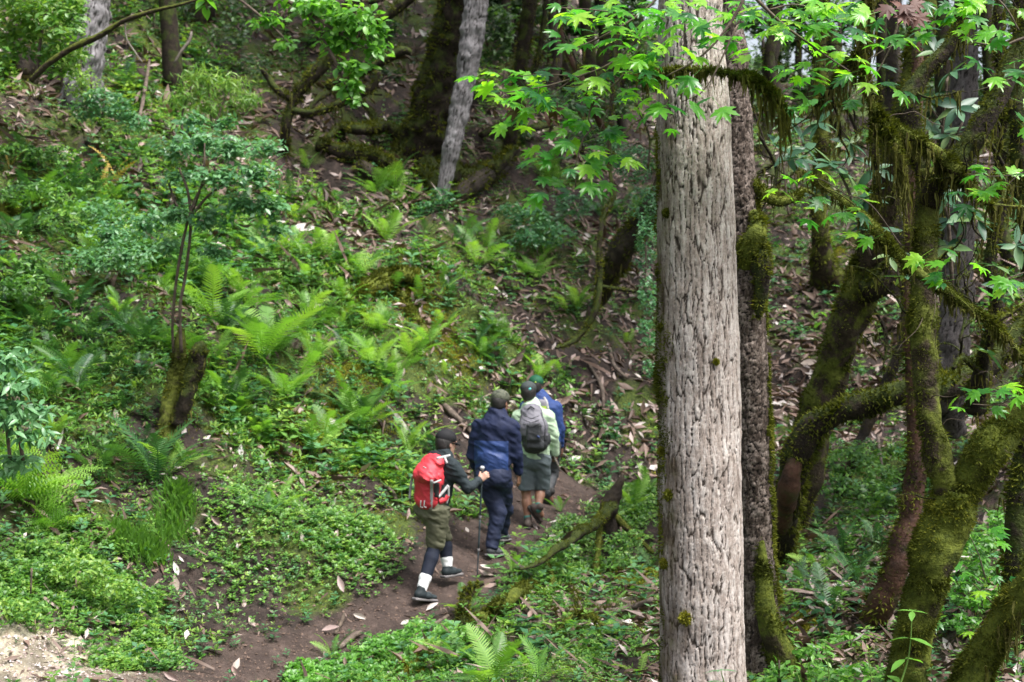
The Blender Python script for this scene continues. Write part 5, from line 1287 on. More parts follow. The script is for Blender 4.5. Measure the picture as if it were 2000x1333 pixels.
shrub('feathery bamboo-like bush on the slope above the bushy shrub', [[(415, 250, 21, 3), (410, 200, 21, 2), (405, 150, 21, 2)], [(418, 250, 21, 3), (440, 190, 21, 2)], [(355, 260, 21, 3), (358, 215, 21, 2), (375, 170, 21, 2)]], [(395, 150, 21, 60, 30), (440, 165, 21, 60, 35), (365, 190, 21, 45, 25), (480, 190, 21, 36, 24), (420, 205, 21, 60, 22)], 1900, T_leaf(.13, 1, .1, .5), G_['cover'], .08, .17, t0=.85, seed=2, droop=(-1.2, .3), shell=0)
shrub('round-leaved low shrub on the left slope above the dark ferns', [[(215, 520, 17, 3), (210, 460, 17, 2)]], [(210, 460, 16.6, 70, 45), (250, 500, 16.4, 55, 40), (180, 510, 16.4, 50, 40), (280, 440, 16.8, 50, 30), (200, 410, 17, 60, 25), (320, 430, 16.8, 40, 30)], 2800, TL1, G_['bluegreen'], .04, .085, t0=.75, seed=3, shell=.0)
shrub('leafy blue-green shrub spilling in at the left edge', [[(45, 900, 11.4, 4), (30, 800, 11.4, 3), (15, 720, 11.4, 3)], [(20, 900, 11.4, 4), (10, 800, 11.4, 3)]], [(10, 700, 11.3, 40, 30), (35, 750, 11.2, 50, 30), (20, 810, 11.2, 60, 28), (60, 850, 11.2, 46, 24), (-10, 780, 11.3, 50, 60), (25, 900, 11.4, 50, 26), (80, 800, 11.5, 30, 18)], 900, T_leaf(.36, 2, .12, .3), G_['bluegreen'], .07, .13, t0=.85, shell=.0, seed=4, droop=(-.9, .1))
shrub('bright leafy thicket at the top left corner in front of the pale trunk', [[(70, 165, 18, 4), (78, 90, 18, 3), (90, 20, 18, 3)], [(120, 170, 18.4, 3), (125, 90, 18.4, 2)]], [(90, 40, 18, 60, 45), (130, 80, 18, 40, 60), (40, 30, 18.2, 60, 50), (10, 90, 18.2, 35, 35), (110, 120, 18, 35, 35), (70, 0, 18, 80, 40), (150, 30, 18.2, 22, 50), (60, 80, 18.2, 35, 35)], 3200, TL1, G_['cover'], .06, .12, t0=.75, seed=5)
shrub('sparse reddish-green weeds at the foot of the pale corner trunk', [[(160, 190, 20, 2), (158, 110, 20, 1.5)], [(180, 210, 20, 2), (178, 150, 20, 1.5)]], [(155, 130, 20, 26, 40), (170, 175, 20, 26, 30), (145, 160, 20, 22, 30)], 700, TL2, G_['cover'], .04, .09, t0=.8, seed=6)
shrub('low green shrub on the upper left slope under the corner trunk', [[(200, 230, 20, 2), (205, 180, 20, 2)]], [(205, 195, 20, 45, 22), (235, 215, 20, 35, 20), (170, 215, 20, 35, 18), (260, 240, 20, 30, 22)], 1300, TL1, G_['bluegreen'], .05, .09, t0=.6, seed=7)
shrub('small bush of rounded leaves at the foot of the slim grey trunk', [[(865, 440, 23.6, 3), (862, 400, 23.6, 2)], [(858, 450, 23.6, 2), (835, 410, 23.6, 2)]], [(862, 385, 23.6, 22, 20), (835, 405, 23.6, 25, 16), (850, 425, 23.6, 22, 14), (805, 425, 23.6, 25, 14)], 650, TL1, G_['bluegreen'], .06, .10, t0=.5, seed=8)
shrub('tangled low shrub on the gloomy slope left of the big trunk', [[(1050, 500, 24, 2), (1045, 430, 24, 2)]], [(1040, 430, 23.8, 50, 28), (1080, 460, 23.6, 45, 22), (1000, 415, 24, 35, 20), (1120, 400, 25, 40, 26), (1020, 470, 23.4, 40, 18)], 1700, TL1, G_['bluegreen'], .06, .11, t0=.5, seed=9)
shrub('dim thicket of leaves between the rotten leaning trunk and the big pale trunk', [[(1260, 560, 20, 2), (1262, 480, 20, 2)]], [(1262, 480, 20, 22, 60), (1255, 400, 20.5, 30, 40), (1265, 580, 19.6, 20, 40), (1240, 320, 21, 40, 45), (1265, 650, 19.2, 18, 30), (1200, 300, 23, 40, 30), (1270, 720, 18.8, 14, 20)], 2600, TL1, G_['bluegreen'], .04, .08, t0=.45, seed=10)
shrub('low green plants crowding right of the snag foot', [[(1215, 1070, 14.6, 2), (1212, 1030, 14.6, 2)]], [(1205, 1060, 14.4, 28, 24), (1235, 1050, 14.4, 25, 20), (1215, 1090, 14.2, 25, 15), (1100, 1075, 14.2, 30, 16), (1040, 1100, 13.8, 25, 14)], 900, TL1, G_['cover'], .03, .06, t0=.7, seed=11, name='plant', cat='plant')
shrub('herbs in the dark hollow under the arched tree', [[(1650, 940, 15.5, 2), (1652, 890, 15.5, 2)]], [(1650, 900, 15.5, 45, 30), (1690, 880, 15.6, 30, 24), (1720, 930, 15.3, 40, 24), (1640, 950, 15.2, 50, 20), (1700, 960, 15, 40, 20), (1610, 860, 16, 20, 20)], 1200, TL1, G_['cover'], .05, .09, t0=.5, seed=12, name='plant', cat='plant')
shrub('herbs on the floor right of the forked tree foot', [[(1900, 1150, 10.2, 2), (1903, 1080, 10.2, 2)], [(1880, 1260, 10, 2), (1885, 1190, 10, 2)]], [(1905, 1060, 10.2, 35, 26), (1925, 1110, 10.1, 45, 28), (1890, 1160, 10.0, 40, 30), (1880, 1220, 9.9, 40, 22), (1960, 1180, 10.2, 35, 40), (1950, 1020, 10.5, 25, 25)], 1000, T_leaf(.5, 1, .12, .2), G_['bright'], .035, .07, t0=.4, seed=13, name='plant', cat='plant')
shrub('leafy herbs along the bottom edge right of the big trunk', [[(1520, 1345, 9.3, 2), (1522, 1290, 9.3, 2)]], [(1540, 1320, 9.3, 55, 22), (1620, 1325, 9.3, 60, 25), (1700, 1320, 9.3, 50, 24), (1590, 1280, 9.8, 40, 20), (1660, 1255, 10.2, 50, 20), (1530, 1260, 9.9, 25, 18)], 1000, T_leaf(.42, 1, .12, .25), G_['bright'], .035, .08, t0=.45, seed=14, name='plant', cat='plant')
shrub('green thicket on the lower left bank under the lacy ferns', [[(60, 1160, 11, 2), (62, 1110, 11, 2)]], [(40, 1190, 10.8, 40, 22), (150, 1110, 11.6, 70, 26), (210, 1145, 11.6, 60, 26), (90, 1075, 11.9, 70, 22), (280, 1170, 11.8, 40, 22)], 2200, TL1, G_['cover'], .03, .06, t0=.75, seed=15, name='plant', cat='plant')
shrub('dark climbing foliage on the upper left bank', [[(40, 420, 18, 3), (50, 350, 18, 2)]], [(60, 380, 17.4, 70, 28), (130, 430, 17, 60, 30), (30, 300, 18.2, 50, 20), (100, 300, 18.4, 60, 20), (90, 520, 16, 60, 30), (40, 560, 15.4, 50, 25)], 2400, TL2, G_['cover'], .05, .10, t0=.4, seed=16)
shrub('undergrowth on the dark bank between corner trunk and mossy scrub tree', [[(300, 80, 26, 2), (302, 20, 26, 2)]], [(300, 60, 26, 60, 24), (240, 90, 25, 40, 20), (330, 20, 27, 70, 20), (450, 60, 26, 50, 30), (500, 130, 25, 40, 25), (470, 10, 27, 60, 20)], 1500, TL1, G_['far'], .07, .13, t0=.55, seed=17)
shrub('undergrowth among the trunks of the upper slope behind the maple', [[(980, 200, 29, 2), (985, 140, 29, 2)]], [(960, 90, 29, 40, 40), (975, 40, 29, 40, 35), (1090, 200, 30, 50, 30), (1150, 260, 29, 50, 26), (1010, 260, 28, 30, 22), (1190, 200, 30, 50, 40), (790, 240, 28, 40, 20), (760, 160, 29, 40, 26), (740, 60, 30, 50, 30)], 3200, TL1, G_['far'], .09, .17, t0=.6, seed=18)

# leafy branch hanging in at the top, left of the huge mossy trunk
tb = tree('leafy_branch', 'bright round-leaved branch hanging in at the top, left of the huge mossy trunk', 'branch')
for q, s in enumerate([[(480, -60, 15.4, 5), (560, 0, 15.2, 5), (640, 50, 15, 4), (700, 90, 15, 3), (740, 100, 15, 2)], [(600, 25, 15.1, 3), (650, 110, 15, 3), (672, 160, 15, 2), (690, 200, 15, 2)], [(430, -30, 15.6, 3), (500, 25, 15.5, 3), (540, 60, 15.5, 2), (575, 95, 15.5, 2)]]):
    rel_tube('twig', s, G_['twig'], tb, step=.05, nseg=7, seed=q)
cloud('foliage', [(640, 20, 15, 75, 34), (700, 50, 15, 60, 34), (735, 95, 15, 34, 22), (660, 80, 15.1, 60, 26), (690, 130, 15, 42, 20), (680, 170, 15, 30, 20), (600, 10, 15.2, 60, 26), (560, 85, 15.5, 24, 10), (690, 200, 15, 18, 12), (520, 40, 15.5, 40, 16), (740, 60, 15, 24, 22)], 1250, T_leaf(.6, 2, .12, .2), G_['bright'], .07, .13, tb, t0=.66, seed=20, droop=(-.7, .2), shell=.1)
tb = tree('leafy_branch', 'single hanging sprig of glossy leaves at the top edge above the dark trunk', 'branch')
rel_tube('twig', [(395, -60, 14, 3), (400, 0, 14, 2), (405, 20, 14, 1.5)], G_['twig'], tb, step=.05, nseg=6, seed=3)
LM = mesh_np('leaf', *T_leaf(.5, 3, .1, .15), [G_['bright']], np.full(11, .6), smooth=True)
for q in range(7):
    c = P(400 + random.uniform(-8, 8), random.uniform(-6, 16), 14)
    link('leaf', LM, tb, M=Matrix.Translation(c) @ Matrix.Rotation(q * .9, 4, 'Z') @ Matrix.Rotation(random.uniform(-.9, .1), 4, 'X') @ Matrix.Scale(.17, 4))

# far foliage closing the top of the picture
def far_tree(label, blobs, n, seed, T=TL1, s=(.10, .20), m='far', t0=.55, trunk=None):
    t = tree('leafy_tree', label, 'tree', 'leafy trees on the far crest')
    b = blobs[0]
    g = float(H((b[0] - 1000) * K * b[2], b[2]))
    gy = 666.5 - g / (K * b[2])
    rel_tube('trunk', [(b[0] - 4, gy + 12, b[2], 9), (b[0], (gy + b[1]) / 2, b[2], 7), (b[0] + 3, b[1] - 30, b[2], 5), (b[0], b[1] - 160, b[2], 3)], G_['darkbark'], t, step=.2, nseg=8)
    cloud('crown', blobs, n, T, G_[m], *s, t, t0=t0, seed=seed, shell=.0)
far_tree('leafy tree on the crest just left of the big pale trunk\'s top', [(1215, 70, 34, 70, 60), (1170, 20, 34, 60, 50), (1255, 140, 34, 45, 50), (1120, 60, 34, 50, 40), (1240, 0, 34, 60, 40), (1190, 130, 34, 50, 34)], 3000, 31)
far_tree('leafy tree on the crest right behind the flaky trunk', [(1490, 230, 37, 60, 50), (1540, 270, 37, 60, 40), (1470, 150, 37, 30, 50), (1500, 320, 35, 50, 30), (1590, 250, 37, 40, 40)], 2300, 32)
far_tree('leafy tree on the crest below the sky gaps', [(1640, 200, 38, 60, 60), (1700, 240, 38, 60, 50), (1600, 150, 38, 40, 40), (1750, 180, 38, 60, 60), (1660, 290, 36, 70, 26)], 2700, 33)
far_tree('leafy tree on the crest at the far right', [(1900, 180, 36, 70, 70), (1960, 280, 34, 50, 60), (1840, 200, 36, 60, 70), (1980, 120, 36, 50, 60), (1900, 320, 33, 70, 40), (1780, 260, 36, 50, 50)], 4600, 34)
far_tree('leafy tree closing the sky above the gaps', [(1560, 20, 40, 90, 45), (1470, 40, 40, 60, 34), (1660, 30, 40, 70, 50), (1740, 70, 40, 50, 50), (1820, 60, 40, 70, 60), (1540, 85, 40, 30, 22), (1600, 100, 40, 34, 26), (1530, 140, 40, 40, 24), (1570, 180, 39, 40, 26), (1510, 110, 39, 40, 40), (1640, 130, 39, 50, 40), (1850, 130, 38, 50, 50)], 9500, 35, s=(.14, .24))
far_tree('leafy tree at the top right corner beyond the moss', [(1900, 40, 33, 70, 60), (1980, 30, 33, 60, 60), (1950, 110, 33, 40, 30)], 2600, 36)
far_tree('leafy tree high behind the big pale trunk', [(1310, 60, 36, 60, 70), (1280, 200, 36, 40, 60), (1420, 60, 36, 50, 70), (1360, 0, 36, 60, 60), (1380, 180, 36, 60, 60)], 2600, 37)
far_tree('leafy tree at the top between grey trunk and maple', [(1010, 10, 33, 50, 40), (960, 0, 33, 40, 50), (1060, 40, 33, 40, 30), (1080, 0, 34, 40, 40)], 1500, 38)


# ------------------------------------------------------------------ maple leaves, each one a leaf
def maple_mesh(seed, m=None):
    r_ = random.Random(seed)
    half = [(0, 1.0), (.06, .80), (.13, .80), (.10, .66), (.17, .60), (.30, .70), (.50, .78), (.43, .60), (.47, .52), (.32, .44), (.40, .36), (.58, .30), (.46, .20), (.30, .14), (.24, .04), (.10, .07)]
    out = [(x, y) for x, y in half] + [(0, 0)] + [(-x, y) for x, y in reversed(half[1:])]
    V = [(0, .30, .02)]
    for x, y in out:
        d = math.hypot(x, y - .3)
        V.append((x * (1 + r_.uniform(-.05, .05)), y + r_.uniform(-.02, .02), -(.25 + .16 * (seed % 4)) * d * d + .08 * abs(x) + r_.uniform(-.015, .015)))
    n = len(out)
    F = [(0, 1 + (i + 1) % n, 1 + i) for i in range(n)]
    V += [(-.008, 0, 0), (.008, 0, 0), (.0, -.55, .10), (.014, -.55, .10)]
    F += [(n + 1, n + 3, n + 4), (n + 1, n + 4, n + 2)]
    V = np.array(V); V[:, 1] += .55; V[:, 2] -= .10
    return mesh_np('leaf', V, np.array(F), [m or G_['maple']], smooth=False)


MM = [maple_mesh(s) for s in range(4)]


def spray(label, stems, spots, n, size=(.052, .10), name='maple_branch', meshes=MM, group='maple branches at the top', face=.25, thick=1.0, scr=0.05):
    """stems: polylines (px, py, d, r). spots: (px, py, d, rx px, rz px): flat layers of leaves"""
    t = tree(name, label, 'branch', group)
    infos = [rel_tube('twig', s, G_['twig'], t, step=.03, nseg=6, lump=.2, seed=q)[1] for q, s in enumerate(stems)]
    w = np.array([s[3] * max(s[4], 10) for s in spots], float); w /= w.sum()
    C = np.vstack([i['C'] for i in infos])
    for s, ww in zip(spots, w):
        c = P(*s[:3]); rx, rz = s[3] * K * s[2], s[4] * K * s[2]
        k = max(1, round(n * ww))
        for _ in range(k):
            an, rr = random.uniform(0, 6.28), math.sqrt(random.random())
            p = c + np.array([math.cos(an) * rr * rx, math.sin(an) * rr * min(rx, .35), random.uniform(-1, 1) * rz])
            L = random.uniform(*size)
            near = C[np.argmin(((C - p) ** 2).sum(1))]
            d = p - near
            yaw = math.atan2(d[1], d[0]) + random.uniform(-1.1, 1.1)
            N = Vector((random.gauss(0, .4), random.gauss(-.2, .35) - face, 1)).normalized()
            h = Vector((math.cos(yaw), math.sin(yaw), -.45))
            y = (h - N * h.dot(N)).normalized(); x = y.cross(N)
            M = Matrix(((x.x, y.x, N.x), (x.y, y.y, N.y), (x.z, y.z, N.z))).to_4x4()
            link('leaf', random.choice(meshes), t, M=Matrix.Translation(p) @ M @ Matrix.Scale(L * 1.25, 4))
    return t


spray('bright maple spray reaching furthest left, in front of the dark slope', [[(1260, 60, 6.9, 3), (1200, 120, 6.9, 2.5), (1130, 150, 6.9, 2), (1060, 170, 6.9, 1.5), (985, 182, 6.9, 1)], [(1130, 150, 6.9, 1.5), (1060, 145, 6.85, 1), (1010, 150, 6.85, 1)], [(1110, 160, 6.9, 1.5), (1060, 200, 6.9, 1), (1030, 235, 6.9, 1)]],
      [(1050, 140, 6.9, 60, 10), (1000, 165, 6.9, 50, 14), (1040, 185, 6.85, 60, 14), (1100, 175, 6.9, 50, 16), (1060, 210, 6.9, 50, 16), (1110, 205, 6.9, 35, 14), (1040, 240, 6.9, 30, 10), (985, 190, 6.9, 30, 8)], 64)
spray('darker hanging maple spray below the leftmost one', [[(1250, 90, 6.8, 3), (1215, 150, 6.8, 2.5), (1160, 200, 6.8, 2.5), (1150, 235, 6.8, 2), (1158, 250, 6.8, 2.5), (1140, 270, 6.8, 2), (1125, 320, 6.8, 1.5), (1125, 370, 6.8, 1)], [(1215, 150, 6.8, 1.5), (1190, 210, 6.8, 1), (1170, 260, 6.8, 1)]],
      [(1080, 290, 6.85, 40, 25), (1150, 270, 6.8, 50, 20), (1190, 255, 6.8, 40, 20), (1120, 310, 6.8, 50, 18), (1170, 310, 6.8, 40, 16), (1090, 330, 6.85, 28, 16), (1150, 340, 6.8, 30, 12), (1070, 370, 6.8, 44, 7), (1110, 375, 6.8, 30, 5), (1180, 230, 6.85, 30, 14)], 46, face=.55)
spray('maple leaves crowding the top edge left of the big trunk', [[(1330, -60, 6.8, 4), (1260, 20, 6.8, 3), (1180, 70, 6.8, 2), (1110, 100, 6.8, 1.5)], [(1240, 30, 6.8, 2), (1160, 20, 6.8, 1.5), (1090, 15, 6.8, 1)]],
      [(1160, 20, 6.8, 60, 18), (1220, 50, 6.8, 60, 20), (1140, 70, 6.8, 45, 12), (1220, 95, 6.8, 60, 14), (1190, 130, 6.8, 50, 14), (1250, 20, 6.8, 50, 20), (1110, 20, 6.85, 40, 14), (1255, 140, 6.8, 40, 18), (1240, 185, 6.8, 45, 14), (1190, 170, 6.8, 40, 12)], 78)
spray('maple leaves hanging across the top of the big pale trunk', [[(1480, -60, 6.6, 4), (1430, 40, 6.6, 3), (1370, 110, 6.6, 2), (1300, 150, 6.6, 1.5)], [(1440, 50, 6.6, 2), (1380, 170, 6.6, 1.5), (1330, 200, 6.6, 1)]],
      [(1290, 30, 6.6, 60, 20), (1350, 50, 6.6, 60, 25), (1400, 80, 6.6, 40, 22), (1300, 85, 6.6, 50, 22), (1340, 120, 6.6, 50, 20), (1280, 130, 6.6, 45, 16), (1300, 170, 6.6, 45, 9), (1350, 195, 6.6, 60, 8), (1400, 200, 6.6, 30, 10), (1320, 235, 6.6, 22, 8), (1350, 10, 6.6, 70, 20)], 62, size=(.055, .105), face=.3)
spray('maple leaves filling the top right of the big trunk, below the sky gaps', [[(1440, -40, 6.9, 4), (1520, 40, 6.9, 3), (1600, 100, 6.9, 2), (1660, 140, 6.9, 1)], [(1500, 20, 6.9, 2), (1560, 10, 6.9, 1.5), (1640, 40, 6.9, 1)]],
      [(1480, 30, 6.9, 60, 25), (1550, 20, 6.9, 70, 20), (1620, 40, 6.9, 60, 20), (1470, 90, 7, 30, 20), (1600, 80, 7, 60, 10), (1640, 110, 7, 50, 14), (1560, 130, 7, 60, 10), (1600, 150, 7, 50, 12), (1440, 20, 6.9, 40, 25), (1500, 60, 7, 35, 12)], 96)
spray('loose maple leaves in front of the hanging moss, centre right', [[(1760, 20, 7.3, 3), (1740, 90, 7.3, 2), (1700, 160, 7.3, 1.5), (1650, 200, 7.3, 1)], [(1740, 90, 7.3, 1.5), (1690, 120, 7.3, 1)]],
      [(1720, 30, 7.3, 45, 20), (1720, 160, 7.3, 45, 8), (1690, 150, 7.3, 40, 10), (1600, 200, 7.3, 50, 8), (1650, 190, 7.3, 30, 8), (1750, 70, 7.3, 40, 16), (1560, 60, 7.3, 40, 10), (1790, 20, 7.3, 30, 20)], 50)
spray('maple leaves in the top right corner', [[(2040, 60, 7.2, 4), (1985, 80, 7.2, 3), (1955, 90, 7.2, 2), (1905, 84, 7.2, 1.5)], [(2030, 130, 7.2, 2), (1960, 160, 7.2, 1.5), (1900, 180, 7.2, 1)], [(1900, -40, 7.2, 3), (1960, 10, 7.2, 2), (1990, 60, 7.2, 2)]],
      [(1890, 20, 7.2, 50, 18), (1940, 0, 7.2, 40, 14), (1920, 70, 7.2, 30, 20), (1970, 60, 7.2, 40, 12), (1940, 130, 7.2, 50, 12), (1990, 130, 7.2, 30, 20), (1850, 10, 7.2, 40, 14), (1990, 210, 7.2, 22, 20), (1985, 240, 7.2, 14, 14), (1910, 10, 7.2, 40, 14)], 48, face=.5)
spray('maple spray at the right edge level with the moss fork', [[(2040, 320, 7.4, 2), (1990, 340, 7.4, 1.5), (1930, 345, 7.4, 1), (1890, 340, 7.4, 1)], [(1990, 340, 7.4, 1.2), (1960, 370, 7.4, 1)]],
      [(1900, 330, 7.4, 34, 8), (1940, 340, 7.4, 40, 12), (1920, 365, 7.4, 36, 12), (1960, 370, 7.4, 20, 12), (1900, 380, 7.4, 20, 6)], 17, group=None)
spray('long-leaved maple twig in front of the leathery shrub', [[(1760, 480, 7.6, 1.5), (1700, 400, 7.6, 1.5), (1650, 380, 7.6, 1)], [(1660, 385, 7.6, 1), (1600, 350, 7.6, 1), (1560, 360, 7.6, 1)]],
      [(1660, 385, 7.6, 44, 20), (1600, 340, 7.7, 40, 10), (1540, 370, 7.7, 34, 8), (1720, 470, 7.7, 30, 14), (1580, 400, 7.8, 40, 14), (1680, 400, 7.6, 26, 14), (1570, 330, 7.7, 40, 8)], 28, group=None)
spray('maple twig low at the right edge beside the mossy branch', [[(2040, 520, 7.6, 2), (1980, 540, 7.6, 1.5), (1930, 560, 7.6, 1)]],
      [(1935, 570, 7.6, 18, 8), (1970, 530, 7.6, 36, 10), (1985, 560, 7.6, 26, 16), (1880, 510, 7.8, 26, 6), (1830, 490, 7.8, 24, 6), (1870, 550, 7.8, 20, 6), (1860, 530, 7.8, 20, 6)], 20, size=(.06, .1), group=None)
spray('maple twig just above the low fork of the mossy tree', [[(2030, 760, 7.8, 1.5), (1960, 790, 7.8, 1), (1900, 790, 7.8, 1)]],
      [(1895, 775, 7.8, 26, 5), (1905, 798, 7.8, 22, 5), (1960, 765, 7.8, 36, 8), (1990, 750, 7.8, 20, 6), (1930, 760, 7.8, 20, 4), (1985, 820, 7.8, 18, 4)], 16, size=(.06, .095), group=None)
spray('low maple seedlings right of the forked tree foot', [[(1925, 1130, 9.2, 1.5), (1910, 1080, 9.2, 1), (1890, 1040, 9.2, 1)], [(1940, 1180, 9.2, 1.5), (1900, 1140, 9.2, 1)]],
      [(1920, 1045, 9.2, 28, 8), (1890, 1060, 9.2, 24, 6), (1910, 1110, 9.2, 36, 8), (1880, 1120, 9.2, 26, 8), (1950, 1140, 9.2, 28, 6), (1870, 1200, 9.2, 34, 8), (1920, 1230, 9.2, 30, 6)], 28, size=(.06, .1), name='maple_seedling', group=None)
RM = [maple_mesh(9, G_['red'])]
spray('rusty dead leaf cluster caught at the top edge above the moss', [[(1756, -30, 7.0, 1.5), (1757, 0, 7.0, 1)]], [(1757, 8, 7.0, 9, 14), (1757, 30, 7.0, 6, 10)], 10, size=(.06, .09), name='dead_leaf_cluster', meshes=RM, group=None, face=1.2)
spray('small rusty dead leaves hanging in the leftmost maple spray', [[(1052, 170, 6.85, 1), (1050, 190, 6.85, 1)]], [(1045, 215, 6.85, 14, 14)], 4, size=(.05, .08), name='dead_leaf_cluster', meshes=RM, group=None, face=2.5)


# ------------------------------------------------------------------ leathery rosettes, saplings
RH = [mesh_np('leaf', *T_leaf(.34, 4, .12, d), [G_['rhodo']], None, smooth=True) for d in (.1, .3, -.05)]


def rosettes(label, stems, spots, L=(.14, .21), name='rhododendron_branch', per=8, group='leathery-leaved branches on the right'):
    t = tree(name, label, 'branch', group)
    for q, s in enumerate(stems): rel_tube('twig', s, G_['twig'], t, step=.05, nseg=6, seed=q)
    for px, py, d in spots:
        c = P(px, py, d); ax = Vector((random.gauss(0, .4), -.6 + random.gauss(0, .3), .8)).normalized()
        q = ax.to_track_quat('Z', 'Y').to_matrix().to_4x4()
        k = random.randint(per - 2, per + 1)
        for i in range(k):
            M = Matrix.Translation(c) @ q @ Matrix.Rotation(i * 6.283 / k + random.uniform(-.2, .2), 4, 'Z') @ Matrix.Rotation(random.uniform(-.5, .35), 4, 'X') @ Matrix.Rotation(random.uniform(-.4, .4), 4, 'Y')
            link('leaf', random.choice(RH), t, M=M @ Matrix.Scale(random.uniform(*L), 4))


rosettes('leathery-leaved branch behind the upper mossy limbs', [[(1860, 560, 10.4, 4), (1850, 400, 10.3, 4), (1840, 280, 10.3, 3), (1850, 150, 10.3, 3)], [(1845, 250, 10.3, 2), (1810, 200, 10.3, 2)], [(1850, 300, 10.3, 2), (1880, 240, 10.2, 2)]], [(1815, 190, 10.3), (1860, 140, 10.2), (1825, 100, 10.4), (1870, 210, 10.2), (1820, 255, 10.3), (1855, 265, 10.2), (1800, 60, 10.5), (1680, 60, 10.6), (1720, 130, 10.6), (1640, 30, 10.6)])
rosettes('leathery-leaved branch left of the dark upright limb', [[(1700, 500, 10.6, 3), (1660, 380, 10.6, 3), (1630, 320, 10.6, 2)], [(1670, 400, 10.6, 2), (1700, 380, 10.5, 2)]], [(1625, 320, 10.6), (1690, 385, 10.4), (1655, 340, 10.6), (1560, 310, 10.8), (1670, 420, 10.5), (1600, 375, 10.7), (1710, 330, 10.6), (1660, 280, 10.7), (1700, 440, 10.5)])
rosettes('leathery-leaved branch right of the dark upright limb', [[(1880, 480, 10, 3), (1850, 420, 10, 3), (1840, 380, 10, 2)]], [(1845, 370, 10), (1880, 420, 10), (1855, 430, 10), (1910, 430, 10), (1840, 260, 10.4), (1850, 480, 10)])
rosettes('leathery leaves at the right edge below the moss fork', [[(2040, 520, 9, 3), (1990, 470, 9, 2)]], [(1985, 480, 9), (1990, 400, 9.1), (1960, 560, 9.4), (1930, 690, 10), (1945, 520, 9.6)], L=(.12, .18), per=6)
rosettes('few broad leathery leaves beside the bulge of the leaning tree', [[(1760, 560, 9.6, 2), (1745, 500, 9.6, 2)]], [(1740, 500, 9.6), (1770, 540, 9.6), (1730, 450, 9.8)], L=(.11, .17), per=5)
rosettes('leathery shrub in the gloom right of the flaky trunk top', [[(1540, 420, 12, 2), (1530, 320, 12, 2)]], [(1540, 300, 12), (1510, 280, 12.2), (1570, 290, 12.2), (1600, 240, 12), (1545, 240, 12.3)], L=(.14, .22))


def sapling(label, base, tip, nodes, L, d, n_per=2, leafw=.42, m='bright', cat='sapling'):
    t = tree('sapling', label, cat)
    b0, b1 = P(*base, d), P(*tip, d)
    mid = (b0 + b1) / 2 + np.array([.03, 0, 0])
    tube('stem', [b0, mid, b1], [.006, .004, .002], leaf_mat_green, t, step=.03, nseg=6)
    me = mesh_np('leaf', *T_leaf(leafw, 4, .1, .18), [G_[m]], np.full(14, .7), smooth=True)
    for q, u_ in enumerate(nodes):
        p = b0 * (1 - u_) ** 2 + mid * 2 * u_ * (1 - u_) + b1 * u_ ** 2
        for k in range(n_per if u_ < .97 else 4):
            yaw = q * 1.9 + k * 6.283 / (n_per if u_ < .97 else 4) + .25
            M = Matrix.Translation(p) @ Matrix.Rotation(yaw, 4, 'Z') @ Matrix.Rotation(random.uniform(-.45, .35), 4, 'X')
            link('leaf', me, t, M=M @ Matrix.Scale(L * random.uniform(.8, 1.1) * (.7 if u_ > .97 else 1), 4))


leaf_mat_green = rough_mat('green_stem', [(.3, (.08, .16, .03)), (.7, (.14, .24, .05))], 10, .5, 0)
sapling('tall bright green sapling in front of the forked tree foot', (1742, 1380), (1782, 1195), (.25, .5, .72, 1), .13, 7.2, 2)
sapling('small dark-leaved sapling at the foot of the big pale trunk', (1408, 1420), (1408, 1310), (.4, .6, .8, 1), .12, 6.9, 3, .26, 'bluegreen')
sapling('low sapling right of the flaky trunk at the bottom edge', (1605, 1390), (1612, 1260), (.3, .6, 1), .09, 8.3, 2)
sapling('low sapling with toothed leaves left of the tall one', (1690, 1400), (1694, 1275), (.3, .6, 1), .09, 8.0, 2)
sapling('short sapling between two others at the bottom edge', (1560, 1400), (1552, 1300), (.5, 1), .09, 8.2, 2)
sapling('small sapling on the slope in the lower left herbs', (150, 960), (152, 915), (.5, 1), .12, 12.4, 2, .5)
sapling('small sapling by the trail edge below the snag', (905, 1260), (908, 1225), (.5, 1), .09, 11.8, 2, .6)
sapling('thin upright seedling in the clearing behind the arched tree', (1600, 650), (1602, 610), (.5, 1), .22, 20, 2, .4)
# ------------------------------------------------------------------ smooth solids: capsules blended and meshed
def _unit(v):
    v = np.asarray(v, float); return v / (np.linalg.norm(v) + 1e-12)


def cap(p0, p1, a0, a1=None, b0=None, b1=None, w=None, k=.03):
    """round cone from p0 to p1; half widths a (along w) and half depths b"""
    a1 = a0 if a1 is None else a1; b0 = a0 if b0 is None else b0; b1 = a1 if b1 is None else b1
    return dict(t='cap', p0=np.asarray(p0, float), p1=np.asarray(p1, float), a=(a0, a1), b=(b0, b1), w=None if w is None else _unit(w), k=k)


def ell(c, r, axes=None, k=.02, sub=False):
    return dict(t='ell', c=np.asarray(c, float), r=np.asarray(r, float), ax=np.eye(3) if axes is None else np.asarray(axes, float), k=k, sub=sub)


def rbox(c, h, axes, rr=.02, k=.02, sub=False):
    return dict(t='box', c=np.asarray(c, float), h=np.asarray(h, float), ax=np.asarray(axes, float), rr=rr, k=k, sub=sub)


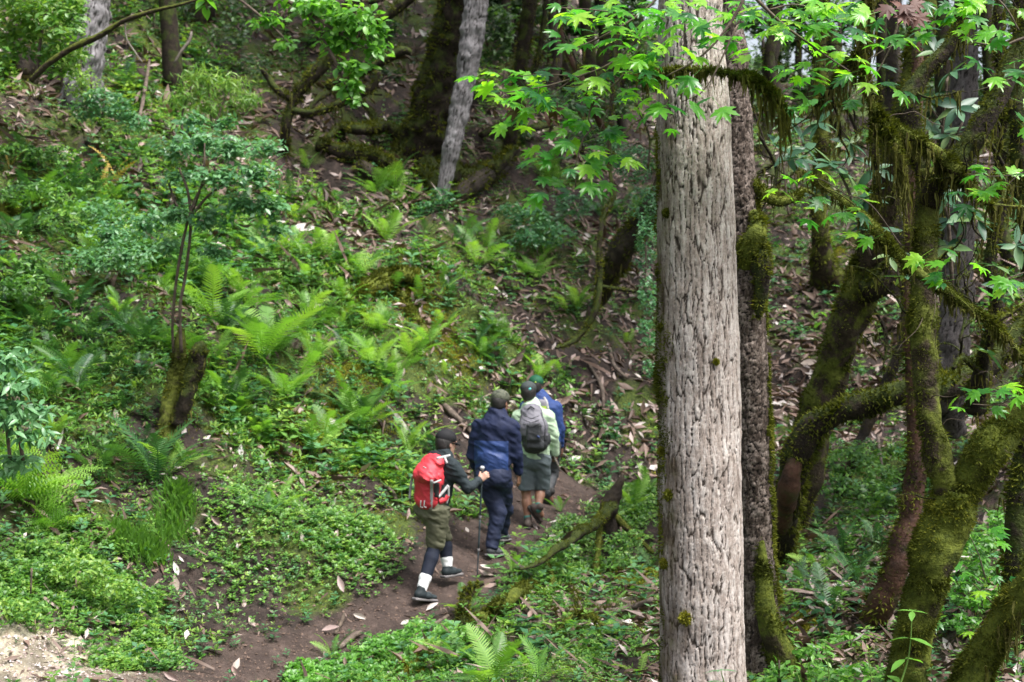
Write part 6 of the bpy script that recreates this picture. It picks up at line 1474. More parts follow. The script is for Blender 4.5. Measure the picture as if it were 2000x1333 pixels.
def prim_d(p, q):
    if q['t'] == 'cap':
        v = q['p1'] - q['p0']; L2 = v @ v + 1e-9
        t = np.clip(((p - q['p0']) @ v) / L2, 0, 1)
        d = p - (q['p0'] + t[..., None] * v)
        a_ = q['a'][0] * (1 - t) + q['a'][1] * t; b_ = q['b'][0] * (1 - t) + q['b'][1] * t
        if q['w'] is None: return np.linalg.norm(d, axis=-1) - a_
        w = q['w']; ax = _unit(v); w = _unit(w - ax * (w @ ax)); u_ = np.cross(ax, w)
        dw, du, da = d @ w, d @ u_, d @ ax
        m_ = np.minimum(a_, b_)
        r = np.sqrt((dw / a_) ** 2 + (du / b_) ** 2 + (da / m_) ** 2)
        return (r - 1) * m_
    if q['t'] == 'ell':
        l_ = (p - q['c']) @ q['ax'].T
        r = np.linalg.norm(l_ / q['r'], axis=-1)
        return (r - 1) * q['r'].min()
    l_ = np.abs((p - q['c']) @ q['ax'].T) - (q['h'] - q['rr'])
    return np.linalg.norm(np.maximum(l_, 0), axis=-1) + np.minimum(l_.max(-1), 0) - q['rr']


def bounds(q):
    if q['t'] == 'cap':
        m_ = max(q['a'] + q['b'])
        return np.minimum(q['p0'], q['p1']) - m_, np.maximum(q['p0'], q['p1']) + m_
    m_ = q['r'].max() if q['t'] == 'ell' else np.linalg.norm(q['h'])
    return q['c'] - m_, q['c'] + m_


def field_at(p, prims):
    f = np.full(p.shape[:-1], 1.0)
    for q in prims:
        d = prim_d(p, q); k = q['k']
        if q.get('sub'):
            h = np.maximum(k - np.abs(f + d), 0) / k; f = np.maximum(f, -d) + h * h * k / 4
        else:
            h = np.maximum(k - np.abs(f - d), 0) / k; f = np.minimum(f, d) - h * h * k / 4
    return f


def solid(name, prims, vox, mats, parent=None, fold=0, fscale=14, fdir=None, seed=0, midx=None, smooth=2):
    B = [bounds(q) for q in prims if not q.get('sub')]
    lo = np.min([b[0] for b in B], 0) - .03; hi = np.max([b[1] for b in B], 0) + .03
    n = np.ceil((hi - lo) / vox).astype(int) + 1
    f = np.full(n, .2)
    gx = [lo[i] + np.arange(n[i]) * vox for i in range(3)]
    for q in prims:
        b0, b1 = bounds(q); mg = q['k'] + .025
        i0 = np.clip(((b0 - mg - lo) / vox).astype(int), 0, n - 1); i1 = np.clip(((b1 + mg - lo) / vox).astype(int) + 2, 1, n)
        sl = tuple(slice(a_, b_) for a_, b_ in zip(i0, i1))
        p = np.stack(np.meshgrid(*[gx[i][sl[i]] for i in range(3)], indexing='ij'), -1)
        d = prim_d(p, q); k = q['k']; c = f[sl]
        if q.get('sub'):
            h = np.maximum(k - np.abs(c + d), 0) / k; f[sl] = np.maximum(c, -d) + h * h * k / 4
        else:
            h = np.maximum(k - np.abs(c - d), 0) / k; f[sl] = np.minimum(c, d) - h * h * k / 4
    if fold:
        p = np.stack(np.meshgrid(*gx, indexing='ij'), -1)
        near = np.abs(f) < .05
        q = p[near]
        # diagonal creases
        nn = fbm(q[:, 0] * fscale * .6, q[:, 1] * fscale * .6, q[:, 2] * fscale * 1.3 + q[:, 0] * fscale * .6, seed, 3)
        rid = 1 - np.abs(nn) * 2
        f[near] -= fold * np.clip(rid, -1, 1)
    s = f < 0
    c8 = [s[i:n[0] - 1 + i, j:n[1] - 1 + j, k_:n[2] - 1 + k_] for i in (0, 1) for j in (0, 1) for k_ in (0, 1)]
    cnt = sum(c.astype(int) for c in c8)
    act = (cnt > 0) & (cnt < 8)
    ids = np.full(act.shape, -1); ci = np.argwhere(act); ids[act] = np.arange(len(ci))
    acc = np.zeros((len(ci), 3)); num = np.zeros(len(ci))
    corners = [(i, j, k_) for i in (0, 1) for j in (0, 1) for k_ in (0, 1)]
    for a_ in range(8):
        for b_ in range(a_ + 1, 8):
            A, B_ = corners[a_], corners[b_]
            if sum(abs(x - y) for x, y in zip(A, B_)) != 1: continue
            fa = f[ci[:, 0] + A[0], ci[:, 1] + A[1], ci[:, 2] + A[2]]; fb = f[ci[:, 0] + B_[0], ci[:, 1] + B_[1], ci[:, 2] + B_[2]]
            cr = (fa < 0) != (fb < 0)
            t = np.where(cr, fa / np.where(cr, fa - fb, 1), 0)
            pt = np.array(A) + t[:, None] * (np.array(B_) - np.array(A))
            acc[cr] += pt[cr]; num[cr] += 1
    V = lo + (ci + acc / num[:, None]) * vox
    Fs = []
    for ax in range(3):
        o1, o2 = [(1, 2), (2, 0), (0, 1)][ax]
        sl0 = [slice(1, n[i] - 1) for i in range(3)]; sl1 = list(sl0)
        sl0[ax] = slice(0, n[ax] - 1); sl1[ax] = slice(1, n[ax])
        s0 = s[tuple(sl0)]; s1 = s[tuple(sl1)]
        ch = np.argwhere(s0 != s1)
        if not len(ch): continue
        off = np.ones(3, int); off[ax] = 0
        e = ch + off
        ins = s0[tuple(ch.T)]
        def idx(d1, d2):
            q = e.copy(); q[:, o1] -= d1; q[:, o2] -= d2
            return ids[tuple(q.T)]
        quad = np.stack([idx(1, 1), idx(0, 1), idx(0, 0), idx(1, 0)], 1)
        quad[~ins] = quad[~ins][:, ::-1]
        Fs.append(quad)
    F = np.vstack(Fs); F = F[(F >= 0).all(1)]
    # light smoothing
    for _ in range(smooth):
        S = np.zeros_like(V); c = np.zeros(len(V))
        for a_, b_ in ((0, 1), (1, 2), (2, 3), (3, 0)):
            np.add.at(S, F[:, a_], V[F[:, b_]]); np.add.at(c, F[:, a_], 1)
            np.add.at(S, F[:, b_], V[F[:, a_]]); np.add.at(c, F[:, b_], 1)
        V = V * .5 + .5 * S / np.maximum(c, 1)[:, None]
    mi = midx(V[F].mean(1)) if midx else None
    return link(name, mesh_np(name, V, F, mats, None, smooth=True, midx=mi), parent)


def onto(px, py, prims, D, off=.006):
    """point of a solid's surface seen at a photo pixel, lifted off it a little"""
    y = np.linspace(D - .9, D + .9, 900)
    p = np.stack([(px - 1000) * K * y, y, (666.5 - py) * K * y], 1)
    f = field_at(p, prims)
    i = np.nonzero(f < off)[0]
    return p[i[0]] if len(i) else P(px, py, D)


def strap(name, pts, prims, D, w, m, parent, off=.006, th=.005):
    """webbing laid over a solid: a thick ribbon through photo pixels"""
    q = []
    for (x0, y0), (x1, y1) in zip(pts[:-1], pts[1:]):
        for t in np.linspace(0, 1, 7, endpoint=False): q.append(onto(x0 + (x1 - x0) * t, y0 + (y1 - y0) * t, prims, D, off))
    q.append(onto(*pts[-1], prims, D, off))
    q = np.array(q); n = len(q)
    q[1:-1] = (q[:-2] + q[1:-1] * 2 + q[2:]) / 4
    T_ = np.gradient(q, axis=0); T_ /= np.linalg.norm(T_, axis=1, keepdims=True) + 1e-9
    N = np.tile([0, -1.0, 0], (n, 1)); S = np.cross(T_, N); S /= np.linalg.norm(S, axis=1, keepdims=True) + 1e-9
    N = np.cross(S, T_)
    V = np.stack([q - S * w / 2, q + S * w / 2, q + S * w / 2 + N * th * -1, q - S * w / 2 + N * th * -1], 1).reshape(-1, 3)
    F = []
    for i in range(n - 1):
        a_ = 4 * i
        for j in range(4): F.append((a_ + j, a_ + (j + 1) % 4, a_ + 4 + (j + 1) % 4, a_ + 4 + j))
    F += [(3, 2, 1, 0), (4 * n - 4, 4 * n - 3, 4 * n - 2, 4 * n - 1)]
    return link(name, mesh_np(name, V, np.array(F), [m]), parent)


def hand_prims(wr, d, palm_n, side, size=1.0, curl=.5, hold=False):
    """wr wrist point, d direction of the hand, palm_n the way the palm faces, side = thumb side vector"""
    d = _unit(d); palm_n = _unit(palm_n - d * (np.asarray(palm_n) @ d)); sd = _unit(side - d * (np.asarray(side) @ d) - palm_n * (np.asarray(side) @ palm_n))
    s = size; out = []
    pc = wr + d * .05 * s
    out.append(cap(wr, wr + d * .03 * s, .026 * s, .032 * s, .021 * s, .018 * s, w=sd, k=.015))
    out.append(cap(wr + d * .03 * s, wr + d * .085 * s, .036 * s, .040 * s, .016 * s, .013 * s, w=sd, k=.012))
    c = 1.9 if hold else curl
    for i, (o, L) in enumerate(((.029, .070), (.010, .078), (-.010, .073), (-.029, .058))):
        p = wr + d * (.088 - .004 * abs(i - 1)) * s + sd * o * s
        a_ = .15 + (c * .5)
        dirs = d
        for j, fr2 in enumerate((.45, .32, .23)):
            an = a_ * (j + .6) if hold else c * .42 * (j + .4)
            dd = _unit(d * math.cos(an) + palm_n * math.sin(an) + sd * o * 2 * (0 if hold else 1))
            q = p + dd * L * fr2 * s
            out.append(cap(p, q, .0088 * s * (1 - .08 * j), .0082 * s * (1 - .1 * j), k=.004)); p = q
    tb = wr + d * .028 * s + sd * .028 * s
    t1 = tb + _unit(d * .6 + sd * .75 + palm_n * .3) * .040 * s
    t2 = t1 + _unit(d * .85 + sd * .25 + palm_n * (.5 if not hold else 1.1)) * .034 * s
    out += [cap(wr + d * .02 * s + sd * .015 * s, tb, .016 * s, .014 * s, k=.012), cap(tb, t1, .0135 * s, .011 * s, k=.008), cap(t1, t2, .0105 * s, .009 * s, k=.004)]
    return out


skin = rough_mat('brown_skin', [(.3, (.20, .10, .065)), (.7, (.30, .16, .105))], 12, .5, .1, 60, .4)
skinL = rough_mat('light_brown_skin', [(.3, (.34, .19, .14)), (.7, (.46, .28, .21))], 12, .5, .1, 60, .4)
hairm = rough_mat('black_hair', [(.3, (.006, .005, .005)), (.7, (.02, .016, .014))], 60, .5, .5, 150, .5)
solem = cloth_mat('dark_rubber_sole', (.03, .028, .027), .7)


def person(name, label, Dp, J, f, skm, cl, foot=None, hgt=1.0, head_f=None):
    """J: joint name -> (photo x, photo y, depth offset). f: facing on the ground plane. cl: clothing description"""
    j = {k_: P(v[0], v[1], Dp + v[2]) for k_, v in J.items()}
    f = _unit([f[0], f[1], 0]); r = np.array([f[1], -f[0], 0]); up = np.array([0, 0, 1.0])
    hf = f if head_f is None else _unit([head_f[0], head_f[1], head_f[2] if len(head_f) > 2 else 0]); hr = _unit(np.cross(hf, up)); hu = np.cross(hr, hf)
    base = (j['footR'] + j['footL']) / 2; base[2] = min(j['footR'][2], j['footL'][2])
    root = empty(name); tag(root, label, 'person', None)
    hc = j['head']; nk = j['neck']; s = hgt
    A = np.array([hr, hf, hu])
    def H_(x, y, z): return hc + (hr * x + hf * y + hu * z) * s
    body = [ell(hc + hu * .018 * s, (.074 * s, .094 * s, .098 * s), A), ell(H_(0, .035, -.045), (.058 * s, .062 * s, .072 * s), A, k=.03), ell(H_(0, .078, -.098), (.026 * s, .02 * s, .018 * s), A, k=.03),
            cap(H_(0, .092, .008), H_(0, .112, -.028), .011 * s, .015 * s, k=.012), ell(H_(0, .088, -.066), (.024 * s, .014 * s, .008 * s), A, k=.008), ell(H_(0, .086, .022), (.055 * s, .018 * s, .010 * s), A, k=.012),
            ell(H_(-.030, .094, .004), (.014 * s, .01 * s, .008 * s), A, k=.006, sub=True), ell(H_(.030, .094, .004), (.014 * s, .01 * s, .008 * s), A, k=.006, sub=True),
            ell(H_(-.030, .082, .004), (.012 * s, .012 * s, .012 * s), A, k=.003), ell(H_(.030, .082, .004), (.012 * s, .012 * s, .012 * s), A, k=.003)]
    for sg in (-1, 1):
        body += [ell(H_(sg * .077, -.004, -.012), (.010 * s, .020 * s, .032 * s), A, k=.006), ell(H_(sg * .086, .004, -.010), (.006 * s, .011 * s, .018 * s), A, k=.004, sub=True)]
    body.append(cap(nk - up * .03, H_(0, -.012, -.06), .062 * s, .054 * s, k=.03))
    sh = (j['shR'] + j['shL']) / 2
    body += [cap(nk - up * .03, sh - up * .03, .07, .10, .06, .08, w=r, k=.06), cap(sh - up * .05, j['waist'], .165, .135, .10, .095, w=r, k=.06), cap(j['waist'], j['hip'], .135, .155, .095, .11, w=r, k=.06)]
    for q in 'RL':
        body += [cap(j['sh' + q], j['el' + q], .050, .040, k=.05), cap(j['el' + q], j['wr' + q], .040, .026, k=.02),
                 cap(j['hip' + q], j['kn' + q], .085, .056, k=.06), cap(j['kn' + q], j['kn' + q] * .55 + j['an' + q] * .45, .052, .052, k=.02), cap(j['kn' + q] * .6 + j['an' + q] * .4, j['an' + q], .054, .036, k=.02), cap(j['an' + q], j['foot' + q], .036, .030, k=.02)]
    for h in cl.get('hands', []):
        body += hand_prims(j['wr' + h['q']], h['d'], h['n'], h['s'], h.get('size', 1.0), h.get('curl', .5), h.get('hold', False))
    solid('body', body, .0066, [skm], root, smooth=1)
    return root, j, dict(f=f, r=r, up=up, hf=hf, hr=hr, hu=hu, A=A, H=H_, s=s, body=body)


def make_hair(root, X, low=-.075, vol=1.06):
    H_, A, s = X['H'], X['A'], X['s']
    solid('hair', [ell(H_(0, -.018, .012), (.080 * s * vol, .092 * s * vol, .10 * s), A), ell(H_(0, -.045, low + .03), (.062 * s, .045 * s, .045 * s), A, k=.03), rbox(H_(0, .10, -.02), (.12, .075, .14), A, .02, .02, True)], .006, [hairm], root, smooth=1)


def make_cap(root, X, m, mb=None, brim=True, tilt=0, h=.0):
    H_, A, s = X['H'], X['A'], X['s']
    cr = [ell(H_(0, -.005, .052 + h), (.092 * s, .108 * s, .082 * s), A), cap(H_(0, 0, .115 + h), H_(0, 0, .128 + h), .012, .010, k=.01), rbox(H_(0, 0, -.07 + h), (.2, .2, .085), A, .005, .004, True)]
    c = solid('cap', cr, .0055, [m], root, smooth=1)
    if brim:
        V, F = [], []
        n = 14
        for i in range(n + 1):
            a_ = math.pi * i / n
            for u_, zz in ((.90, 0), (1.35, -.012), (1.66, -.03)):
                x = math.cos(a_) * .088 * (1 if u_ < 1 else (.98 if u_ < 1.5 else .80)); y = math.sin(a_) * .105 * u_ + (.0 if u_ < 1 else 0)
                V.append(H_(x, y, .026 + h + zz * math.sin(a_) - .02 * (abs(x) / .09) ** 2))
        for i in range(n):
            for q in range(2):
                a0 = 3 * i + q; F.append((a0, a0 + 1, a0 + 4, a0 + 3))
        V = np.array(V); k = len(V); V2 = np.vstack([V, V - X['hu'] * .005])
        F = np.array(F); FF = [F, F[:, ::-1] + k]
        edge = [(3 * i + 2, 3 * i + 2 + k, 3 * i + 5 + k, 3 * i + 5) for i in range(n)]
        link('brim', mesh_np('brim', V2, np.vstack(FF + [np.array(edge)]), [mb or m], smooth=True), c)
    return c


def shoe(root, an, toe, m, sole_m, up=(0, 0, 1), s=1.0, boot=.0):
    """an ankle, toe tip"""
    d = _unit(np.asarray(toe) - (np.asarray(an) - np.array(up) * .07)); u_ = _unit(np.array(up) - d * (np.array(up) @ d)); w = np.cross(d, u_)
    b = np.asarray(an) - u_ * .055
    heel = b - d * .045; L = .225 * s
    pr = [cap(b - d * .028 + u_ * .012, b + d * .07 + u_ * .012, .040, .042, .040, .036, w=w, k=.03), cap(b + d * .06 + u_ * .0, b + d * .155, .045, .040, .030, .024, w=w, k=.03), cap(b + u_ * .02, np.asarray(an) + u_ * (.012 + boot), .043, .044, k=.03)]
    o = solid('shoe', pr, .006, [m], root, smooth=1)
    A = np.array([w, d, u_])
    solid('sole', [rbox(b + d * .055 - u_ * .030, (.043, .128, .014), A, .012), ell(b + d * .125 - u_ * .028, (.047, .07, .014), A, k=.01)], .006, [sole_m], o, smooth=1)
    for q in range(3):
        c = b + d * (.055 + .026 * q) + u_ * (.052 - .008 * q)
        V = np.array([c - w * .02 - d * .004, c + w * .02 - d * .004, c + w * .02 + d * .004, c - w * .02 + d * .004]); V2 = np.vstack([V, V + u_ * .004])
        link('lace', mesh_np('lace', V2, np.array([(0, 3, 2, 1), (4, 5, 6, 7), (0, 1, 5, 4), (1, 2, 6, 5), (2, 3, 7, 6), (3, 0, 4, 7)]), [sole_m]), o)
    return o


def sleeve(j, q, r0, r1, r2, r3=None):
    return [cap(j['sh' + q], j['el' + q], r0, r1, k=.05), cap(j['el' + q], j['wr' + q], r1, r2, k=.025)]


def disc(name, c, n, r, m, parent, th=.003):
    n = _unit(n); a_ = _unit(np.cross(n, [0, 0, 1.0])); b_ = np.cross(n, a_)
    k = 12; t = np.linspace(0, 2 * math.pi, k, endpoint=False)
    ring = c + (np.outer(np.cos(t), a_) + np.outer(np.sin(t), b_)) * r
    V = np.vstack([ring, ring + n * th, [c + n * th]])
    F = [(i, (i + 1) % k, k + (i + 1) % k, k + i) for i in range(k)]
    F3 = [(2 * k, k + i, k + (i + 1) % k) for i in range(k)]
    return link(name, mesh_np(name, V, [np.array(F), np.array(F3)], [m]), parent)


red = cloth_mat('red_nylon', (.52, .035, .05), .6, .22, .45, .35, 22)
redD = cloth_mat('deep_red_nylon', (.42, .02, .03), .55, .2)
greyweb = cloth_mat('grey_webbing', (.38, .38, .38), .7, .15)
darkweb = cloth_mat('dark_mesh', (.06, .06, .065), .8, .2)
black = cloth_mat('black_knit', (.016, .024, .028), .8, .3)
blackcap = cloth_mat('black_cotton', (.010, .010, .012), .8, .3)
olive = cloth_mat('olive_nylon', (.095, .095, .06), .7, .25)
tights = cloth_mat('dark_blue_tights', (.010, .014, .028), .75, .2)
whites = cloth_mat('white_ribbed_sock', (.72, .74, .74), .85, .08)
shoed = cloth_mat('dark_teal_trail_shoe', (.02, .028, .032), .6, .3)
soleg = cloth_mat('grey_sole', (.16, .15, .15), .7)
navy = cloth_mat('navy_fleece', (.010, .016, .048), .75, .2)
blue = cloth_mat('blue_shell', (.020, .045, .15), .55, .2, .4)
navytr = cloth_mat('navy_trousers', (.014, .020, .048), .7, .25)
camo = rough_mat('camouflage_cloth', [(.35, (.04, .045, .035)), (.47, (.08, .09, .06)), (.5, (.13, .13, .10)), (.6, (.06, .07, .05)), (.65, (.10, .11, .08))], 28, .85, .1, 60, .2, detail=1)
boot = cloth_mat('dark_brown_boot', (.055, .042, .036), .7, .3)
bootg = cloth_mat('grey_blue_boot', (.07, .075, .085), .7, .3)
mint = cloth_mat('mint_green_shirt', (.47, .62, .43), .75, .1)
shorts3 = cloth_mat('slate_shorts', (.10, .125, .135), .8, .2)
capgrey = cloth_mat('charcoal_cap', (.045, .055, .055), .8, .2)
teal = cloth_mat('teal_print', (.10, .42, .40), .6, .1)
packg = cloth_mat('grey_ripstop', (.17, .165, .19), .6, .2)
packd = cloth_mat('charcoal_ripstop', (.045, .048, .052), .6, .2)
royal = cloth_mat('blue_jacket', (.022, .05, .17), .7, .2)
gcap = cloth_mat('dark_green_cap', (.006, .075, .035), .7, .2)
tealsock = cloth_mat('teal_sock', (.04, .14, .12), .85)
limepack = cloth_mat('lime_nylon', (.32, .48, .06), .6)
metal = cloth_mat('dark_pole_metal', (.03, .045, .055), .35, .1, .6, 0)
silver = cloth_mat('silver_handle', (.45, .46, .48), .4, .1, .6, 0)
chrome_white = cloth_mat('white_plastic', (.7, .7, .7), .4, .05)

V3 = lambda *a_: np.array(a_, float)
up = V3(0, 0, 1)

# ---- the last hiker: red rucksack, pole in his right hand
DA = 13.45
J1 = dict(head=(871, 866, .03), neck=(865, 892, .0), shR=(884, 910, -.12), shL=(846, 908, .13), elR=(914, 953, -.10), wrR=(936, 938, .06), elL=(850, 950, .26), wrL=(862, 962, .34),
          waist=(853, 960, 0), hip=(847, 985, 0), hipR=(855, 1000, -.06), hipL=(838, 998, .06), knR=(850, 1066, -.02), anR=(823, 1153, -.20), footR=(838, 1170, -.16), knL=(868, 1052, .26), anL=(874, 1108, .20), footL=(888, 1120, .27))
f1 = (.80, .60)
p1, j, X = person('person', 'last hiker, in black top, olive shorts and white socks, gripping a pole', DA, J1, f1, skinL,
                  dict(hands=[dict(q='R', d=(.75, .1, .55), n=(.1, .95, -.2), s=(0, .2, 1), hold=True, size=.95), dict(q='L', d=(.1, .9, .2), n=(.5, 0, -1), s=(.5, 0, 1))]), head_f=(.72, .66, -.12))
make_hair(p1, X); make_cap(p1, X, blackcap)
r = X['r']
top1 = [cap(j['neck'] - up * .01, j['neck'] + up * .035 + V3(.01, 0, 0), .068, .066, k=.03), cap((j['shR'] + j['shL']) / 2 - up * .02, j['waist'], .185, .155, .115, .115, w=r, k=.06), cap(j['waist'], j['hip'] - up * .02, .155, .165, .115, .125, w=r, k=.05), cap(j['neck'] - up * .02, (j['shR'] + j['shL']) / 2, .09, .12, .08, .10, w=r, k=.05)]
for q in 'RL': top1 += sleeve(j, q, .066, .052, .036)
solid('sweater', top1, .008, [black], p1, fold=.007, seed=3)
sh1 = [cap(j['hip'] + up * .02, j['hip'] - up * .06, .168, .17, .13, .14, w=r, k=.06)]
sh1 += [cap(j['hipR'], j['knR'] * .92 + j['hipR'] * .08 - up * .01, .108, .085, k=.035), cap(j['hipL'], j['knL'] * .92 + j['hipL'] * .08, .10, .082, k=.03), ell(j['hip'] - X['f'] * .07 - up * .04, (.15, .11, .10), np.array([r, X['f'], up]), k=.05)]
solid('shorts', sh1, .008, [olive], p1, fold=.010, fscale=11, seed=5)
for q in 'RL':
    a_ = j['an' + q]; k_ = j['kn' + q]; m_ = a_ * .70 + k_ * .30
    solid('tights', [cap(k_ + (j['hip' + q] - k_) * .1, k_ * .6 + m_ * .4, .064, .066, k=.02), cap(k_ * .6 + m_ * .4, m_, .066, .058, k=.02)], .008, [tights], p1)
    solid('sock', [cap(a_ * .72 + k_ * .28, a_ * .9 + k_ * .1, .055, .050, k=.01), cap(a_ * .9 + k_ * .1, a_ - up * .02, .045, .043, k=.01), cap(a_ * .70 + k_ * .30, a_ * .74 + k_ * .26, .059, .059, k=.004)], .006, [whites], p1, fold=.0015, fscale=60)
shoe(p1, j['anR'], j['footR'] + V3(.06, .06, -.01), shoed, soleg)
shoe(p1, j['anL'], j['footL'] + V3(.05, .06, .0), shoed, soleg)

bp = empty('backpack'); tag(bp, 'red rucksack with grey straps on the last hiker\'s back', 'backpack')
fb = X['f']; tb_ = _unit(j['neck'] - j['hip']); wv = r
bk = np.cross(wv, tb_); bk = bk if bk @ fb < 0 else -bk          # away from the back
c_low = P(833, 975, DA - .10); c_mid = P(838, 935, DA - .12); c_top = P(846, 908, DA - .10)
pack1 = [cap(c_low, c_mid, .135, .150, .105, .115, w=wv, k=.05), cap(c_mid, c_top, .150, .125, .115, .095, w=wv, k=.05)]
lid1 = [cap(P(829, 926, DA - .16), P(846, 903, DA - .10), .150, .135, .085, .080, w=wv, k=.04), ell(P(832, 934, DA - .22), (.12, .08, .06), np.array([wv, bk, tb_]), k=.05)]
solid('pack_body', pack1, .0075, [red], bp, fold=.006, fscale=13, seed=7)
solid('pack_lid', lid1, .0075, [red], bp, fold=.008, fscale=12, seed=9)
allp = pack1 + lid1 + top1
solid('roll_top', [cap(P(842, 889, DA - .05), P(858, 891, DA - .12), .035, .03, k=.02), ell(P(850, 886, DA - .06), (.04, .04, .03), k=.02)], .007, [blackcap], bp, fold=.003)
strap('strap', [(843, 938), (843, 970), (841, 998)], allp, DA, .028, greyweb, bp)
strap('strap', [(853, 896), (868, 893), (880, 890)], allp, DA, .028, greyweb, bp)
strap('strap', [(868, 893), (873, 905)], allp, DA, .022, greyweb, bp)
strap('strap', [(806, 930), (802, 950), (800, 975)], allp, DA - .02, .022, greyweb, bp)
strap('hip_belt', [(856, 972), (868, 958), (876, 948)], allp, DA, .026, greyweb, bp)
strap('hip_belt', [(858, 980), (868, 976), (874, 966)], allp, DA, .055, red, bp)
strap('hip_belt', [(872, 984), (876, 968), (876, 950)], allp, DA, .02, greyweb, bp, off=.012)
strap('side_pocket', [(853, 944), (852, 972)], allp, DA, .050, darkweb, bp, off=.010)
strap('side_strap', [(846, 944), (862, 938)], allp, DA, .016, greyweb, bp, off=.018)
for x0 in (822, 829): strap('buckle_loop', [(x0, 978), (x0 - 1, 990), (x0 + 4, 992)], allp, DA, .010, chrome_white, bp, off=.012)
strap('pack_logo', [(826, 912), (832, 915)], allp, DA, .012, greyweb, bp, off=.010, th=.002)

# trekking pole
pole = empty('trekking_pole'); tag(pole, 'dark telescopic trekking pole planted in the trail by the last hiker', 'trekking pole')
ph = P(942, 914, DA + .10); g = G(934, 1122); pt_ = P(932, 1128, DA + .15)
def rod(name, a_, b_, r0, r1, m, par): return tube(name, [a_, (a_ + b_) / 2, b_], [r0, (r0 + r1) / 2, r1], m, par, step=.2, nseg=10, lump=0)[0]
lerp = lambda a_, b_, t: a_ * (1 - t) + b_ * t
rod('shaft', lerp(ph, pt_, .12), lerp(ph, pt_, .45), .010, .010, metal, pole)
rod('shaft', lerp(ph, pt_, .45), lerp(ph, pt_, .75), .0085, .0085, metal, pole)
rod('shaft', lerp(ph, pt_, .75), pt_, .007, .005, metal, pole)
rod('handle', lerp(ph, pt_, 0), lerp(ph, pt_, .14), .016, .014, darkweb, pole)
solid('knob', [ell(ph, (.024, .024, .018), k=.01), cap(ph, lerp(ph, pt_, .03), .014, .014, k=.01)], .005, [silver], pole)
for t in (.45, .75): rod('clamp', lerp(ph, pt_, t - .012), lerp(ph, pt_, t + .012), .014, .014, soleg, pole)
disc('basket', lerp(ph, pt_, .955), up, .022, metal, pole, .006)

# ---- second hiker: navy and blue jacket
DB = 14.6
J2 = dict(head=(977, 786, .02), neck=(971, 811, 0), shR=(1000, 834, -.07), shL=(934, 834, .06), elR=(1008, 888, -.02), wrR=(1013, 922, .05), elL=(924, 890, .10), wrL=(934, 925, .26),
          waist=(963, 895, 0), hip=(962, 922, 0), hipR=(980, 930, -.03), hipL=(948, 932, .03), knR=(986, 996, .24), anR=(981, 1040, .36), footR=(990, 1053, .46), knL=(973, 1003, .02), anL=(961, 1068, -.04), footL=(974, 1080, .06))
p2, j, X = person('person', 'second hiker from the rear in a two-tone navy jacket, navy trousers and camouflage cap', DB, J2, (.35, .94), skin,
                  dict(hands=[dict(q='R', d=(.05, .12, -1), n=(-.8, .4, 0), s=(.2, .9, -.1), curl=.7), dict(q='L', d=(.3, .6, -.6), n=(1, 0, 0), s=(0, 1, 0))]), head_f=(.55, .83, -.08))
r = X['r']
make_hair(p2, X); make_cap(p2, X, camo, camo)
jk = [cap(j['neck'] + up * .0, j['neck'] + up * .038, .085, .080, k=.03), cap(j['neck'] - up * .03, (j['shR'] + j['shL']) / 2, .11, .15, .09, .11, w=r, k=.05), cap((j['shR'] + j['shL']) / 2 - up * .03, j['waist'], .205, .185, .13, .14, w=r, k=.07), cap(j['waist'], j['hip'] + up * .04, .185, .182, .14, .14, w=r, k=.03), ell(j['neck'] - X['f'] * .05 - up * .03, (.10, .06, .06), np.array([r, X['f'], up]), k=.02)]
for q in 'RL': jk += sleeve(j, q, .078, .064, .045)
zc = P(0, 860, DB)[2]
cx = j['waist'][0]
def two(c):
    inarm = (c[:, 0] > P(993, 0, DB)[0] + (c[:, 2] < P(0, 880, DB)[2]) * .0) | (c[:, 0] < P(926, 0, DB)[0])
    return ((c[:, 2] < zc) & ~inarm).astype(int)
solid('jacket', jk, .008, [navy, blue], p2, fold=.009, fscale=9, seed=11, midx=two)
tr = [cap(j['hip'] + up * .04, j['hip'] - up * .03, .172, .172, .125, .135, w=r, k=.05), ell(lerp(j['hipR'], j['hip'], .3) - X['f'] * .06 - up * .03, (.095, .10, .11), k=.04), ell(lerp(j['hipL'], j['hip'], .3) - X['f'] * .06 - up * .03, (.095, .10, .11), k=.04)]
for q in 'RL': tr += [cap(j['hip' + q], j['kn' + q], .112, .080, k=.05), cap(j['kn' + q], j['an' + q] + up * .01, .080, .062, k=.03)]
solid('trousers', tr, .008, [navytr], p2, fold=.009, fscale=10, seed=13)
shoe(p2, j['anL'], j['footL'] + V3(.04, .05, -.01), bootg, soleg, boot=.02); shoe(p2, j['anR'], j['footR'] + V3(.02, .08, .0), bootg, soleg, boot=.02)

# ---- third: mint shirt, grey rucksack, long shorts, stick
DC = 16.0
J3 = dict(head=(1032, 768, .0), neck=(1038, 791, 0), shR=(1071, 815, -.02), shL=(1012, 815, .03), elR=(1080, 850, .0), wrR=(1083, 884, .08), elL=(1005, 850, .10), wrL=(1016, 880, .22),
          waist=(1044, 872, 0), hip=(1044, 892, 0), hipR=(1058, 897, -.01), hipL=(1031, 897, .02), knR=(1057, 950, .10), anR=(1051, 992, -.04), footR=(1058, 1006, .0), knL=(1027, 958, .05), anL=(1031, 1017, .0), footL=(1032, 1030, .10))
p3, j, X = person('person', 'third hiker from the rear in mint green shirt and long slate shorts, bare calves showing', DC, J3, (.22, .97), skin,
                  dict(hands=[dict(q='R', d=(.1, .3, -1), n=(-.6, .6, 0), s=(0, .9, .1), hold=True), dict(q='L', d=(.2, .5, -.8), n=(1, 0, 0), s=(0, 1, 0))]), head_f=(.05, 1, -.1))
r = X['r']
make_hair(p3, X, vol=1.08); c3 = make_cap(p3, X, capgrey)
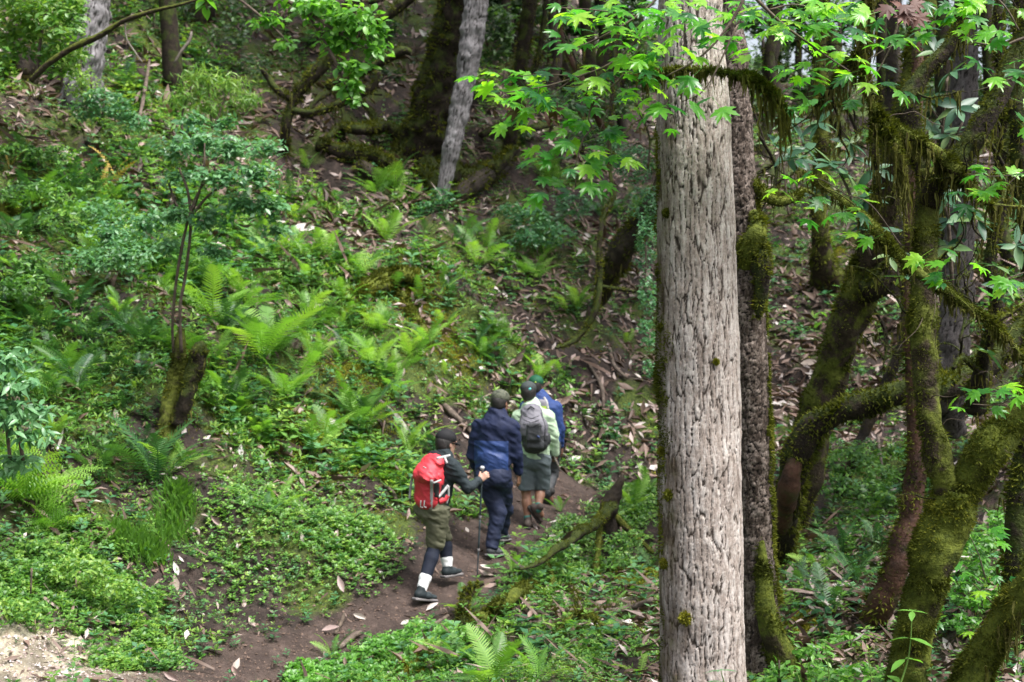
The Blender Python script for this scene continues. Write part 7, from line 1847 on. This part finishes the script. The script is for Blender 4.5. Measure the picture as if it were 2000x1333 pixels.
disc('cap_logo', onto(1035, 760, [ell(X['H'](0, -.005, .052), (.092, .108, .082), X['A'])], DC, .002), (0, -1, .35), .016, teal, c3)
stm = [cap(j['neck'] - up * .0, j['neck'] + up * .03, .075, .068, k=.03), cap(j['neck'] - up * .03, (j['shR'] + j['shL']) / 2, .11, .14, .08, .10, w=r, k=.05), cap((j['shR'] + j['shL']) / 2 - up * .03, j['waist'], .19, .16, .12, .12, w=r, k=.07), cap(j['waist'], j['hip'], .16, .165, .12, .12, w=r, k=.03), ell(j['neck'] - X['f'] * .07 - up * .01, (.075, .05, .035), np.array([r, X['f'], up]), k=.02)]
for q in 'RL': stm += sleeve(j, q, .072, .062, .052)
solid('shirt', stm, .008, [mint], p3, fold=.009, fscale=11, seed=15)
ss = [cap(j['hip'] + up * .05, j['hip'] - up * .04, .165, .175, .12, .13, w=r, k=.05)]
for q in 'RL': ss += [cap(j['hip' + q], j['kn' + q] - up * .01, .108, .094, k=.015)]
ss += [rbox(lerp(j['knR'], j['knL'], .5) - up * .112, (.3, .3, .10), np.eye(3), .005, .004, True)]
solid('shorts', ss, .008, [shorts3], p3, fold=.008, fscale=8, seed=17)
for q in 'RL':
    solid('sock', [cap(j['an' + q] * .88 + j['kn' + q] * .12, j['an' + q] - up * .02, .044, .042, k=.01)], .006, [tealsock], p3)
shoe(p3, j['anL'], j['footL'] + V3(.01, .06, 0), boot, solem, boot=.015)
shoe(p3, j['anR'], j['footR'] + V3(.02, .02, -.07), boot, solem, up=(0, -.45, .9), boot=.015)
bp = empty('backpack'); tag(bp, 'grey and charcoal rucksack on the third hiker\'s mint shirt', 'backpack')
lo3, mi3, to3 = P(1046, 868, DC - .22), P(1041, 835, DC - .24), P(1037, 802, DC - .17)
A3 = np.array([r, X['f'], up])
pk = [cap(lo3, mi3, .150, .150, .105, .110, w=r, k=.04), cap(mi3, to3, .150, .115, .11, .075, w=r, k=.05)]
zs = P(0, 848, DC)[2]
solid('pack_body', pk, .0075, [packg, packd], bp, fold=.005, fscale=13, seed=19, midx=lambda c: (c[:, 2] < zs).astype(int))
solid('front_pocket', [rbox(P(1043, 845, DC - .34), (.085, .035, .10), A3, .03, .03), rbox(P(1045, 869, DC - .31), (.10, .04, .05), A3, .03, .03)], .0075, [packd], bp, fold=.004, seed=21)
pk_all = pk + [rbox(P(1043, 845, DC - .34), (.085, .035, .10), A3, .03, .03)]
for z0 in (812, 820, 828): strap('bungee_cord', [(1022, z0), (1038, z0 + 6), (1054, z0)], pk_all, DC, .006, darkweb, bp, off=.006)
strap('strap', [(1020, 806), (1014, 830), (1018, 862)], pk_all, DC, .018, packd, bp)
strap('strap', [(1056, 806), (1064, 830), (1064, 862)], pk_all, DC, .018, packd, bp)
solid('side_pocket', [ell(P(1071, 858, DC - .16), (.028, .05, .07), A3)], .007, [packd], bp)
strap('carry_loop', [(1030, 800), (1037, 794), (1044, 799)], pk_all + stm, DC, .014, packd, bp, off=.02)
strap('pocket_badge', [(1049, 852), (1054, 855)], pk_all, DC, .022, blue, bp, off=.01)
stk = empty('walking_stick'); tag(stk, 'rough bare wooden stick in the third hiker\'s right hand', 'stick')
tube('shaft', [P(1077, 882, DC + .05), P(1086, 900, DC + .05), P(1093, 916, DC)], [.016, .014, .010], G_['greytwig'], stk, step=.04, nseg=8, lump=.2)

# ---- leader: blue jacket, green cap
DD = 17.4
J4 = dict(head=(1047, 754, .0), neck=(1053, 774, 0), shR=(1086, 797, -.03), shL=(1027, 795, .04), elR=(1093, 838, .0), wrR=(1095, 869, .08), elL=(1020, 835, .10), wrL=(1028, 865, .22),
          waist=(1066, 850, 0), hip=(1066, 872, 0), hipR=(1078, 878, -.01), hipL=(1054, 878, .02), knR=(1078, 926, .12), anR=(1070, 966, -.10), footR=(1078, 978, -.06), knL=(1058, 928, .15), anL=(1056, 972, .15), footL=(1060, 984, .24))
p4, j, X = person('person', 'leading hiker in a blue jacket and dark green cap, mostly hidden by the mint-shirted one', DD, J4, (.25, .97), skin,
                  dict(hands=[dict(q='R', d=(.1, .2, -1), n=(-.7, .5, 0), s=(.2, .9, .1), curl=.6), dict(q='L', d=(.2, .5, -.8), n=(1, 0, 0), s=(0, 1, 0))]), head_f=(.35, .93, -.05))
r = X['r']
make_hair(p4, X); c4 = make_cap(p4, X, gcap)
disc('cap_logo', onto(1046, 747, [ell(X['H'](0, -.005, .052), (.092, .108, .082), X['A'])], DD, .002), (0, -1, .35), .009, limepack, c4)
jk4 = [cap(j['neck'], j['neck'] + up * .03, .078, .07, k=.03), cap(j['neck'] - up * .03, (j['shR'] + j['shL']) / 2, .12, .15, .09, .11, w=r, k=.05), cap((j['shR'] + j['shL']) / 2 - up * .03, j['waist'], .20, .175, .13, .13, w=r, k=.07), cap(j['waist'], j['hip'], .175, .175, .13, .13, w=r, k=.03)]
for q in 'RL': jk4 += sleeve(j, q, .076, .062, .044)
solid('jacket', jk4, .009, [royal], p4, fold=.006, fscale=10, seed=23)
t4_ = [cap(j['hip'] + up * .03, j['hip'] - up * .03, .17, .17, .125, .13, w=r, k=.05)]
for q in 'RL': t4_ += [cap(j['hip' + q], j['kn' + q], .105, .075, k=.05), cap(j['kn' + q], j['an' + q] + up * .02, .075, .06, k=.03)]
solid('trousers', t4_, .009, [packd], p4, fold=.006, seed=25)
shoe(p4, j['anR'], j['footR'] + V3(.06, .04, -.08), solem, solem, up=(-.2, -.4, .9), boot=.05); shoe(p4, j['anL'], j['footL'] + V3(0, .06, 0), solem, solem, boot=.05)
bp = empty('backpack'); tag(bp, 'small lime and grey rucksack high on the leading hiker\'s back', 'backpack')
pk4 = [cap(P(1056, 822, DD - .20), P(1055, 790, DD - .17), .115, .10, .08, .06, w=r, k=.04)]
solid('pack_body', pk4, .008, [limepack, packg], bp, fold=.004, midx=lambda c: (c[:, 2] > P(0, 792, DD)[2]).astype(int))
strap('strap', [(1062, 776), (1068, 785), (1070, 800)], pk4 + jk4, DD, .028, greyweb, bp)
strap('strap', [(1042, 780), (1041, 790), (1042, 805)], pk4 + jk4, DD, .028, greyweb, bp)
